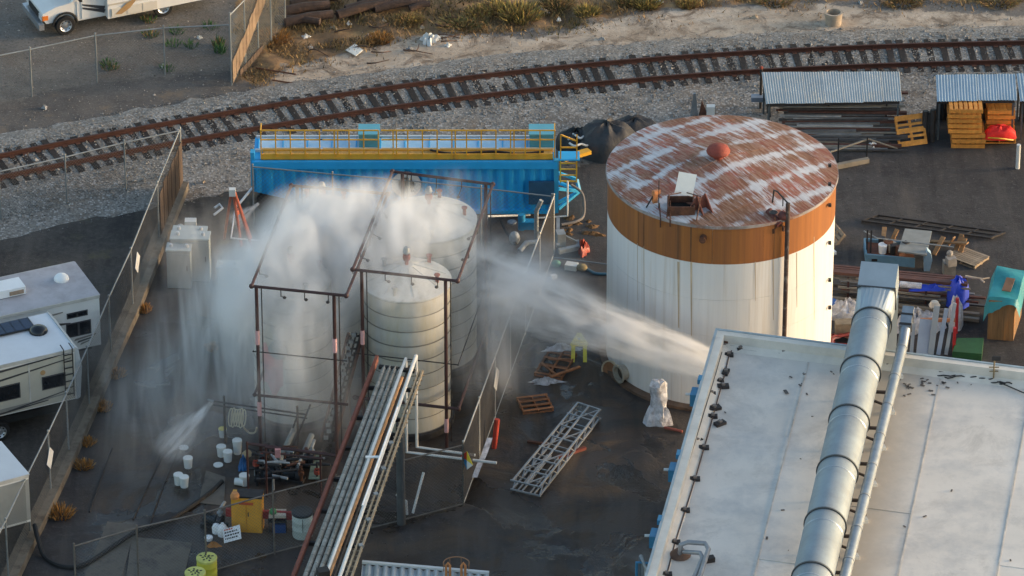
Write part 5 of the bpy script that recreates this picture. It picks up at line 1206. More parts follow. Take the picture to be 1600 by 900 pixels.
rb_ = pallet(woodp, "low orange pallet carrying the red cloth under the shelter", P(1560, 216), R(0), w=1.2, d=.8); rb_2 = dup(rb_, P(1560, 216, .18), R(1), "second low orange pallet directly under the red cloth")
fl_ = solo("yellow_strap", G().tube(smooth_path([P(1543, 215, .42), P(1556, 216, .6), P(1568, 217, .58), P(1583, 219, .42)]), .03, 6), yel, "yellow strap lying along the front of the red cloth", "strap", P(1562, 216))
solo("white_post", G().tube([P(1590, 263), P(1590, 263) + Vector((0, 0, HT(1590, 263, 226)))], .075, 10), white_paint, "short white pipe bollard standing on the asphalt at the right edge", "bollard", P(1590, 263))
# steel bars stacked under the lean-to
bars = [M("bar_a", (.05, .045, .045), .6, .4, .3, 3), M("bar_b", (.13, .125, .12), .55, .4, .25, 3), M("bar_c", (.075, .035, .028), .8, .2, .3, 3), M("bar_d", (.33, .33, .33), .45, .5, .2, 3), M("bar_e", (.18, .165, .14), .6, .2, .25, 3)]
rk = thing("bar_rack", "steel cantilever rack holding the long bars below the grey lean-to roof", "rack", P(1300, 200))
for x in (1200, 1290, 1380):
    q = P(x, 178); part("rack_upright", G().bar(q, q + Vector((0, 0, 1.3)), .1), dark_steel, rk)
    for z in (.25, .7, 1.15): part("rack_arm", G().bar(q + Vector((0, 0, z)), q + Vector((0, -1.5, z)), .06, .08), dark_steel, rk)
bar_desc = ["black", "dark grey", "rusty brown", "pale steel", "grey brown"]; used_b = {}
rb2 = random.Random(12)
tier = ["top tier", "upper tier", "middle tier", "lower tier", "ground tier"]
bars[0] = M("bar_a2", (.085, .08, .08), .6, .3, .3, 3); bars[1] = M("bar_b2", (.19, .185, .18), .55, .3, .25, 3); bars[2] = M("bar_c2", (.12, .055, .042), .8, .2, .3, 3); bars[3] = M("bar_d2", (.45, .45, .45), .5, .3, .2, 3); bars[4] = M("bar_e2", (.25, .225, .19), .6, .2, .25, 3)
for k in range(60):
    f_ = k / 60; gy2 = 186 + 52 * f_; z = 1.25 * (1 - f_) ** 1.2 + .06
    x0 = rb2.uniform(1190, 1228) + 50 * f_; x1 = rb2.uniform(1330, 1425) if k % 5 else rb2.uniform(1300, 1350)
    a = P(x0, gy2); b = P(x1, gy2 + rb2.uniform(-2.5, 2.5)); a.z = z; b.z = max(.05, z + rb2.uniform(-.05, .05)); mi = rb2.choice([0, 0, 1, 1, 1, 2, 2, 3, 4, 4]); w = rb2.uniform(.05, .13)
    rd = k % 3 == 0; g = G().tube([a, b], w * .5, 8) if rd else G().bar(a, b, w, w * rb2.uniform(.5, 1))
    solo("steel_bar", g, bars[mi], f"{'thick' if w > .09 else 'thin'} {bar_desc[mi]} {'round pipe' if rd else 'square bar'} in the {tier[int(f_ * 5)]} of the pile before the lean-to", "steel bar", (a + b) / 2, "long steel bars piled before the lean-to")
for k, (x0, x1, y, yt) in enumerate(((1444, 1447, 220, 176), (1450, 1453, 219, 178), (1456, 1458, 221, 174))):
    a = P(x0, y); solo("drum_post", G().tube([a, a + Vector((.02, .15, HT(x0, y, yt)))], .11, 10), dark_steel, ("left", "middle", "right")[k] + " dark upright pipe standing between the leaning pallet and the shelter", "pipe", a)
fr2 = thing("steelwork", "pale angle iron trolley frame on the asphalt right of the tank roof", "frame", P(1330, 252))  # static steel frame of beams and uprights
a, b = P(1297, 262, .1), P(1357, 250, .1); part("beam", G().bar(a, b, .16, .18), M("bar_tan", (.22, .19, .15), .8, 0, .3, 3), fr2)
for x, y, yt in ((1309, 258, 216), (1354, 250, 214)): q = P(x, y); part("upright", G().bar(q, q + Vector((0, 0, HT(x, y, yt))), .05), dark_steel, fr2)
part("beam", G().bar(P(1296, 238, .5), P(1357, 217, .6), .05), bars[4], fr2); part("beam", G().bar(P(1357, 217, .6), P(1402, 232, .1), .04), bars[4], fr2)
lf = lump(P(1363, 232), .25, .16, .2, 3); solo("plastic_scrap", lf, white_clean, "small white plastic scrap lying before the steel bars near the leaning pallet", "plastic", P(1363, 232))
# signal stub behind the tank
sgn = thing("relay_post", "small railway relay post with a grey box behind the big tank roof", "post", P(1188, 172))
q = P(1188, 172); part("post", G().tube([q, q + Vector((0, 0, 1.7))], .05, 8), dark_steel, sgn); part("box", G().box(q + Vector((-.05, -.1, .55)), (.6, .3, .18)), M("box_bluegrey", (.2, .24, .3), .6), sgn); part("finial", G().sph(q + Vector((0, 0, 1.75)), .07, 8, 6), redm, sgn)
sg2 = thing("switch_stand", "little grey and rust switch stand peeking over the rusty tank roof", "switch stand", P(1082, 185))
q = P(1078, 184); part("fin", G().plate([q, q + Vector((.3, 0, 0)), q + Vector((.2, 0, 1.0)), q + Vector((.12, 0, 1.0))], .06), galv, sg2); part("wedge", G().plate([q + Vector((.3, -.1, 0)), q + Vector((.7, -.1, 0)), q + Vector((.42, -.1, .75))], .08), rust, sg2); part("box", G().box(q + Vector((.75, 0, .25)), (.3, .25, .5)), white_paint, sg2)

# ================================================================ TARP PILE by the container
tarp_b = M("tarp_black", (.016, .016, .018), .55, 0, .3, 4, .3); tarp_c = M("tarp_charcoal", (.04, .038, .04), .7, 0, .3, 2, .7, 5)
solo("tarp_pile", lump(P(948, 234), 1.15, 1.0, 1.1, 21, fold=.045, sharp=.45), tarp_c, "charcoal draped tarp heap between the blue container and the rusty tank", "tarp", P(945, 236), smooth=True)
solo("tarp_pile", lump(P(900, 230), .75, .6, .7, 23, fold=.07, sharp=.5), tarp_b, "black plastic heap with white streaks at the right end of the blue container", "tarp", P(897, 232), smooth=True)
solo("tarp_pile", lump(P(990, 212), 1.0, .8, .7, 28, fold=.05, sharp=.5), tarp_c, "dark cloth heap tucked behind the rusty tank roof", "tarp", P(990, 212), smooth=True)
st = thing("plastic_strip", "crumpled white plastic strip lying over the black heap", "plastic", P(904, 226))
for ps in (((888, 216), (893, 207), (900, 210), (907, 214), (914, 209)), ((890, 222), (898, 226), (908, 223), (918, 225), (922, 212), (918, 206))):
    part("strip", G().tube(smooth_path([P(x, y + 2, .74 - .014 * abs(x - 904)) for x, y in ps], 5), .04, 6), white_paint, st)
solo("yellow_beam", G().bar(P(880, 248, .5), P(921, 236, .5), .28, .14), yel, "yellow steel beam poking out beside the black heap", "beam", P(900, 242))

# ================================================================ ELECTRICAL CABINETS
cab = M("cabinet_grey", (.23, .27, .28), .5, .1, .1, 1.5); cabt = M("cabinet_top", (.32, .37, .38), .5, .1, .1, 1.5)
def cabinet(label, px, py, w, d, ytop, bolts=2):
    c = P(px, py); h = HT(px, py, ytop); t = thing("electrical_cabinet", label, "cabinet", c + Vector((0, d / 2, 0)), R(-3), "grey electrical cabinets by the kerb wall")
    lp("body", G().box((0, 0, h / 2), (w, d, h - .08)), cab, t); lp("top", G().box((0, 0, h - .03), (w + .05, d + .05, .06)), cabt, t); lp("plinth", G().box((0, 0, .05), (w - .06, d - .06, .1)), dark_steel, t)
    lp("door", G().box((0, -d / 2 - .012, h / 2), (w - .08, .02, h - .28)), cab, t)
    lp("handle", G().box((w / 2 - .12, -d / 2 - .035, h * .55), (.04, .03, .2)), dark_steel, t)
    for k in range(bolts): lp("lifting_eye", G().lathe((lerp(-w / 3, w / 3, k / max(1, bolts - 1)), 0, h), [(.07, 0), (.06, .1), (.02, .12)], 10), alu, t)
    return t
cabinet("narrow grey electrical cabinet standing front left of its group", 281, 452, .82, .5, 391, 2); cabinet("tall grey electrical cabinet behind the narrow one, widest of the group", 299, 441, 1.32, .55, 373, 2)
cabinet("grey electrical cabinet at the back of the group with a flat top", 298, 425, 1.15, .5, 364, 2)
cabinet("small pale cabinet fading into the spray right of the others", 357, 450, .75, .5, 418, 2)
mc_ = thing("motor_unit", "dark motor unit with a white box on top behind the grey cabinets", "motor", P(296, 382)); q = P(296, 388)
part("base", G().box(q + Vector((0, .2, .35)), (.95, .6, .7)), M("motor_brown", (.07, .06, .055), .7, 0, .3, 4), mc_); part("white_box", G().box(q + Vector((.05, .3, .85)), (.4, .3, .25)), white_paint, mc_); part("fitting", G().tube([q + Vector((.5, .1, .1)), q + Vector((.5, .1, .7)), q + Vector((.6, .0, .8))], .07, 8), white_paint, mc_); part("cover", G().sph(q + Vector((-.3, .1, .75)), .16, 10, 6), galv_dull, mc_)
# orange A frame
af = thing("trestle", "orange steel A frame trestle with a white cap half lost in spray", "trestle", P(375, 390)); og = M("trestle_orange", (.36, .075, .035), .6, 0, .2, 3)
ap = PY(363, 300, P(375, 400).y)
for x, y in ((350, 374), (377, 385), (392, 372), (396, 395)): part("leg", G().tube([P(x, y), ap + Vector((.02 * (x - 363) / 8, 0, 0))], .05, 8), og, af)
part("cap", G().box(ap, (.22, .2, .26)), white_paint, af); part("spreader", G().bar(lerp(P(377, 385), ap, .6), lerp(P(392, 372), ap, .62), .1, .2), og, af)
solo("white_pipe", G().tube([P(371, 322, .6), P(394, 294, 1.0)], .045, 8), white_clean, "slanting white pipe leading from the orange trestle to the container", "pipe", P(382, 310))
solo("white_pipe", G().tube([P(334, 336, .2), P(348, 325, .35), P(343, 319, .35), P(335, 325, .3)], .045, 8), white_clean, "hooked white pipe end sticking up left of the orange trestle", "pipe", P(340, 330))
solo("white_pipe", G().tube([P(367, 330, .5), P(361, 372, .5), P(425, 378, .5)], .03, 6), white_clean, "thin white pipe bent in an L along the ground near the trestle", "pipe", P(370, 370))

# ================================================================ LOWER LEFT: buckets, cabinet, drums, signs, hose
bk = M("bucket_white", (.62, .66, .66), .5, 0, .06, 2)
def bucket(label, px, py, r=.15, h=.36, lid=None):
    c = P(px, py); t = thing("bucket", label, "bucket", c, 0, "white plastic buckets on the wet yard")
    lp("shell", G().lathe((0, 0, 0), [(r * .85, 0), (r, h * .85), (r * 1.07, h * .87), (r * 1.07, h), (r * .98, h)], 20), bk, t, True); lp("lid", G().lathe((0, 0, h), [(r * 1.05, -.015), (r * 1.05, .012), (.01, .015)], 20), lid or bk, t)
    return t
bucket("white bucket standing alone on the dark wet ground", 294, 730); bucket("left bucket of the touching pair in the open yard", 279, 756); bucket("right bucket of the touching pair in the open yard", 288, 760)
bucket("left bucket of the pair below the yellow lid", 346, 712); bucket("right bucket of the pair below the yellow lid", 356, 720); bucket("tall white bucket beside the blue scrap", 371, 708, .15, .5); bucket("pale bucket by the pump skid with a tipped one beside it", 382, 757, .16); bucket("bucket tucked against the post under the hose coil", 348, 682, .13, .3, M("lid_yellow", (.62, .52, .12), .5))
b_ = thing("bucket", "white bucket tipped on its side next to the pump skid", "bucket", P(374, 752, .14), 0, "white plastic buckets on the wet yard"); lp("shell", G().tube([(-.15, 0, 0), (.15, -.05, 0)], .12, 16, .14), bk, b_, True); lp("rim", G().tube([(.13, -.045, 0), (.165, -.055, 0)], .155, 16), bk, b_)
for x, y, lab in ((341, 727, "round white lid lying flat near the pair of buckets"), (287, 700, "faint round lid lying on wet ground under the spray")): solo("plastic_disc", G().lathe(P(x, y, .01), [(.16, 0), (.16, .03), (.01, .032)], 20), bk, lab, "lid", P(x, y))
yc = thing("safety_cabinet", "yellow two door safety cabinet with clutter on top, lower left yard", "cabinet", P(386, 832), R(-6)); hh3 = HT(386, 832, 779)
ycm = M("cabinet_yellow", (.70, .34, .04), .5, 0, .12, 2, col2=(.58, .28, .05), t2=.6)
lp("body", G().box((0, .25, hh3 / 2), (.98, .5, hh3)), ycm, yc)
for s_, w in ((-1, .46), (1, .46)): lp("door", G().box((s_ * .245, -.012, hh3 / 2), (w, .024, hh3 - .12)), ycm, yc)
lp("warning_label", G().box((0, -.03, hh3 * .86), (.46, .008, .1)), M("label_red", (.55, .09, .03), .5, 0, .1), yc); lp("handle", G().box((.06, -.035, hh3 * .55), (.03, .03, .14)), dark_steel, yc); lp("top_tray", G().box((.08, .25, hh3 + .03), (.85, .5, .06)), dark_steel, yc); lp("leg", G().box((.4, .25, -.0), (.1, .4, .02)), dark_steel, yc)
solo("orange_tool", G().lathe(P(367, 778, hh3 + .05) , [(.14, 0), (.15, .1), (.1, .2), (.01, .2)], 12), M("tool_orange", (.6, .25, .08), .6, 0, .3, 6), "round orange fitting sitting on the yellow cabinet top", "fitting", P(367, 778, hh3))
def drum(name, label, px, py, r, h, mat, lidmat, cat, top=None, rings=True):
    c = P(px, py); t = thing(name, label, cat, c); prof = [(r * .97, 0), (r, .03), (r, h * .33), (r * 1.02, h * .345), (r, h * .36), (r, h * .66), (r * 1.02, h * .675), (r, h * .69), (r, h - .02), (r * .97, h)]
    lp("shell", G().lathe((0, 0, 0), prof, 28), mat, t, True); lp("lid", G().lathe((0, 0, h), [(r * 1.04, -.05), (r * 1.04, .02), (r * .94, .035), (.01, .036)], 28), lidmat, t); return t
dd1 = drum("plastic_drum", "white plastic drum with a black lid beside the pipe bridge", 473, 836, .33, .88, M("drum_white", (.45, .52, .50), .5, 0, .08, 2), M("lid_black", (.022, .026, .03), .5, 0, .2), "drum")
lp("seam", G().box((.02, -.335, .55), (.015, .01, .5)), dark_steel, dd1)
lim = M("drum_lime", (.58, .56, .07), .5, 0, .12, 3); liml = M("drum_lime_lid", (.55, .56, .16), .6, 0, .2, 6)
for x, y, lab in ((324, 903, "right lime yellow drum with perforated lid at the bottom edge"), (306, 926, "left lime yellow drum with perforated lid at the bottom edge")):
    d_ = drum("plastic_drum", lab, x, y, .32, .75, lim, liml, "drum")
    for k in range(11): a = k * 2.4; rr = .055 + .017 * k; lp("lid_hole", G().box((rr * math.cos(a), rr * math.sin(a), .79), (.075, .05, .012), a), M("hole_dark", (.05, .055, .05), .9), d_)
sb = thing("sign_board", "small white board with blurred dark lines of text leaning by the yellow cabinet", "sign", P(363, 845), R(12))
lp("board", G().plate([(-.28, -.12, .02), (.28, -.12, .12), (.28, .16, .48), (-.28, .16, .36)], .02), white_clean, sb)
dv = Vector((.56, 0, .10)); uv_ = Vector((0, .28, .35)); og_ = Vector((-.28, -.12, .02)); nr_ = dv.cross(uv_).normalized()
for k, (ln, rr, mt) in enumerate(((.5, .84, 1), (.8, .64, 0), (.86, .42, 0), (.72, .2, 0))):
    x = .08
    while x < ln:
        w = random.uniform(.05, .13); a = og_ + dv * x + uv_ * rr + nr_ * .006; part_q = [a, a + dv * w, a + dv * w + uv_ * .11, a + uv_ * .11]
        lp("text_mark", G().plate(part_q, .004), (dark_steel, M("label_red", (.55, .09, .03), .5, 0, .1))[mt], sb); x += w + .035
jg = solo("plastic_jug", G().lathe(P(348, 836), [(.16, 0), (.17, .26), (.12, .36), (.05, .4), (.05, .45), (.01, .45)], 16), white_clean, "white plastic jug standing left of the small sign board", "jug", P(348, 836), smooth=True)
solo("plastic_jug", G().lathe(P(338, 832), [(.13, 0), (.14, .2), (.1, .3), (.04, .33), (.01, .34)], 16), white_clean, "smaller white jug behind the taller one near the sign board", "jug", P(338, 832), smooth=True)
solo("plastic_cap", G().lathe(P(326, 843), [(.13, 0), (.14, .1), (.05, .14), (.01, .14)], 14), white_clean, "small white cap on the ground above the lime drums", "cap", P(326, 843))  # a loose white cap lying on the ground
solo("orange_scrap", lump(P(334, 853), .22, .12, .12, 41), M("scrap_orange", (.38, .17, .05), .8), "rusty orange scrap lying just above the lime drums", "scrap", P(334, 853))
pm_ = M("pump_dark", (.035, .035, .04), .6, .3, .3, 5); pm2 = M("pump_blue", (.022, .03, .04), .6, .2, .3, 4)
def pump(name, label, px, py, s_=1., seed=0, cat="pump"):
    r_ = random.Random(seed); c = P(px, py); t = thing(name, label, cat, c, r_.uniform(-.5, .5))
    lp("skid", G().box((0, 0, .05), (1.0 * s_, .5 * s_, .1)), dark_steel, t); lp("motor", G().tube([(-.42 * s_, 0, .32 * s_), (.1 * s_, 0, .32 * s_)], .2 * s_, 14), pm2, t, True)
    lp("casing", G().tube([(.16 * s_, 0, .3 * s_), (.36 * s_, 0, .3 * s_)], .26 * s_, 16), pm_, t, True); lp("discharge_pipe", G().tube([(.26 * s_, 0, .4 * s_), (.26 * s_, 0, .85 * s_), (.26 * s_, .5 * s_, .9 * s_)], .07 * s_, 8), galv_dull, t, True)
    lp("flange", G().tube([(.26 * s_, 0, .68 * s_), (.26 * s_, 0, .73 * s_)], .13 * s_, 12), galv, t); lp("terminal_box", G().box((-.2 * s_, 0, .56 * s_), (.2 * s_, .18 * s_, .14 * s_)), pm_, t); return t
pump("pump_skid", "dark pump on a skid left of the yellow cabinet", 335, 822, .8, 1); pump("pump_skid", "pump with a tall pipe below the dark pipe rack, left one", 424, 748, .75, 2); pump("pump_skid", "pump with a tall pipe nearest the green plate", 458, 750, .75, 3); pump("pump_skid", "small pump half hidden behind the other two", 442, 728, .65, 5); pump("pump_skid", "pump close under the pipe bridge channel", 478, 726, .8, 7)
vmn = thing("valve_manifold", "tangle of small dark pipes and pale valves below the dark pipe rack", "valve manifold", P(450, 742)); rv = random.Random(19)
for k in range(26):
    x, y = rv.uniform(398, 505), rv.uniform(712, 766); q = P(x, y); hh_ = rv.uniform(.25, 1.0)
    part("riser", G().tube([q, q + Vector((0, 0, hh_)), q + Vector((rv.uniform(-.5, .5), rv.uniform(-.3, .3), hh_))], rv.uniform(.025, .06), 7), rv.choice([dark_steel, dark_steel, rust, pm_, galv_dull]), vmn)
    if k % 2 == 0: part("valve", G().tube([q + Vector((0, 0, hh_ * .5)), q + Vector((0, 0, hh_ * .5 + .12))], rv.uniform(.07, .12), 10).box(q + Vector((0, -.05, hh_ * .5 + .2)), (.16, .05, .05)), rv.choice([galv_dull, M("valve_tan", (.33, .24, .17), .7), pm_, redm, rust]), vmn)
for k in range(10):
    q = P(rv.uniform(398, 500), rv.uniform(715, 762), rv.uniform(.2, .9)); part("header_pipe", G().tube([q, q + Vector((rv.uniform(.5, 1.3), rv.uniform(-.2, .2), 0))], rv.uniform(.03, .06), 7), rv.choice([dark_steel, rust, galv_dull, pm_]), vmn)
rbar = solo("red_barrier", G().bar(P(353, 800, .55), P(459, 806, .55), .1, .28), M("barrier_red", (.26, .03, .03), .6, 0, .2, 2), "low dark red steel barrier behind the yellow cabinet and drum", "barrier", P(400, 806))
bx = thing("tool_cart", "small cart with a green ball, cream tray and blue bin beside the drum", "cart", P(434, 832)); q = P(434, 832)
part("tray", G().box(q + Vector((0, .15, .62)), (.55, .4, .1)), M("tray_cream", (.5, .43, .35), .6, 0, .1), bx); part("frame", G().box(q + Vector((0, .15, .42)), (.6, .42, .06)).bar(q + Vector((-.27, 0, 0)), q + Vector((-.27, 0, .6)), .04).bar(q + Vector((.27, 0, 0)), q + Vector((.27, 0, .6)), .04), dark_steel, bx); part("bin", G().box(q + Vector((.05, .1, .17)), (.42, .35, .3)), M("bin_blue", (.02, .06, .19), .5, 0, .1), bx); part("green_ball", G().sph(q + Vector((-.14, .08, .74)), .12, 12, 8), M("ball_green", (.03, .22, .09), .5), bx)
gp = solo("green_plate", G().plate([P(489, 706, .05), P(503, 706, .05), P(503, 749, .3), P(482, 749, .3)], .04), M("plate_green", (.17, .22, .17), .7, 0, .1), "pale green sheet plate leaning beside the pipe bridge", "plate", P(494, 730))
# dark pipe rack over the pumps
pr = thing("pipe_rack", "low rack of dark pipes over the pumps left of the pipe bridge", "pipe rack", P(450, 760)); zz = 2.0
for (x0, y0_, x1, y1_, r_) in ((388, 693, 525, 712, .05), (414, 699, 510, 708, .04), (409, 706, 505, 717, .03)): part("pipe", G().tube([P(x0, y0_, zz), P(x1, y1_, zz - .05)], r_, 8), rust_pipe, pr)
for x in (388, 417, 502): q = P(x, 772 + (x - 388) * .14); part("leg", G().tube([q, q + Vector((0, 0, zz))], .035, 8), rust_pipe, pr)
# spray rail with hose
srl = thing("hose_rail", "thin dark hose rail carrying a coiled cream hose and a spraying nozzle", "rail", P(352, 700)); zr = 1.6
a, b = P(333, 627, zr), P(480, 648, zr)
part("rail", G().tube([a, b], .03, 6), dark_steel, srl); part("rail", G().tube([a + Vector((0, 0, -.14)), b + Vector((0, 0, -.14))], .025, 6), dark_steel, srl)
for x in (352, 466): q = P(x, 690 + (x - 352) * .14 + 2); part("upright", G().tube([q, q + Vector((0, 0, zr + .2))], .04, 8), dark_steel, srl)
part("brace", G().tube([P(447, 700), P(466, 645, zr)], .03, 6).tube([P(452, 712), P(485, 632, 2.0)], .035, 6), dark_steel, srl)
part("nozzle", G().tube([a, a + Vector((-.18, -.05, .1))], .05, 10, .02), galv, srl)
hs = thing("hose_coil", "coiled cream hose hanging from the dark rail", "hose", P(373, 690)); hm = M("hose_cream", (.52, .47, .36), .7, 0, .1, 3)
q = P(371, 650, zr - .35)
for k in range(6): part("coil", G().tube([q + Vector((.085 * k - .22 + .07 * math.cos(t_) + .03 * math.sin(t_), -.012 * k + .03 * math.sin(t_), (.33 + .03 * math.sin(k * 2)) * math.sin(t_) - .05)) for t_ in np.linspace(0, 6.28, 18)], .02, 6), hm, hs, smooth=True)
part("tail", G().tube(smooth_path([q + Vector((.1, 0, -.2)), P(381, 668, .7), P(389, 676, .4), P(398, 676, .6), P(401, 668, .9)]), .03, 6), hm, hs, smooth=True)
# black fire hose
solo("black_hose", G().tube(smooth_path([P(54, 820, .6), P(60, 845, .4), P(70, 870, .06), P(90, 883, .06), P(115, 886, .06), P(140, 878, .08), P(175, 855, .1), P(213, 831, .2), P(260, 815, .12), P(300, 790, .06), P(330, 768, .06), P(347, 752, .06)], 6), .075, 8), black, "thick black hose looping across the yard from the kerb fence", "hose", P(140, 870), smooth=True)
for k, ps in enumerate((((250, 700), (225, 760), (200, 830)), ((235, 690), (205, 750), (178, 812)), ((175, 700), (160, 740), (140, 800)))):
    solo("ground_hose", G().tube(smooth_path([P(x + 30 * (k < 2), y, .02) for x, y in ps], 5), .03, 6), black_cable, ("right", "middle", "left")[k] + " thin dark hose lying lengthwise on the lower left asphalt", "hose", P(*ps[1]))
pads = [[(168, 815), (212, 819), (188, 910), (128, 910)], [(206, 838), (300, 848), (285, 910), (196, 910)], [(322, 735), (352, 745), (350, 790), (310, 785)]]
for pg_ in pads: props(link("concrete_pad", mesh_of("concrete_pad", G().slab([P(x, y, .03) for x, y in pg_], .03), M("pad_concrete", (.135, .12, .10), .9, 0, .3, 1.2, .1, col2=(.06, .055, .05), t2=.56))), "tan concrete pad in the lower left yard", None, None, "structure")
bs_ = solo("blue_scrap", lump(P(380, 730), .16, .3, .35, 61), M("scrap_blue", (.02, .11, .28), .6), "bright blue plastic scrap standing beside the white buckets", "scrap", P(380, 730))
solo("beige_roll", G().tube([P(383, 712, .15), P(388, 708, .3)], .14, 14), M("roll_beige", (.42, .33, .2), .7), "small beige roll of tape above the blue scrap", "roll", P(385, 710))
bag = M("bag_pink", (.5, .24, .24), .7)
solo("pink_tag", G().box(P(434, 708, 2.02), (.18, .1, .3)), bag, "faded pink tag tied to the dark pipe rack", "tag", P(434, 708))
# diagonal pale pipes under the left tanks
for k, (a, b) in enumerate((((430, 735, .2), (462, 665, .9)), ((466, 728, .2), (487, 680, .6)))): solo("inclined_pipe", G().tube([P(*a), P(*b)], .1, 10), M("pipe_greygreen", (.2, .22, .21), .6, 0, .2, 3), ("left", "right")[k] + " pale inclined pipe between the pumps and left tank", "pipe", P(a[0], a[1]))

# ================================================================ CENTRE YARD
yf = M("frame_yellow", (.72, .64, .07), .6, 0, .2, 3)
ar = thing("arrow_frame", "yellow steel frame shaped like an upright arrow leaning on the big tank side", "frame", P(906, 566)); q0 = P(906, 566); Yp = q0.y
def ap_(x, y): return PY(x, y, Yp + (566 - y) * .012)
for a, b in (((893, 540), (905, 521)), ((905, 521), (917, 540)), ((892, 538), (918, 538)), ((914, 537), (914, 566)), ((896, 540), (895, 566))): part("member", G().bar(ap_(*a), ap_(*b), .13, .05, up=(0, 1, 0)), yf, ar)
part("gusset", G().box(ap_(905, 534), (.25, .04, .14)), yf, ar)
plw = M("clear_plastic", (.56, .57, .62), .35, 0, .35, 5, .8, 7, col2=(.34, .33, .35), t2=.56, s2=4)
solo("plastic_sheet", lump(P(876, 546, .3), .62, .14, .16, 71, fold=.3), plw, "torn white plastic on the top end of the broken pallet", "plastic", P(876, 546)); solo("plastic_sheet", lump(P(852, 598), .5, .13, .14, 72, fold=.35), plw, "torn white plastic lying below the broken pallet", "plastic", P(852, 598))
wr = thing("wrapped_machine", "machine wrapped in crinkled clear plastic standing by the big tank foot", "wrapped machine", P(1028, 660)); q = P(1028, 660); hw_ = HT(1028, 660, 596)
part("wrap_base", lump(q, .46, .32, .62, 81, fold=.14, sharp=.5), plw, wr, smooth=True)
g = G().lathe(q + Vector((.02, .05, .0)), [(.28, .3), (.26, .7), (.29, .95), (.26, hw_ - .15), (.18, hw_), (.01, hw_ + .02)], 10); rw_ = random.Random(4)
for i in range(len(g.v)): g.v[i] += Vector((rw_.uniform(-.07, .07), rw_.uniform(-.07, .07), rw_.uniform(-.03, .03)))
part("wrap_column", g, plw, wr, smooth=True)
solo("red_pipe", G().tube([P(1038, 668, .06), P(1066, 674, .06)], .045, 8), M("pipe_red", (.26, .06, .04), .6), "short red pipe on the ground beside the wrapped machine", "pipe", P(1050, 670))
# aluminium truss frames
af_ = thing("truss_frame", "pair of aluminium lattice frames lying diagonally on wet asphalt", "frame", P(868, 715)); al = M("frame_alu", (.33, .355, .385), .4, .6, .12, 4)
c0, c1, c2, c3_ = P(801, 768), P(843, 778), P(937, 657), P(903, 646)
def fp(s_, t_, z): q = lerp(lerp(c0, c1, s_), lerp(c3_, c2, s_), t_); return Vector((q.x, q.y, z))
for z in (.08, .42):
    for s_ in (0, .5, 1) if z > .2 else (0, 1): part("chord", G().bar(fp(s_, 0, z), fp(s_, 1, z), .055), al, af_)
    for k in range(8): part("cross_member", G().bar(fp(-.08 if k % 3 == 0 else 0, k / 7, z), fp(1.05, k / 7, z), .045), al, af_)
for k in range(7):
    part("diagonal", G().bar(fp(0 if k % 2 else .5, k / 7, .42), fp(.5 if k % 2 else 1, (k + 1) / 7, .42), .035), al, af_)
    for s_ in (0, 1): part("strut", G().bar(fp(s_, k / 7, .08), fp(s_, (k + .5) / 7, .42), .035).bar(fp(s_, (k + .5) / 7, .42), fp(s_, (k + 1) / 7, .08), .03), al, af_)
for s_ in (.2, .35, .65, .8): part("slat", G().bar(fp(s_, 0, .1), fp(s_, .45, .1), .04), al, af_)
solo("rust_bar", G().bar(P(824, 690, .05), P(855, 694, .05), .08), rust, "short rusty bar on the asphalt left of the aluminium frames", "bar", P(840, 692))
solo("rust_bar", G().bar(P(870, 715, .05), P(915, 700, .05), .1), M("rust_red_bar", (.2, .05, .035), .8), "reddish rusty bar lying along the right side of the aluminium frames", "bar", P(895, 708))
rs = solo("red_cylinder", G().tube([P(772, 700), PY(777, 655, P(772, 700).y + .1)], .09, 10), M("extinguisher_red", (.42, .05, .03), .5), "slim red cylinder leaning outside the tan fence", "cylinder", P(774, 680))
ws = thing("plastic_drape", "crumpled white plastic draped along the foot of the tan fence corner", "plastic", P(748, 745))
for a, b, s_ in (((765, 684), (757, 708), 1), ((757, 708), (748, 728), 2), ((750, 722), (741, 746), 3)):
    part("sheet", G().add([PY(x, y, P(735, 775).y + (775 - y) * .03) + Vector((w, 0, 0)) for (x, y) in (a, lerp(Vector(a), Vector(b), .5), b) for w in (-.08, .10)], [(0, 1, 3, 2), (2, 3, 5, 4)]), plw, ws)
# clutter between container and big tank
solo("red_hood", lump(P(911, 393), .2, .36, .34, 55, fold=.2, sharp=.45), M("tank_red", (.33, .05, .03), .5, 0, .2), "crumpled red cloth hood lying near the grey trailer frame", "cloth", P(910, 390), smooth=True)
dw = thing("drawbar_trailer", "small grey trailer tongue frame on the asphalt beside the crumpled red cloth", "trailer frame", P(888, 385))
for a, b, w in (((873, 393, .2), (904, 386, .2), .16), ((882, 368, .35), (902, 378, .35), .06), ((872, 340, .6), (872, 385, .3), .12), ((902, 376, .3), (904, 388, .2), .1)): part("beam", G().bar(P(*a), P(*b), w), galv_dull, dw)
part("housing", G().box(P(876, 372, .45), (.3, .4, .5), .2), galv_dull, dw)
solo("paper_box", G().box(P(893, 416, .1), (.42, .3, .2), -.3), white_paint, "crushed white carton on the asphalt left of the big tank", "carton", P(893, 416)); solo("burlap_bag", G().sph(P(909, 418, .12), .2, 12, 8, (1, .8, .7)), M("burlap", (.21, .16, .07), .9, 0, .3, 6), "small brown burlap bag beside the white carton", "bag", P(909, 418), smooth=True)
solo("green_bag", G().sph(P(869, 412, .12), .17, 12, 8, (1, .8, .8)), M("bag_green", (.05, .19, .13), .7), "small green bag at the foot of the tan fence", "bag", P(869, 412), smooth=True); solo("paper_box", G().box(P(865, 432, .06), (.2, .16, .12), .4), white_paint, "tiny white carton below the green bag", "carton", P(865, 432))
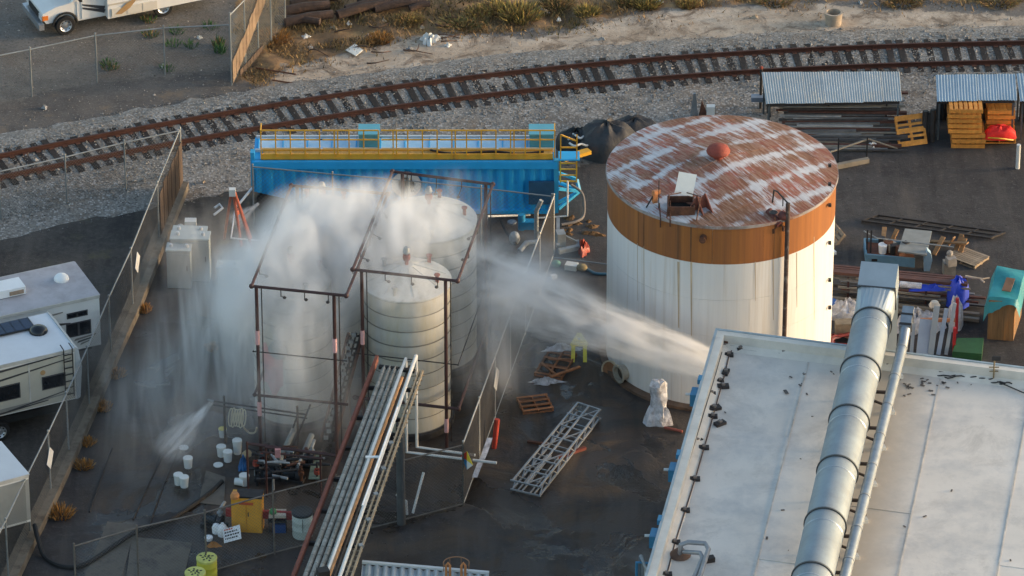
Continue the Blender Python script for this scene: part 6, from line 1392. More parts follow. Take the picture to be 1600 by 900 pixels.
solo("blue_hose", G().tube(smooth_path([P(914, 418, .05), P(930, 427, .05), P(950, 428, .05)], 6), .05, 8), M("hose_blue", (.04, .12, .18), .6), "dark blue hose disappearing behind the big tank", "hose", P(932, 425))
for k in range(12):
    x, y = random.uniform(872, 940), random.uniform(338, 368); solo("leaf_litter", lump(P(x, y), random.uniform(.08, .25), random.uniform(.06, .15), .06, 100 + k, n=12), M("litter_brown", (.14, .075, .03), .9, 0, .4, 6), "brown leaf litter clump on the asphalt below the blue drawbar", "litter", P(x, y), "brown litter near the drawbar")
pv = thing("valve_station", "bright blue valve and grey pump parts in front of the container", "valve station", P(812, 360)); q = P(815, 362)
part("valve", G().tube([q + Vector((0, 0, .1)), q + Vector((0, 0, .7))], .13, 12).box(q + Vector((.2, 0, .3)), (.5, .3, .3)), M("valve_blue", (.02, .24, .45), .5), pv, smooth=False)
part("vessel", G().sph(P(804, 372, .25), .2, 12, 8, (1, 1, 1.3)), galv_dull, pv, smooth=True); part("pipe", G().tube([P(783, 345, .5), P(790, 360, .3), P(806, 382, .15)], .06, 8), dark_steel, pv); part("elbow", G().tube([P(812, 392, .2), P(822, 380, .35), P(842, 378, .2)], .1, 8), galv_dull, pv, smooth=True); part("cap", G().lathe(P(800, 348, .5), [(.16, 0), (.16, .05), (.01, .06)], 14), galv, pv)
part("standpipe", G().tube([P(838, 378), PY(838, 330, P(838, 378).y), PY(846, 313, P(838, 378).y)], .08, 10), galv_dull, pv, smooth=True); part("ubend", G().tube([P(758, 358), PY(762, 338, P(758, 358).y), P(828, 336)], .04, 8), white_paint, pv)
solo("rail_cable", G().tube([P(864, 402, 1.05), P(950, 413, 1.05)], .022, 6), post_m, "pale pipe rail running from the tan fence to the big tank", "rail", P(900, 406, 0))
# ================================================================ RIGHT YARD
lf_ = thing("lattice_frame", "long thin dark rectangular frame lying on the asphalt behind planks", "frame", P(1460, 360))
a, b, c, d = P(1372, 336, .1), P(1570, 363, .1), P(1548, 372, .1), P(1347, 345, .1)
dks = M("frame_dark", (.05, .043, .04), .7, .2, .3, 4)
for p, q in ((a, b), (b, c), (c, d), (d, a)): part("rail", G().bar(p, q, .07), dks, lf_)
part("rail", G().bar(lerp(d, a, .5), lerp(c, b, .5), .05), dks, lf_)
for k in range(1, 5): part("cross", G().bar(lerp(a, b, k / 5), lerp(d, c, k / 5), .05), dks, lf_)
for p in (a, d, lerp(d, c, .5)): part("stub", G().bar(p, p + Vector((0, 0, .0)) + Vector((0, -.02, -.08)), .05), dks, lf_)
mcx = thing("machine_cart", "low pale blue machine cart loaded with rusty parts", "cart", P(1390, 412)); cb = M("cart_blue", (.12, .24, .34), .6, 0, .2, 3)
a, b = P(1353, 413), P(1429, 420); dpt = Vector((0, 1.1, 0)); h_ = .36
part("side", G().bar(a + Vector((0, 0, h_ / 2 + .06)), b + Vector((0, 0, h_ / 2 + .06)), .06, h_), cb, mcx); part("side", G().bar(a + dpt + Vector((0, 0, h_ / 2 + .06)), b + dpt + Vector((0, 0, h_ / 2 + .06)), .06, h_), cb, mcx); part("end", G().bar(a + Vector((0, 0, h_ / 2 + .06)), a + dpt + Vector((0, 0, h_ / 2 + .06)), .06, h_), cb, mcx)
part("deck", G().slab([a + Vector((0, 0, .3)), b + Vector((0, 0, .3)), b + dpt + Vector((0, 0, .3)), a + dpt + Vector((0, 0, .3))], .06), M("deck_rust", (.13, .05, .03), .85, 0, .3, 4), mcx); part("slot", G().box(lerp(a, b, .2) + Vector((0, -.035, .22)), (.3, .01, .1)), black, mcx)
for f_ in (.02, .1): part("stake", G().bar(lerp(a, b, f_) + dpt * .3 + Vector((0, 0, .3)), lerp(a, b, f_) + dpt * .3 + Vector((0, 0, 1.2)), .05), dark_steel, mcx)
for k in range(5): part("machine_part", G().box(lerp(a, b, .35 + .12 * k) + dpt * random.uniform(.2, .7) + Vector((0, 0, .5)), (random.uniform(.15, .3), .2, random.uniform(.25, .5)), random.random()), (dark_steel, rust)[k % 2], mcx)
for k, (x, y) in enumerate(((1379, 395), (1393, 393))): 
    t = thing("bucket", ("white plastic bucket standing on the blue machine cart", "beige bucket standing on the blue machine cart")[k], "bucket", P(x, y, .32)); lp("shell", G().lathe((0, 0, 0), [(.13, 0), (.16, .34), (.15, .34), (.01, .3)], 18), (white_clean, M("bucket_beige", (.42, .37, .3), .6))[k], t, True); lp("handle", G().tube([Vector((.16 * math.cos(t_), .03, .34 - .12 * math.sin(t_))) for t_ in np.linspace(0, 3.14, 8)], .01, 5), dark_steel, t)
solo("grey_board", G().plate([P(1403, 392, .75), P(1448, 398, .75), P(1456, 361, .55), P(1414, 357, .55)], .05), M("board_grey", (.22, .23, .225), .7, 0, .15, 3), "flat grey board lying on top of the clutter by the cart", "board", P(1430, 380))
solo("white_conduit", G().tube([P(1350, 361, 0.8), P(1370, 372, .8), P(1490, 386, .7)], .022, 8), galv_dull, "long thin white conduit lying across the grey board and cart", "conduit", P(1420, 378))
for k, ((x0, y0_), (x1, y1_), lab) in enumerate((((1379, 388), (1382, 355), "upright plank standing behind the white bucket"), ((1393, 378), (1402, 358), "plank leaning behind the grey board, wider of two"), ((1459, 398), (1474, 370), "plank leaning at a slant right of the blue guard"), ((1482, 384), (1491, 371), "short plank between the two slanted planks"), ((1493, 393), (1503, 366), "plank leaning furthest back near the grey pallet"), ((1500, 396), (1508, 372), "front plank leaning beside the grey pallet"), ((1455, 377), (1512, 380), "plank lying level behind the leaning planks"))):
    solo("plank", G().bar(P(x0, y0_, .1), P(x1, y1_, .5), .16, .05), wood, lab, "plank", P(x0, y0_))
bg = thing("belt_guard", "pale blue pointed belt guard standing on its end by the cart", "belt guard", P(1449, 419)); q = P(1449, 419); Yq = q.y
pts = [PY(x, y, Yq) for x, y in ((1443, 419), (1443, 402), (1448, 386), (1454, 392), (1456, 402), (1452, 419))]; part("shell", G().plate(pts, .22), M("guard_blue", (.28, .42, .54), .5, 0, .1), bg); part("hub_hole", G().plate([PY(x, y, Yq - .02) for x, y in ((1449, 402), (1452, 402), (1452, 408), (1449, 408))], .015), black, bg)
sc = thing("scrap_block", "grey block of machine scrap right of the blue guard", "scrap", P(1484, 420)); 
part("lower_block", G().box(P(1483, 418, .28), (.42, .35, .5), .1), M("scrap_grey", (.2, .19, .175), .8, 0, .3, 5), sc); part("upper_block", G().box(P(1486, 408, .62), (.32, .3, .3), .3), M("scrap_grey2", (.26, .24, .22), .8, 0, .3, 5), sc); part("knob", G().sph(P(1484, 396, .85), .12, 10, 6), M("scrap_grey2", (.26, .24, .22), .8, 0, .3, 5), sc)
# material rack
mr = thing("stock_rack", "steel stock rack with a brown top rail in front of the big yard clutter", "rack", P(1420, 470)); a, b = P(1297, 466), P(1510, 486); hz_ = HT(1297, 466, 425)
up = Vector((0, 0, 1)); dpt = Vector((.02, .42, 0))
for f_ in (.0, .13, .42, .70, .98):
    for o_ in (Vector(), dpt): q = lerp(a, b, f_) + o_; part("upright", G().bar(q, q + up * hz_, .07), rust_pipe, mr)
    for z in (.3, .75): part("arm", G().bar(lerp(a, b, f_) + up * z, lerp(a, b, f_) + dpt + up * z, .06), rust_pipe, mr)
for o_, w in ((Vector(), .12), (dpt * .3, .12), (dpt * .65, .1), (dpt, .1)): part("top_rail", G().bar(a + up * hz_ + o_, b + up * hz_ + o_, w, .1), M("rail_brown", (.085, .038, .032), .7, 0, .3, 3), mr)
rb3 = random.Random(31)
for k in range(26):
    f0, f1 = rb3.uniform(-.05, .2), rb3.uniform(.75, 1.14); z = rb3.choice((.08, .36, .82)) + rb3.uniform(0, .14); o_ = dpt * rb3.uniform(-.25, .9); mi = rb3.choice([0, 0, 1, 1, 2, 4]); p, q = lerp(a, b, f0) + o_ + up * z, lerp(a, b, f1) + o_ + up * z
    solo("steel_bar", G().bar(p, q, rb3.uniform(.05, .12), .06), bars[mi], f"{bar_desc[mi]} steel bar stored {'low' if z < .3 else 'halfway up' if z < .7 else 'high'} in the brown stock rack behind the warehouse", "steel bar", (p + q) / 2, "steel bars stored in the brown stock rack")
bt = M("tarp_blue", (.012, .055, .55), .55, 0, .2, 3, .25)
q = P(1497, 447, .9); solo("blue_tarp", lump(q - Vector((0, 0, .75)), .40, .34, 1.05, 91, fold=.05, sharp=.3), bt, "bright blue tarp draped over the right end of the stock rack", "tarp", q, smooth=True)
solo("blue_tarp", lump(P(1460, 452, .8), .9, .16, .16, 92, fold=.2), bt, "flat blue tarp strip tucked under the rack's middle rails", "tarp", P(1460, 452), smooth=True); solo("blue_tarp", lump(P(1397, 446, .8), .3, .14, .15, 93, fold=.2), bt, "small blue tarp fold at the left of the plastic roll", "tarp", P(1397, 446), smooth=True)
solo("plastic_roll", G().tube([P(1406, 444, .95), P(1440, 447, .95)], .11, 10), plw, "clear plastic roll resting inside the stock rack", "roll", P(1423, 446)); solo("tree_branch", G().tube([P(1508, 432, 1.15), P(1535, 436, 1.1), P(1546, 434, 1.1)], .05, 6, .02).tube([P(1530, 435, 1.1), P(1538, 441, 1.1)], .03, 5), M("branch_pale", (.42, .35, .28), .8), "pale stripped branch sticking out of the rack end", "branch", P(1530, 435))
for y, lab in ((484, "first"), (492, "second")): solo("timber_beam", G().bar(P(1300, y - 18, .12), P(1530, y + 8, .12), .14, .12), M("beam_grey_tan", (.24, .21, .17), .8, 0, .25, 3), f"{lab} long grey timber beam on the ground under the stock rack", "beam", P(1420, y))
# teal covered crate
cr = thing("covered_crate", "tall wooden crate covered by a torn teal tarp at the right edge", "crate", P(1568, 530)); ca_ = P(1542, 530); cb_ = P(1583, 533)
hc = HT(1560, 531, 470); dpt = Vector((.42, 1.75, 0)); crm = M("crate_wood", (.21, .12, .055), .85, 0, .3, 2, .15, stretch=(3, 3, .3), col2=(.36, .14, .035), t2=.6, s2=.8)
nb = 5
for k in range(nb):
    p, q = lerp(ca_, cb_, k / nb), lerp(ca_, cb_, (k + .97) / nb); part("panel_board", G().plate([p, q, q + up * hc, p + up * hc], .05), crm, cr)
part("side_panel", G().plate([cb_, cb_ + dpt, cb_ + dpt + up * hc, cb_ + up * hc], .05), crm, cr); part("back_panel", G().plate([ca_ + dpt, ca_, ca_ + up * hc, ca_ + dpt + up * hc], .05), crm, cr)
tm = M("tarp_teal", (.02, .23, .27), .55, 0, .2, 2, .25)
n1 = 14; vs = []; rt = random.Random(8)
L0, R0 = ca_ + up * (hc + .04) + Vector((-.12, -.08, 0)), cb_ + up * (hc + .04) + Vector((.12, -.08, 0))
for i in range(n1 + 1):
    t_ = i / n1
    for j in range(n1 + 1):
        s_ = j / n1; q = lerp(L0, R0, s_) + dpt * t_ * 1.12; zz_ = .05 * math.sin(9 * t_ + 3 * s_) + .12 * max(0, .5 - abs(t_ - .5)) * math.sin(3 * s_)
        q.z += zz_ + .30 * t_ * (1 - .2 * s_)
        if j in (0, n1): q.z -= .35 + .1 * math.sin(7 * t_); q.x += (-.05 if j == 0 else .05)
        if i == 0: q.z -= .30 + .18 * math.sin(5 * s_ + 1) + rt.uniform(0, .05); q.y -= .03
        if i == n1: q.z -= .7
        vs.append(q)
fs = [(i * (n1 + 1) + j, i * (n1 + 1) + j + 1, (i + 1) * (n1 + 1) + j + 1, (i + 1) * (n1 + 1) + j) for i in range(n1) for j in range(n1)]
part("tarp_cover", G().add(vs, fs), tm, cr, smooth=True)
q = lerp(L0, R0, .55) + dpt * .24 + up * .16; part("loose_board", G().bar(q, q + dpt * .36 + Vector((.05, 0, .14)), .3, .03), M("board_brown", (.22, .12, .07), .8, 0, .25, 3), cr)
# leaning panels, wraps, hose coil behind the parapet
lpm = [M("panel_pale_blue", (.27, .34, .46), .5, 0, .08, 2), M("panel_white", (.27, .32, .38), .5, 0, .08, 2)]
pan = [(1441, 548, 1447, 499, .42, 0, "widest pale blue panel leaning behind the parapet"), (1454, 548, 1464, 478, .2, 1, "white pipe like panel leaning behind the parapet"), (1466, 548, 1479, 482, .14, 0, "narrow blue post leaning between two white ones"), (1478, 548, 1492, 474, .12, 1, "tall white angle post leaning on the right of the bundle"), (1424, 545, 1428, 505, .12, 1, "short pale post left of the panels")]
for x0, y0_, x1, y1_, w, mi, lab in pan:
    a = P(x0, y0_ + 6); bq = PY(x1, y1_, a.y + .5); solo("leaning_panel", G().bar(a, bq, w, .05, up=(0, 1, 0)), lpm[mi], lab, "panel", a)
for x0, y0_, x1, y1_, lab in ((1494, 520, 1496, 466, "tall red post standing beside the leaning panels"), (1490, 550, 1492, 512, "short red post in front of the leaning panels")):
    a = P(x0, y0_); solo("red_post", G().bar(a, PY(x1, y1_, a.y), .1), M("post_red", (.42, .025, .03), .5), lab, "post", a)
solo("orange_beam", G().bar(P(1438, 500, .9), P(1492, 500, .9), .1, .12), M("beam_orange", (.45, .2, .1), .7), "orange beam tying the leaning panels together", "beam", P(1465, 500)); solo("round_cap", G().lathe(P(1460, 480, 1.0), [(.16, 0), (.2, .08), (.12, .22), (.01, .25)], 16), M("cap_cream", (.5, .47, .42), .6), "cream round cap on top of the leaning panels", "cap", P(1460, 480), smooth=True)
solo("plastic_wrap", lump(P(1322, 494), .72, .42, .5, 95, fold=.2, sharp=.6), plw, "crumpled clear plastic over timber left of the duct head", "plastic", P(1325, 505), smooth=True); solo("plastic_wrap", lump(P(1432, 512), .82, .5, .55, 96, fold=.2, sharp=.6), plw, "crumpled clear plastic right of the duct head", "plastic", P(1425, 512), smooth=True); solo("plastic_wrap", lump(P(1492, 508), .26, .5, 1.0, 97, fold=.08, sharp=.4), plw, "clear plastic hung over the right end of the leaning panels", "plastic", P(1490, 500), smooth=True)
solo("insulation_block", G().box(P(1322, 512, .45), (.75, .4, .5), .05), M("insul_brown", (.22, .18, .13), .9, 0, .25, 6), "brown insulation block under the left clear plastic", "block", P(1322, 512))
hc_ = thing("red_hose", "tangled heap of red hose on the ground behind the parapet", "hose", P(1322, 535)); rhm = M("hose_red", (.30, .05, .04), .6, 0, .3, 4)
for k in range(7): q = P(1320 + random.uniform(-6, 6), 532 + random.uniform(-3, 3), .1 + .06 * k); part("hose_loop", G().tube([q + Vector((.55 * math.cos(t_) * random.uniform(.8, 1.05), .42 * math.sin(t_) * random.uniform(.8, 1.05), .05 * math.sin(3 * t_ + k))) for t_ in np.linspace(k, k + 6, 20)], .035, 6), (rhm, M("hose_pink", (.45, .2, .17), .6))[k % 3 == 2], hc_, smooth=True)
solo("green_mat", G().slab([P(1488, 549, .3), P(1534, 553, .3), P(1537, 528, .3), P(1496, 528, .3)], .3), M("mat_green", (.018, .085, .03), .7, 0, .2, 3), "flat dark green covered box just beyond the parapet", "mat", P(1512, 540))
solo("blue_barrel", G().tube([P(1296, 482, .2), P(1299, 470, .5)], .24, 14), M("barrel_blue", (.02, .1, .35), .5), "blue barrel edge showing right of the big tank", "barrel", P(1297, 478)); solo("white_scrap", G().box(P(1299, 395, .1), (.3, .2, .12), .5), white_clean, "white scrap sheet at the right foot of the big tank", "scrap", P(1299, 395))
# ================================================================ TOP STRIP: logs, litter, shrubs
lg = M("log_dark", (.045, .028, .022), .9, 0, .4, 4, .4, rand=.35, col2=(.10, .055, .035), t2=.56)
logs = [((437, 20), (515, 8), .22, "dark log lying left of the gap in the log pile"), ((445, 36), (520, 22), .2, "lower dark log of the left pile near the brown fence"), ((430, 30), (500, 34), .16, "rotten log lowest in the left pile"), ((455, 8), (525, -6), .2, "upper dark log of the left pile"), ((527, 24), (610, 4), .19, "long straight dark log lowest in the right pile"), ((540, 16), (640, -6), .2, "thick dark log second from below in the right pile"), ((585, 14), (665, 2), .18, "dark log at the right end of the log pile"), ((560, 4), (650, -14), .2, "dark log at the top frame edge"), ((470, -2), (560, -18), .2, "dark log crossing the gap at the top frame edge"), ((640, 14), (672, 6), .14, "short dark log at the far right of the pile")]
for (x0, y0_), (x1, y1_), r_, lab in logs:
    a, b = P(x0, y0_, r_), P(x1, y1_, r_ + .1); m_ = lerp(a, b, .5) + Vector((0, .06, .05)); solo("log", G().tube([a, lerp(a, m_, .5), m_, b], r_, 9, r_ * .85), lg, lab, "log", (a + b) / 2, smooth=True)
solo("white_board", G().plate([P(540, 79, .06), P(555, 69, .08), P(567, 79, .07), P(556, 88, .05)], .03), M("board_white", (.62, .62, .58), .6), "square white board dumped on the sandy bank", "board", P(553, 79)); solo("white_bag", lump(P(671, 64), .32, .34, .2, 121, fold=.3, sharp=.6), white_paint, "crumpled white bag lying on the sandy bank right of the board", "bag", P(671, 64), smooth=True)
solo("blue_bag", lump(P(443, 36), .2, .18, .25, 122), M("bag_blue", (.02, .04, .14), .6), "dark blue bag beside the logs", "bag", P(443, 36))
pp = thing("concrete_ring", "short round concrete pipe standing on the sandy bank at top right", "pipe", P(1302, 37)); lp("ring", G().lathe((0, 0, 0), [(.3, 0), (.34, .42), (.36, .5), (.27, .5), (.24, .1)], 24), M("ring_concrete", (.38, .31, .24), .85, 0, .2, 4), pp, True); lp("ring_floor", G().lathe((0, 0, .1), [(.24, 0), (.01, .01)], 16), M("soil_dark", (.05, .04, .03), .9), pp)
lit = [white_paint, M("litter_grey", (.3, .3, .3), .8), M("litter_tan", (.42, .33, .24), .8)]
spots = [(478, 58), (485, 76), (522, 45), (545, 38), (575, 58), (660, 44), (700, 72), (846, 18), (852, 20), (873, 32), (940, 62), (1005, 8), (1030, 5), (1345, 5), (1180, 28), (200, 303), (305, 290), (318, 288), (110, 323), (70, 169), (697, 107), (255, 105), (640, 78), (905, 95), (312, 60), (430, 60), (600, 33), (500, 20)]
for k, (x, y) in enumerate(spots): solo("litter_scrap", lump(P(x, y), random.uniform(.06, .17), random.uniform(.06, .13), .1, 200 + k, n=10, fold=.3), lit[k % 3], ("white", "grey", "tan")[k % 3] + " scrap of litter on the ground near the railway", "litter", P(x, y), "litter scraps near the railway")
for k in range(14):
    x, y = random.uniform(440, 700), random.uniform(20, 100); solo("dead_branch", G().tube(smooth_path([P(x, y, .04), P(x + random.uniform(8, 20), y - random.uniform(-4, 6), .15), P(x + random.uniform(20, 45), y - random.uniform(-8, 10), .05)], 4), .035, 5, .015), lg, "thin dead branch on the brush strip by the logs", "branch", P(x, y), "dead branches on the brush strip")
for k, (a, b) in enumerate((((400, 106, .05), (462, 116, .3)), ((425, 125, .05), (470, 132, .05)))): solo("rusty_rod", G().tube([P(*a), P(*b)], .03, 6), rust, ("upper", "lower")[k] + " rusty rod lying on sand right of the brown fence", "rod", P(a[0], a[1]))
for k, (x0, y0_, x1, y1_) in enumerate(((300, 228, 400, 242), (296, 250, 398, 262))): solo("ground_cable", G().tube([P(x0, y0_, .04), P((x0 + x1) / 2, (y0_ + y1_) / 2 - 4, .04), P(x1, y1_, .04)], .04, 6), black_cable, ("far", "near")[k] + " dark cable lying on gravel left of the blue container", "cable", P(x0, y0_))
# vegetation: blades as real faces
def tuft_mesh(name, nblade, rad, h, mat, seed, spread=.5):
    r_ = random.Random(seed); vs = []; fs = []
    for k in range(nblade):
        a = r_.uniform(0, 6.28); d = rad * math.sqrt(r_.random()); x, y = d * math.cos(a), d * math.sin(a); hh = h * r_.uniform(.45, 1) * (1 - .4 * d / rad); w = r_.uniform(.007, .018) * (1 + h)
        l = r_.uniform(.1, spread) * hh; b = r_.uniform(0, 6.28); ex_, ey_ = math.cos(b) * l + x * .4, math.sin(b) * l + y * .4; t = r_.uniform(0, 6.28); o = len(vs)
        vs += [(x - w * math.cos(t), y - w * math.sin(t), 0), (x + w * math.cos(t), y + w * math.sin(t), 0), (x + ex_ * .5 + w * .8 * math.cos(t), y + ey_ * .5 + w * .8 * math.sin(t), hh * .65), (x + ex_ * .5 - w * .8 * math.cos(t), y + ey_ * .5 - w * .8 * math.sin(t), hh * .65), (x + ex_, y + ey_, hh)]
        fs += [(o, o + 1, o + 2, o + 3), (o + 3, o + 2, o + 4)]
    m_ = bpy.data.meshes.new(name); m_.from_pydata(vs, [], fs); m_.materials.append(mat); return m_
gy_ = M("grass_yellow", (.34, .25, .07), .9, 0, .3, 3, island=.45); gg_ = M("grass_green", (.16, .14, .045), .9, 0, .3, 3, island=.5); gb_ = M("grass_brown", (.30, .18, .075), .9, 0, .3, 3, island=.5); go_ = M("grass_orange", (.36, .16, .03), .9, 0, .3, 3, island=.4); gl_ = M("weed_green", (.05, .13, .03), .9, 0, .3, 3, island=.4)
def shrub(name, label, cat, x, y, rad, h, mats, n, seed, group, z=0):
    t = thing(name, label, cat, P(x, y, z), 0, group)
    for k, mt in enumerate(mats): link("foliage", tuft_mesh("foliage", n, rad, h * (1 - .15 * k), mt, seed + k), t)
    return t
sh = [(812, 26, .75, .9, (gy_, gg_), "yellow green bush at the top edge left of the sandy bank"), (774, 17, .5, .7, (gy_, gb_), "yellow dry bush at the top edge near the logs"), (748, 22, .5, .55, (gy_, gb_), "pale yellow bush just right of the logs"), (715, 40, .7, .4, (gg_, gb_), "low green bush below the yellow bushes"), (735, 38, .6, .4, (gg_,), "flat green bush beside another low green one"), (918, 22, .45, .6, (gy_, gg_), "small yellow bush above the sand band"), (1010, 8, .5, .6, (gy_, gg_), "yellow green bush at the top edge centre"), (985, 3, .5, .6, (gg_, gb_), "green brown bush at the top frame edge"), (1075, 8, .4, .5, (gy_, gb_), "pale dry bush at the top edge right of centre"), (640, 30, .5, .35, (gb_, gy_), "orange brown dry clump below the logs"), (592, 62, .45, .4, (go_, gb_), "orange dry clump on the bank near the white board"), (648, 33, .3, .3, (gy_,), "little yellow clump near the logs"), (428, 60, .6, .45, (go_, gb_), "orange brown clump beside the brown fence"), (500, 14, .35, .5, (gg_,), "green weed growing among the logs"), (1210, 2, .6, .4, (gb_, gg_), "brown clump at the top edge above the tank"), (1410, 2, .7, .4, (gb_, gg_), "brown clump at the top edge near the right"), (1560, 2, .7, .4, (gb_, gy_), "brown clump at the top right corner"), (870, 8, .6, .5, (gb_, gg_), "brown green clump between two yellow bushes")]
for k, (x, y, rad, h, mats, lab) in enumerate(sh): shrub("dry_shrub", lab, "shrub", x, y, rad, h * .7, mats + (gb_,), 230, 300 + 5 * k, "dry shrubs along the top bank")
for k, (x, y, rad, h, lab) in enumerate(((182, 587, .28, .35, "topmost orange tuft at the foot of the kerb wall"), (160, 638, .3, .35, "second orange tuft along the kerb wall"), (136, 693, .26, .3, "third orange tuft along the kerb wall"), (131, 728, .32, .3, "fourth orange tuft along the kerb wall"), (94, 804, .42, .4, "largest orange tuft, lowest along the kerb wall"), (226, 486, .22, .4, "faint orange tuft far up the kerb wall"), (331, 545, .22, .3, "orange tuft out in the spray"))): shrub("grass_tuft", lab, "grass tuft", x, y, rad, h, (go_, gb_), 110, 500 + 3 * k, "orange grass tufts along the kerb")
for k, (x, y) in enumerate(((235, 55), (270, 70), (298, 72), (341, 72), (344, 82), (170, 100), (172, 106), (330, 42), (275, 50), (232, 32), (262, 108))): shrub("weed", ("yellowish" if k % 3 == 0 else "tall" if k in (3, 4) else "small green") + " weed clump growing on the gravel lot behind the chain link fence", "weed", x, y, .3 if k not in (3, 4) else .2, .3 if k not in (3, 4) else .6, (gl_,) if k % 3 else (gl_, gb_), 50, 600 + k, "green weeds on the gravel lot")
# ground cover nobody could count
vs = []; fs = []; rg = random.Random(77); cnt = 0
while cnt < 15000:
    x, y = rg.uniform(360, 1660), rg.uniform(-40, 140); s_ = poly_sd(np.array([x]), np.array([y]), POLY['brush'])[0]
    if s_ < 0 and rg.random() > math.exp(s_ / 7) * .6: continue
    if math.sin(x * .045 + 2 * math.sin(y * .11)) + math.sin(y * .19 + x * .013) + rg.uniform(-1, 1) < 0: continue
    q = P(x, y, 0); u_ = (math.floor(q.x / .2), 0); h = rg.uniform(.05, .24); w = rg.uniform(.012, .03); t = rg.uniform(0, 6.28); o = len(vs); lx_, ly_ = rg.gauss(0, .5) * h, rg.gauss(0, .5) * h
    vs += [(q.x - w * math.cos(t), q.y - w * math.sin(t), 0), (q.x + w * math.cos(t), q.y + w * math.sin(t), 0), (q.x + lx_, q.y + ly_, h)]; fs.append((o, o + 1, o + 2)); cnt += 1
m_ = bpy.data.meshes.new("dry_grass"); m_.from_pydata(vs, [], fs); m_.materials.append(M("dry_grass", (.30, .185, .075), .9, 0, .4, .5, island=.65, col2=(.10, .08, .03), t2=.52, s2=.25))
props(link("dry_grass", m_), "brown dry grass covering the strip above the sandy bank", None, None, "stuff")
# ================================================================ WATER SPRAY (real volumes)
def vol_mat(name, dens, sc, lo, hi, stretch=(1, 1, 1), edge=(.05, 1.), seed=0, col=(.98, .985, .995), along=False, det=6, base=.14):
    m = bpy.data.materials.new(name); m.use_nodes = True; nt = m.node_tree; n = nt.nodes; L = nt.links; n.remove(n["Principled BSDF"])
    out = n["Material Output"]; pv = n.new("ShaderNodeVolumePrincipled"); L.new(pv.outputs[0], out.inputs['Volume'])
    pv.inputs['Color'].default_value = (*col, 1); pv.inputs['Anisotropy'].default_value = .0
    tc = n.new("ShaderNodeTexCoord"); geo = n.new("ShaderNodeNewGeometry")
    def mth(op, a, b=None):
        q = n.new("ShaderNodeMath"); q.operation = op
        for k, x in enumerate((a, b)):
            if x is None: continue
            if isinstance(x, (int, float)): q.inputs[k].default_value = x
            else: L.new(x, q.inputs[k])
        return q.outputs[0]
    def mr(x, a, b, c=0, d=1):
        q = n.new("ShaderNodeMapRange"); q.interpolation_type = 'SMOOTHSTEP'; L.new(x, q.inputs[0])
        for i, k in enumerate((a, b, c, d)): q.inputs[i + 1].default_value = k
        return q.outputs[0]
    mp = n.new("ShaderNodeMapping"); mp.inputs['Scale'].default_value = stretch; mp.inputs['Location'].default_value = (seed * 3.7, seed * 1.3, seed * 2.1)
    L.new(tc.outputs['Object'] if along else geo.outputs['Position'], mp.inputs[0])
    nz = n.new("ShaderNodeTexNoise"); nz.inputs['Scale'].default_value = sc; nz.inputs['Detail'].default_value = det; nz.inputs['Roughness'].default_value = .6; nz.inputs['Distortion'].default_value = .9 if not along else .3
    L.new(mp.outputs[0], nz.inputs[0])
    if along:                                            # jet: x runs -1..1 along, radius grows with x
        s = n.new("ShaderNodeSeparateXYZ"); L.new(tc.outputs['Object'], s.inputs[0])
        rr = mth('SQRT', mth('ADD', mth('MULTIPLY', s.outputs[1], s.outputs[1]), mth('MULTIPLY', s.outputs[2], s.outputs[2])))
        t = mr(s.outputs[0], -1, 1); rad = mth('ADD', base, mth('MULTIPLY', t, 1 - base)); q = mth('DIVIDE', rr, rad)
        f = mth('MULTIPLY', mr(q, .05, 1.0, 1, 0), mth('MULTIPLY', mr(s.outputs[0], -1.0, -.9), mr(s.outputs[0], .5, 1.0, 1, 0)))
        f = mth('DIVIDE', f, mth('POWER', rad, 1.3))
    else:
        ln = n.new("ShaderNodeVectorMath"); ln.operation = 'LENGTH'; L.new(tc.outputs['Object'], ln.inputs[0]); f = mr(ln.outputs['Value'], edge[0], edge[1], 1, 0)
    L.new(mth('MULTIPLY', mth('MULTIPLY', f, mr(nz.outputs[0], lo, hi)), dens), pv.inputs['Density'])
    return m
def ico():
    bm = bmesh.new(); bmesh.ops.create_icosphere(bm, subdivisions=3, radius=1.0); m = bpy.data.meshes.new("mist_puff"); bm.to_mesh(m); bm.free(); return m
mist = thing("water_mist", "pale drifting cloud of water mist wrapped around the white tanks", "mist", P(520, 600), kind="stuff")
def puff(px, py, z, rx, ry, rz, dens, seed, sc=.55, lo=.40, hi=.62, rot=(0, 0, 0), stretch=(1, 1, .6)):
    me = ico(); me.materials.append(vol_mat("mist", dens, sc, lo, hi, stretch, seed=seed)); c = P(px, py, z)
    o = link("mist_puff", me, mist, c - Vector(mist.location), rot); o.scale = (rx, ry, rz); o["kind"] = "stuff"; return o
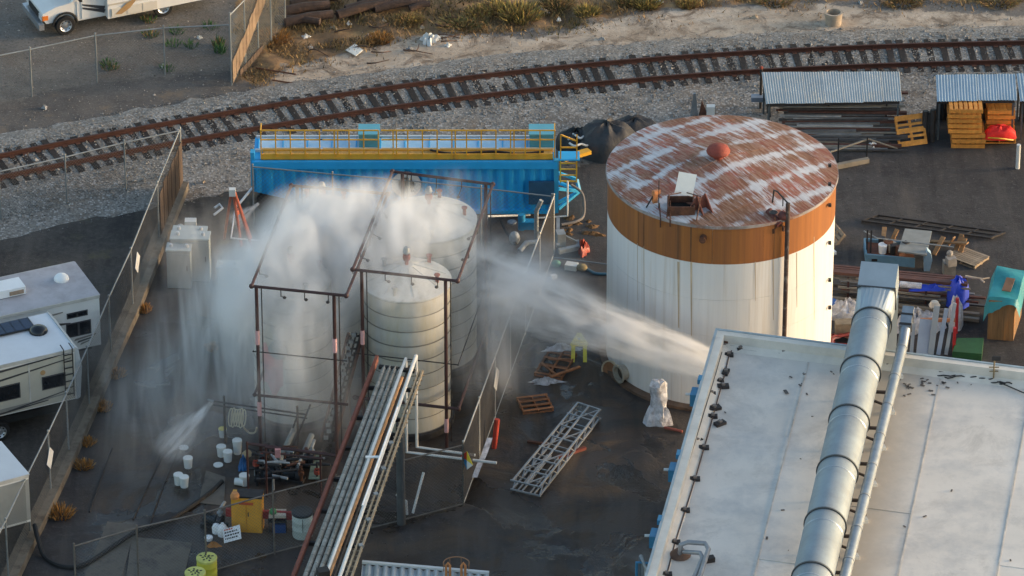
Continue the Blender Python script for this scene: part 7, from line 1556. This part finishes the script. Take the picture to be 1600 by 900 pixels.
PUFFS = [  # pixel of the centre as seen, height, half sizes, density, seed, noise scale, lo, hi, stretch
    (500, 402, 5.4, 3.3, 3.4, 2.3, 5.5, 1, .9, .36, .70, (1.1, 1.1, .4)),
    (590, 350, 6.2, 2.4, 2.6, 1.5, 5.5, 2, .95, .36, .70, (1.1, 1.1, .45)),
    (668, 372, 6.5, 2.4, 2.8, 1.2, 1.1, 3, 1.0, .42, .66, (1, 1, .6)),
    (438, 452, 5.0, 3.0, 2.8, 2.3, 4.2, 4, .9, .38, .66, (1, 1, .4)),
    (455, 520, 3.6, 2.6, 3.0, 2.9, 1.5, 5, 1.0, .38, .66, (1.3, 1.3, .3)),
    (362, 520, 2.8, 3.0, 3.4, 3.6, .95, 6, 1.1, .42, .68, (1.4, .8, .16)),
    (330, 410, 2.0, 3.2, 3.8, 2.3, .28, 7, .9, .42, .68, (1.2, .8, .3)),
    (255, 600, 1.6, 4.8, 6.4, 2.2, .2, 8, .8, .42, .68, (1.2, .6, .2)),
    (795, 440, 4.2, 3.2, 2.8, 1.9, 1.1, 9, 1.0, .40, .66, (.6, 1, 1)),
    (770, 535, 2.5, 2.0, 4.0, 2.5, .55, 10, 1.0, .40, .66, (1.2, .8, .3)),
    (550, 495, 3.0, 1.2, 1.9, 3.2, .6, 11, 1.2, .40, .66, (1.3, 1, .2)),
    (630, 452, 6.0, 2.1, 2.2, 1.4, .5, 12, 1.1, .42, .66, (1, 1, .6)),
    (470, 610, 1.8, 3.0, 3.0, 2.5, .75, 13, 1.0, .40, .66, (1.2, 1, .3)),
    (715, 318, 6.4, 1.9, 2.2, 1.2, .35, 14, 1.0, .42, .66, (1, 1, .6)),
    (498, 345, 6.0, 2.2, 2.2, 1.4, 4.0, 16, 1.0, .34, .70, (1.1, 1.1, .5)),
    (668, 335, 6.6, 1.7, 1.6, .9, 1.6, 17, 1.1, .38, .70, (1, 1, .6)),
    (875, 500, 2.6, 2.8, 2.6, 1.7, .18, 15, 1.0, .42, .68, (.6, 1, 1)),
]
for q in PUFFS: puff(*q[:8], sc=q[8], lo=q[9], hi=q[10], stretch=q[11])
jet = thing("water_jet", "white fire hose stream shooting left past the big tank onto the white tanks", "water jet", P(1130, 680))
def cone_mesh(base=.14):
    g = G(); N = 20
    for i in range(9):
        t = i / 8; r = base + (1 - base) * t
        for j in range(N): a = 2 * math.pi * j / N; g.v.append(Vector((-1 + 2 * t, r * math.cos(a), r * math.sin(a))))
    for i in range(8):
        for j in range(N): g.f.append((i * N + j, i * N + (j + 1) % N, (i + 1) * N + (j + 1) % N, (i + 1) * N + j))
    g.f.append(tuple(range(N))[::-1]); g.f.append(tuple(8 * N + j for j in range(N))); return g
def stream(a, b, r, dens, seed, name="jet_stream", owner=None, base=.14, sc=2.2, st=(.7, 2.4, 2.4), lo=.36, hi=.66):
    d = b - a; me = mesh_of(name, cone_mesh(base), vol_mat("jet", dens, sc, lo, hi, st, seed=seed, along=True, base=base))
    owner = owner or jet; o = link(name, me, owner, (a + b) / 2 - Vector(owner.location)); o.scale = (d.length / 2, r, r)
    o.rotation_mode = 'QUATERNION'; o.rotation_quaternion = d.to_track_quat('X', 'Z'); return o
J0 = P(1178, 596, 2.6)
for k, (x, y, z, r, dn, j) in enumerate(((690, 375, 5.2, .62, 2.6, .34), (710, 425, 4.5, .55, 2.6, .02), (760, 490, 3.5, .5, 2.2, -.30), (735, 428, 4.7, 1.5, 1.1, 0.))):
    stream(J0 + Vector((0, 0, j)), P(x, y, z), r, dn, k, base=.42, sc=1.6, st=(2.6, 1.5, 1.5), lo=.40, hi=.62)
nzl = thing("spray_jet", "fan of spray shooting down left from the dark hose rail nozzle", "water spray", P(333, 640))
stream(P(332, 626, 1.65), P(250, 720, .1), .85, 2.2, 11, "spray_fan", nzl)
nz2 = thing("spray_jet", "small burst of spray by the wheel end of the blue container", "water spray", P(400, 330))
stream(P(405, 317, .9), P(360, 352, .3), .5, 4, 14, "spray_fan", nz2)
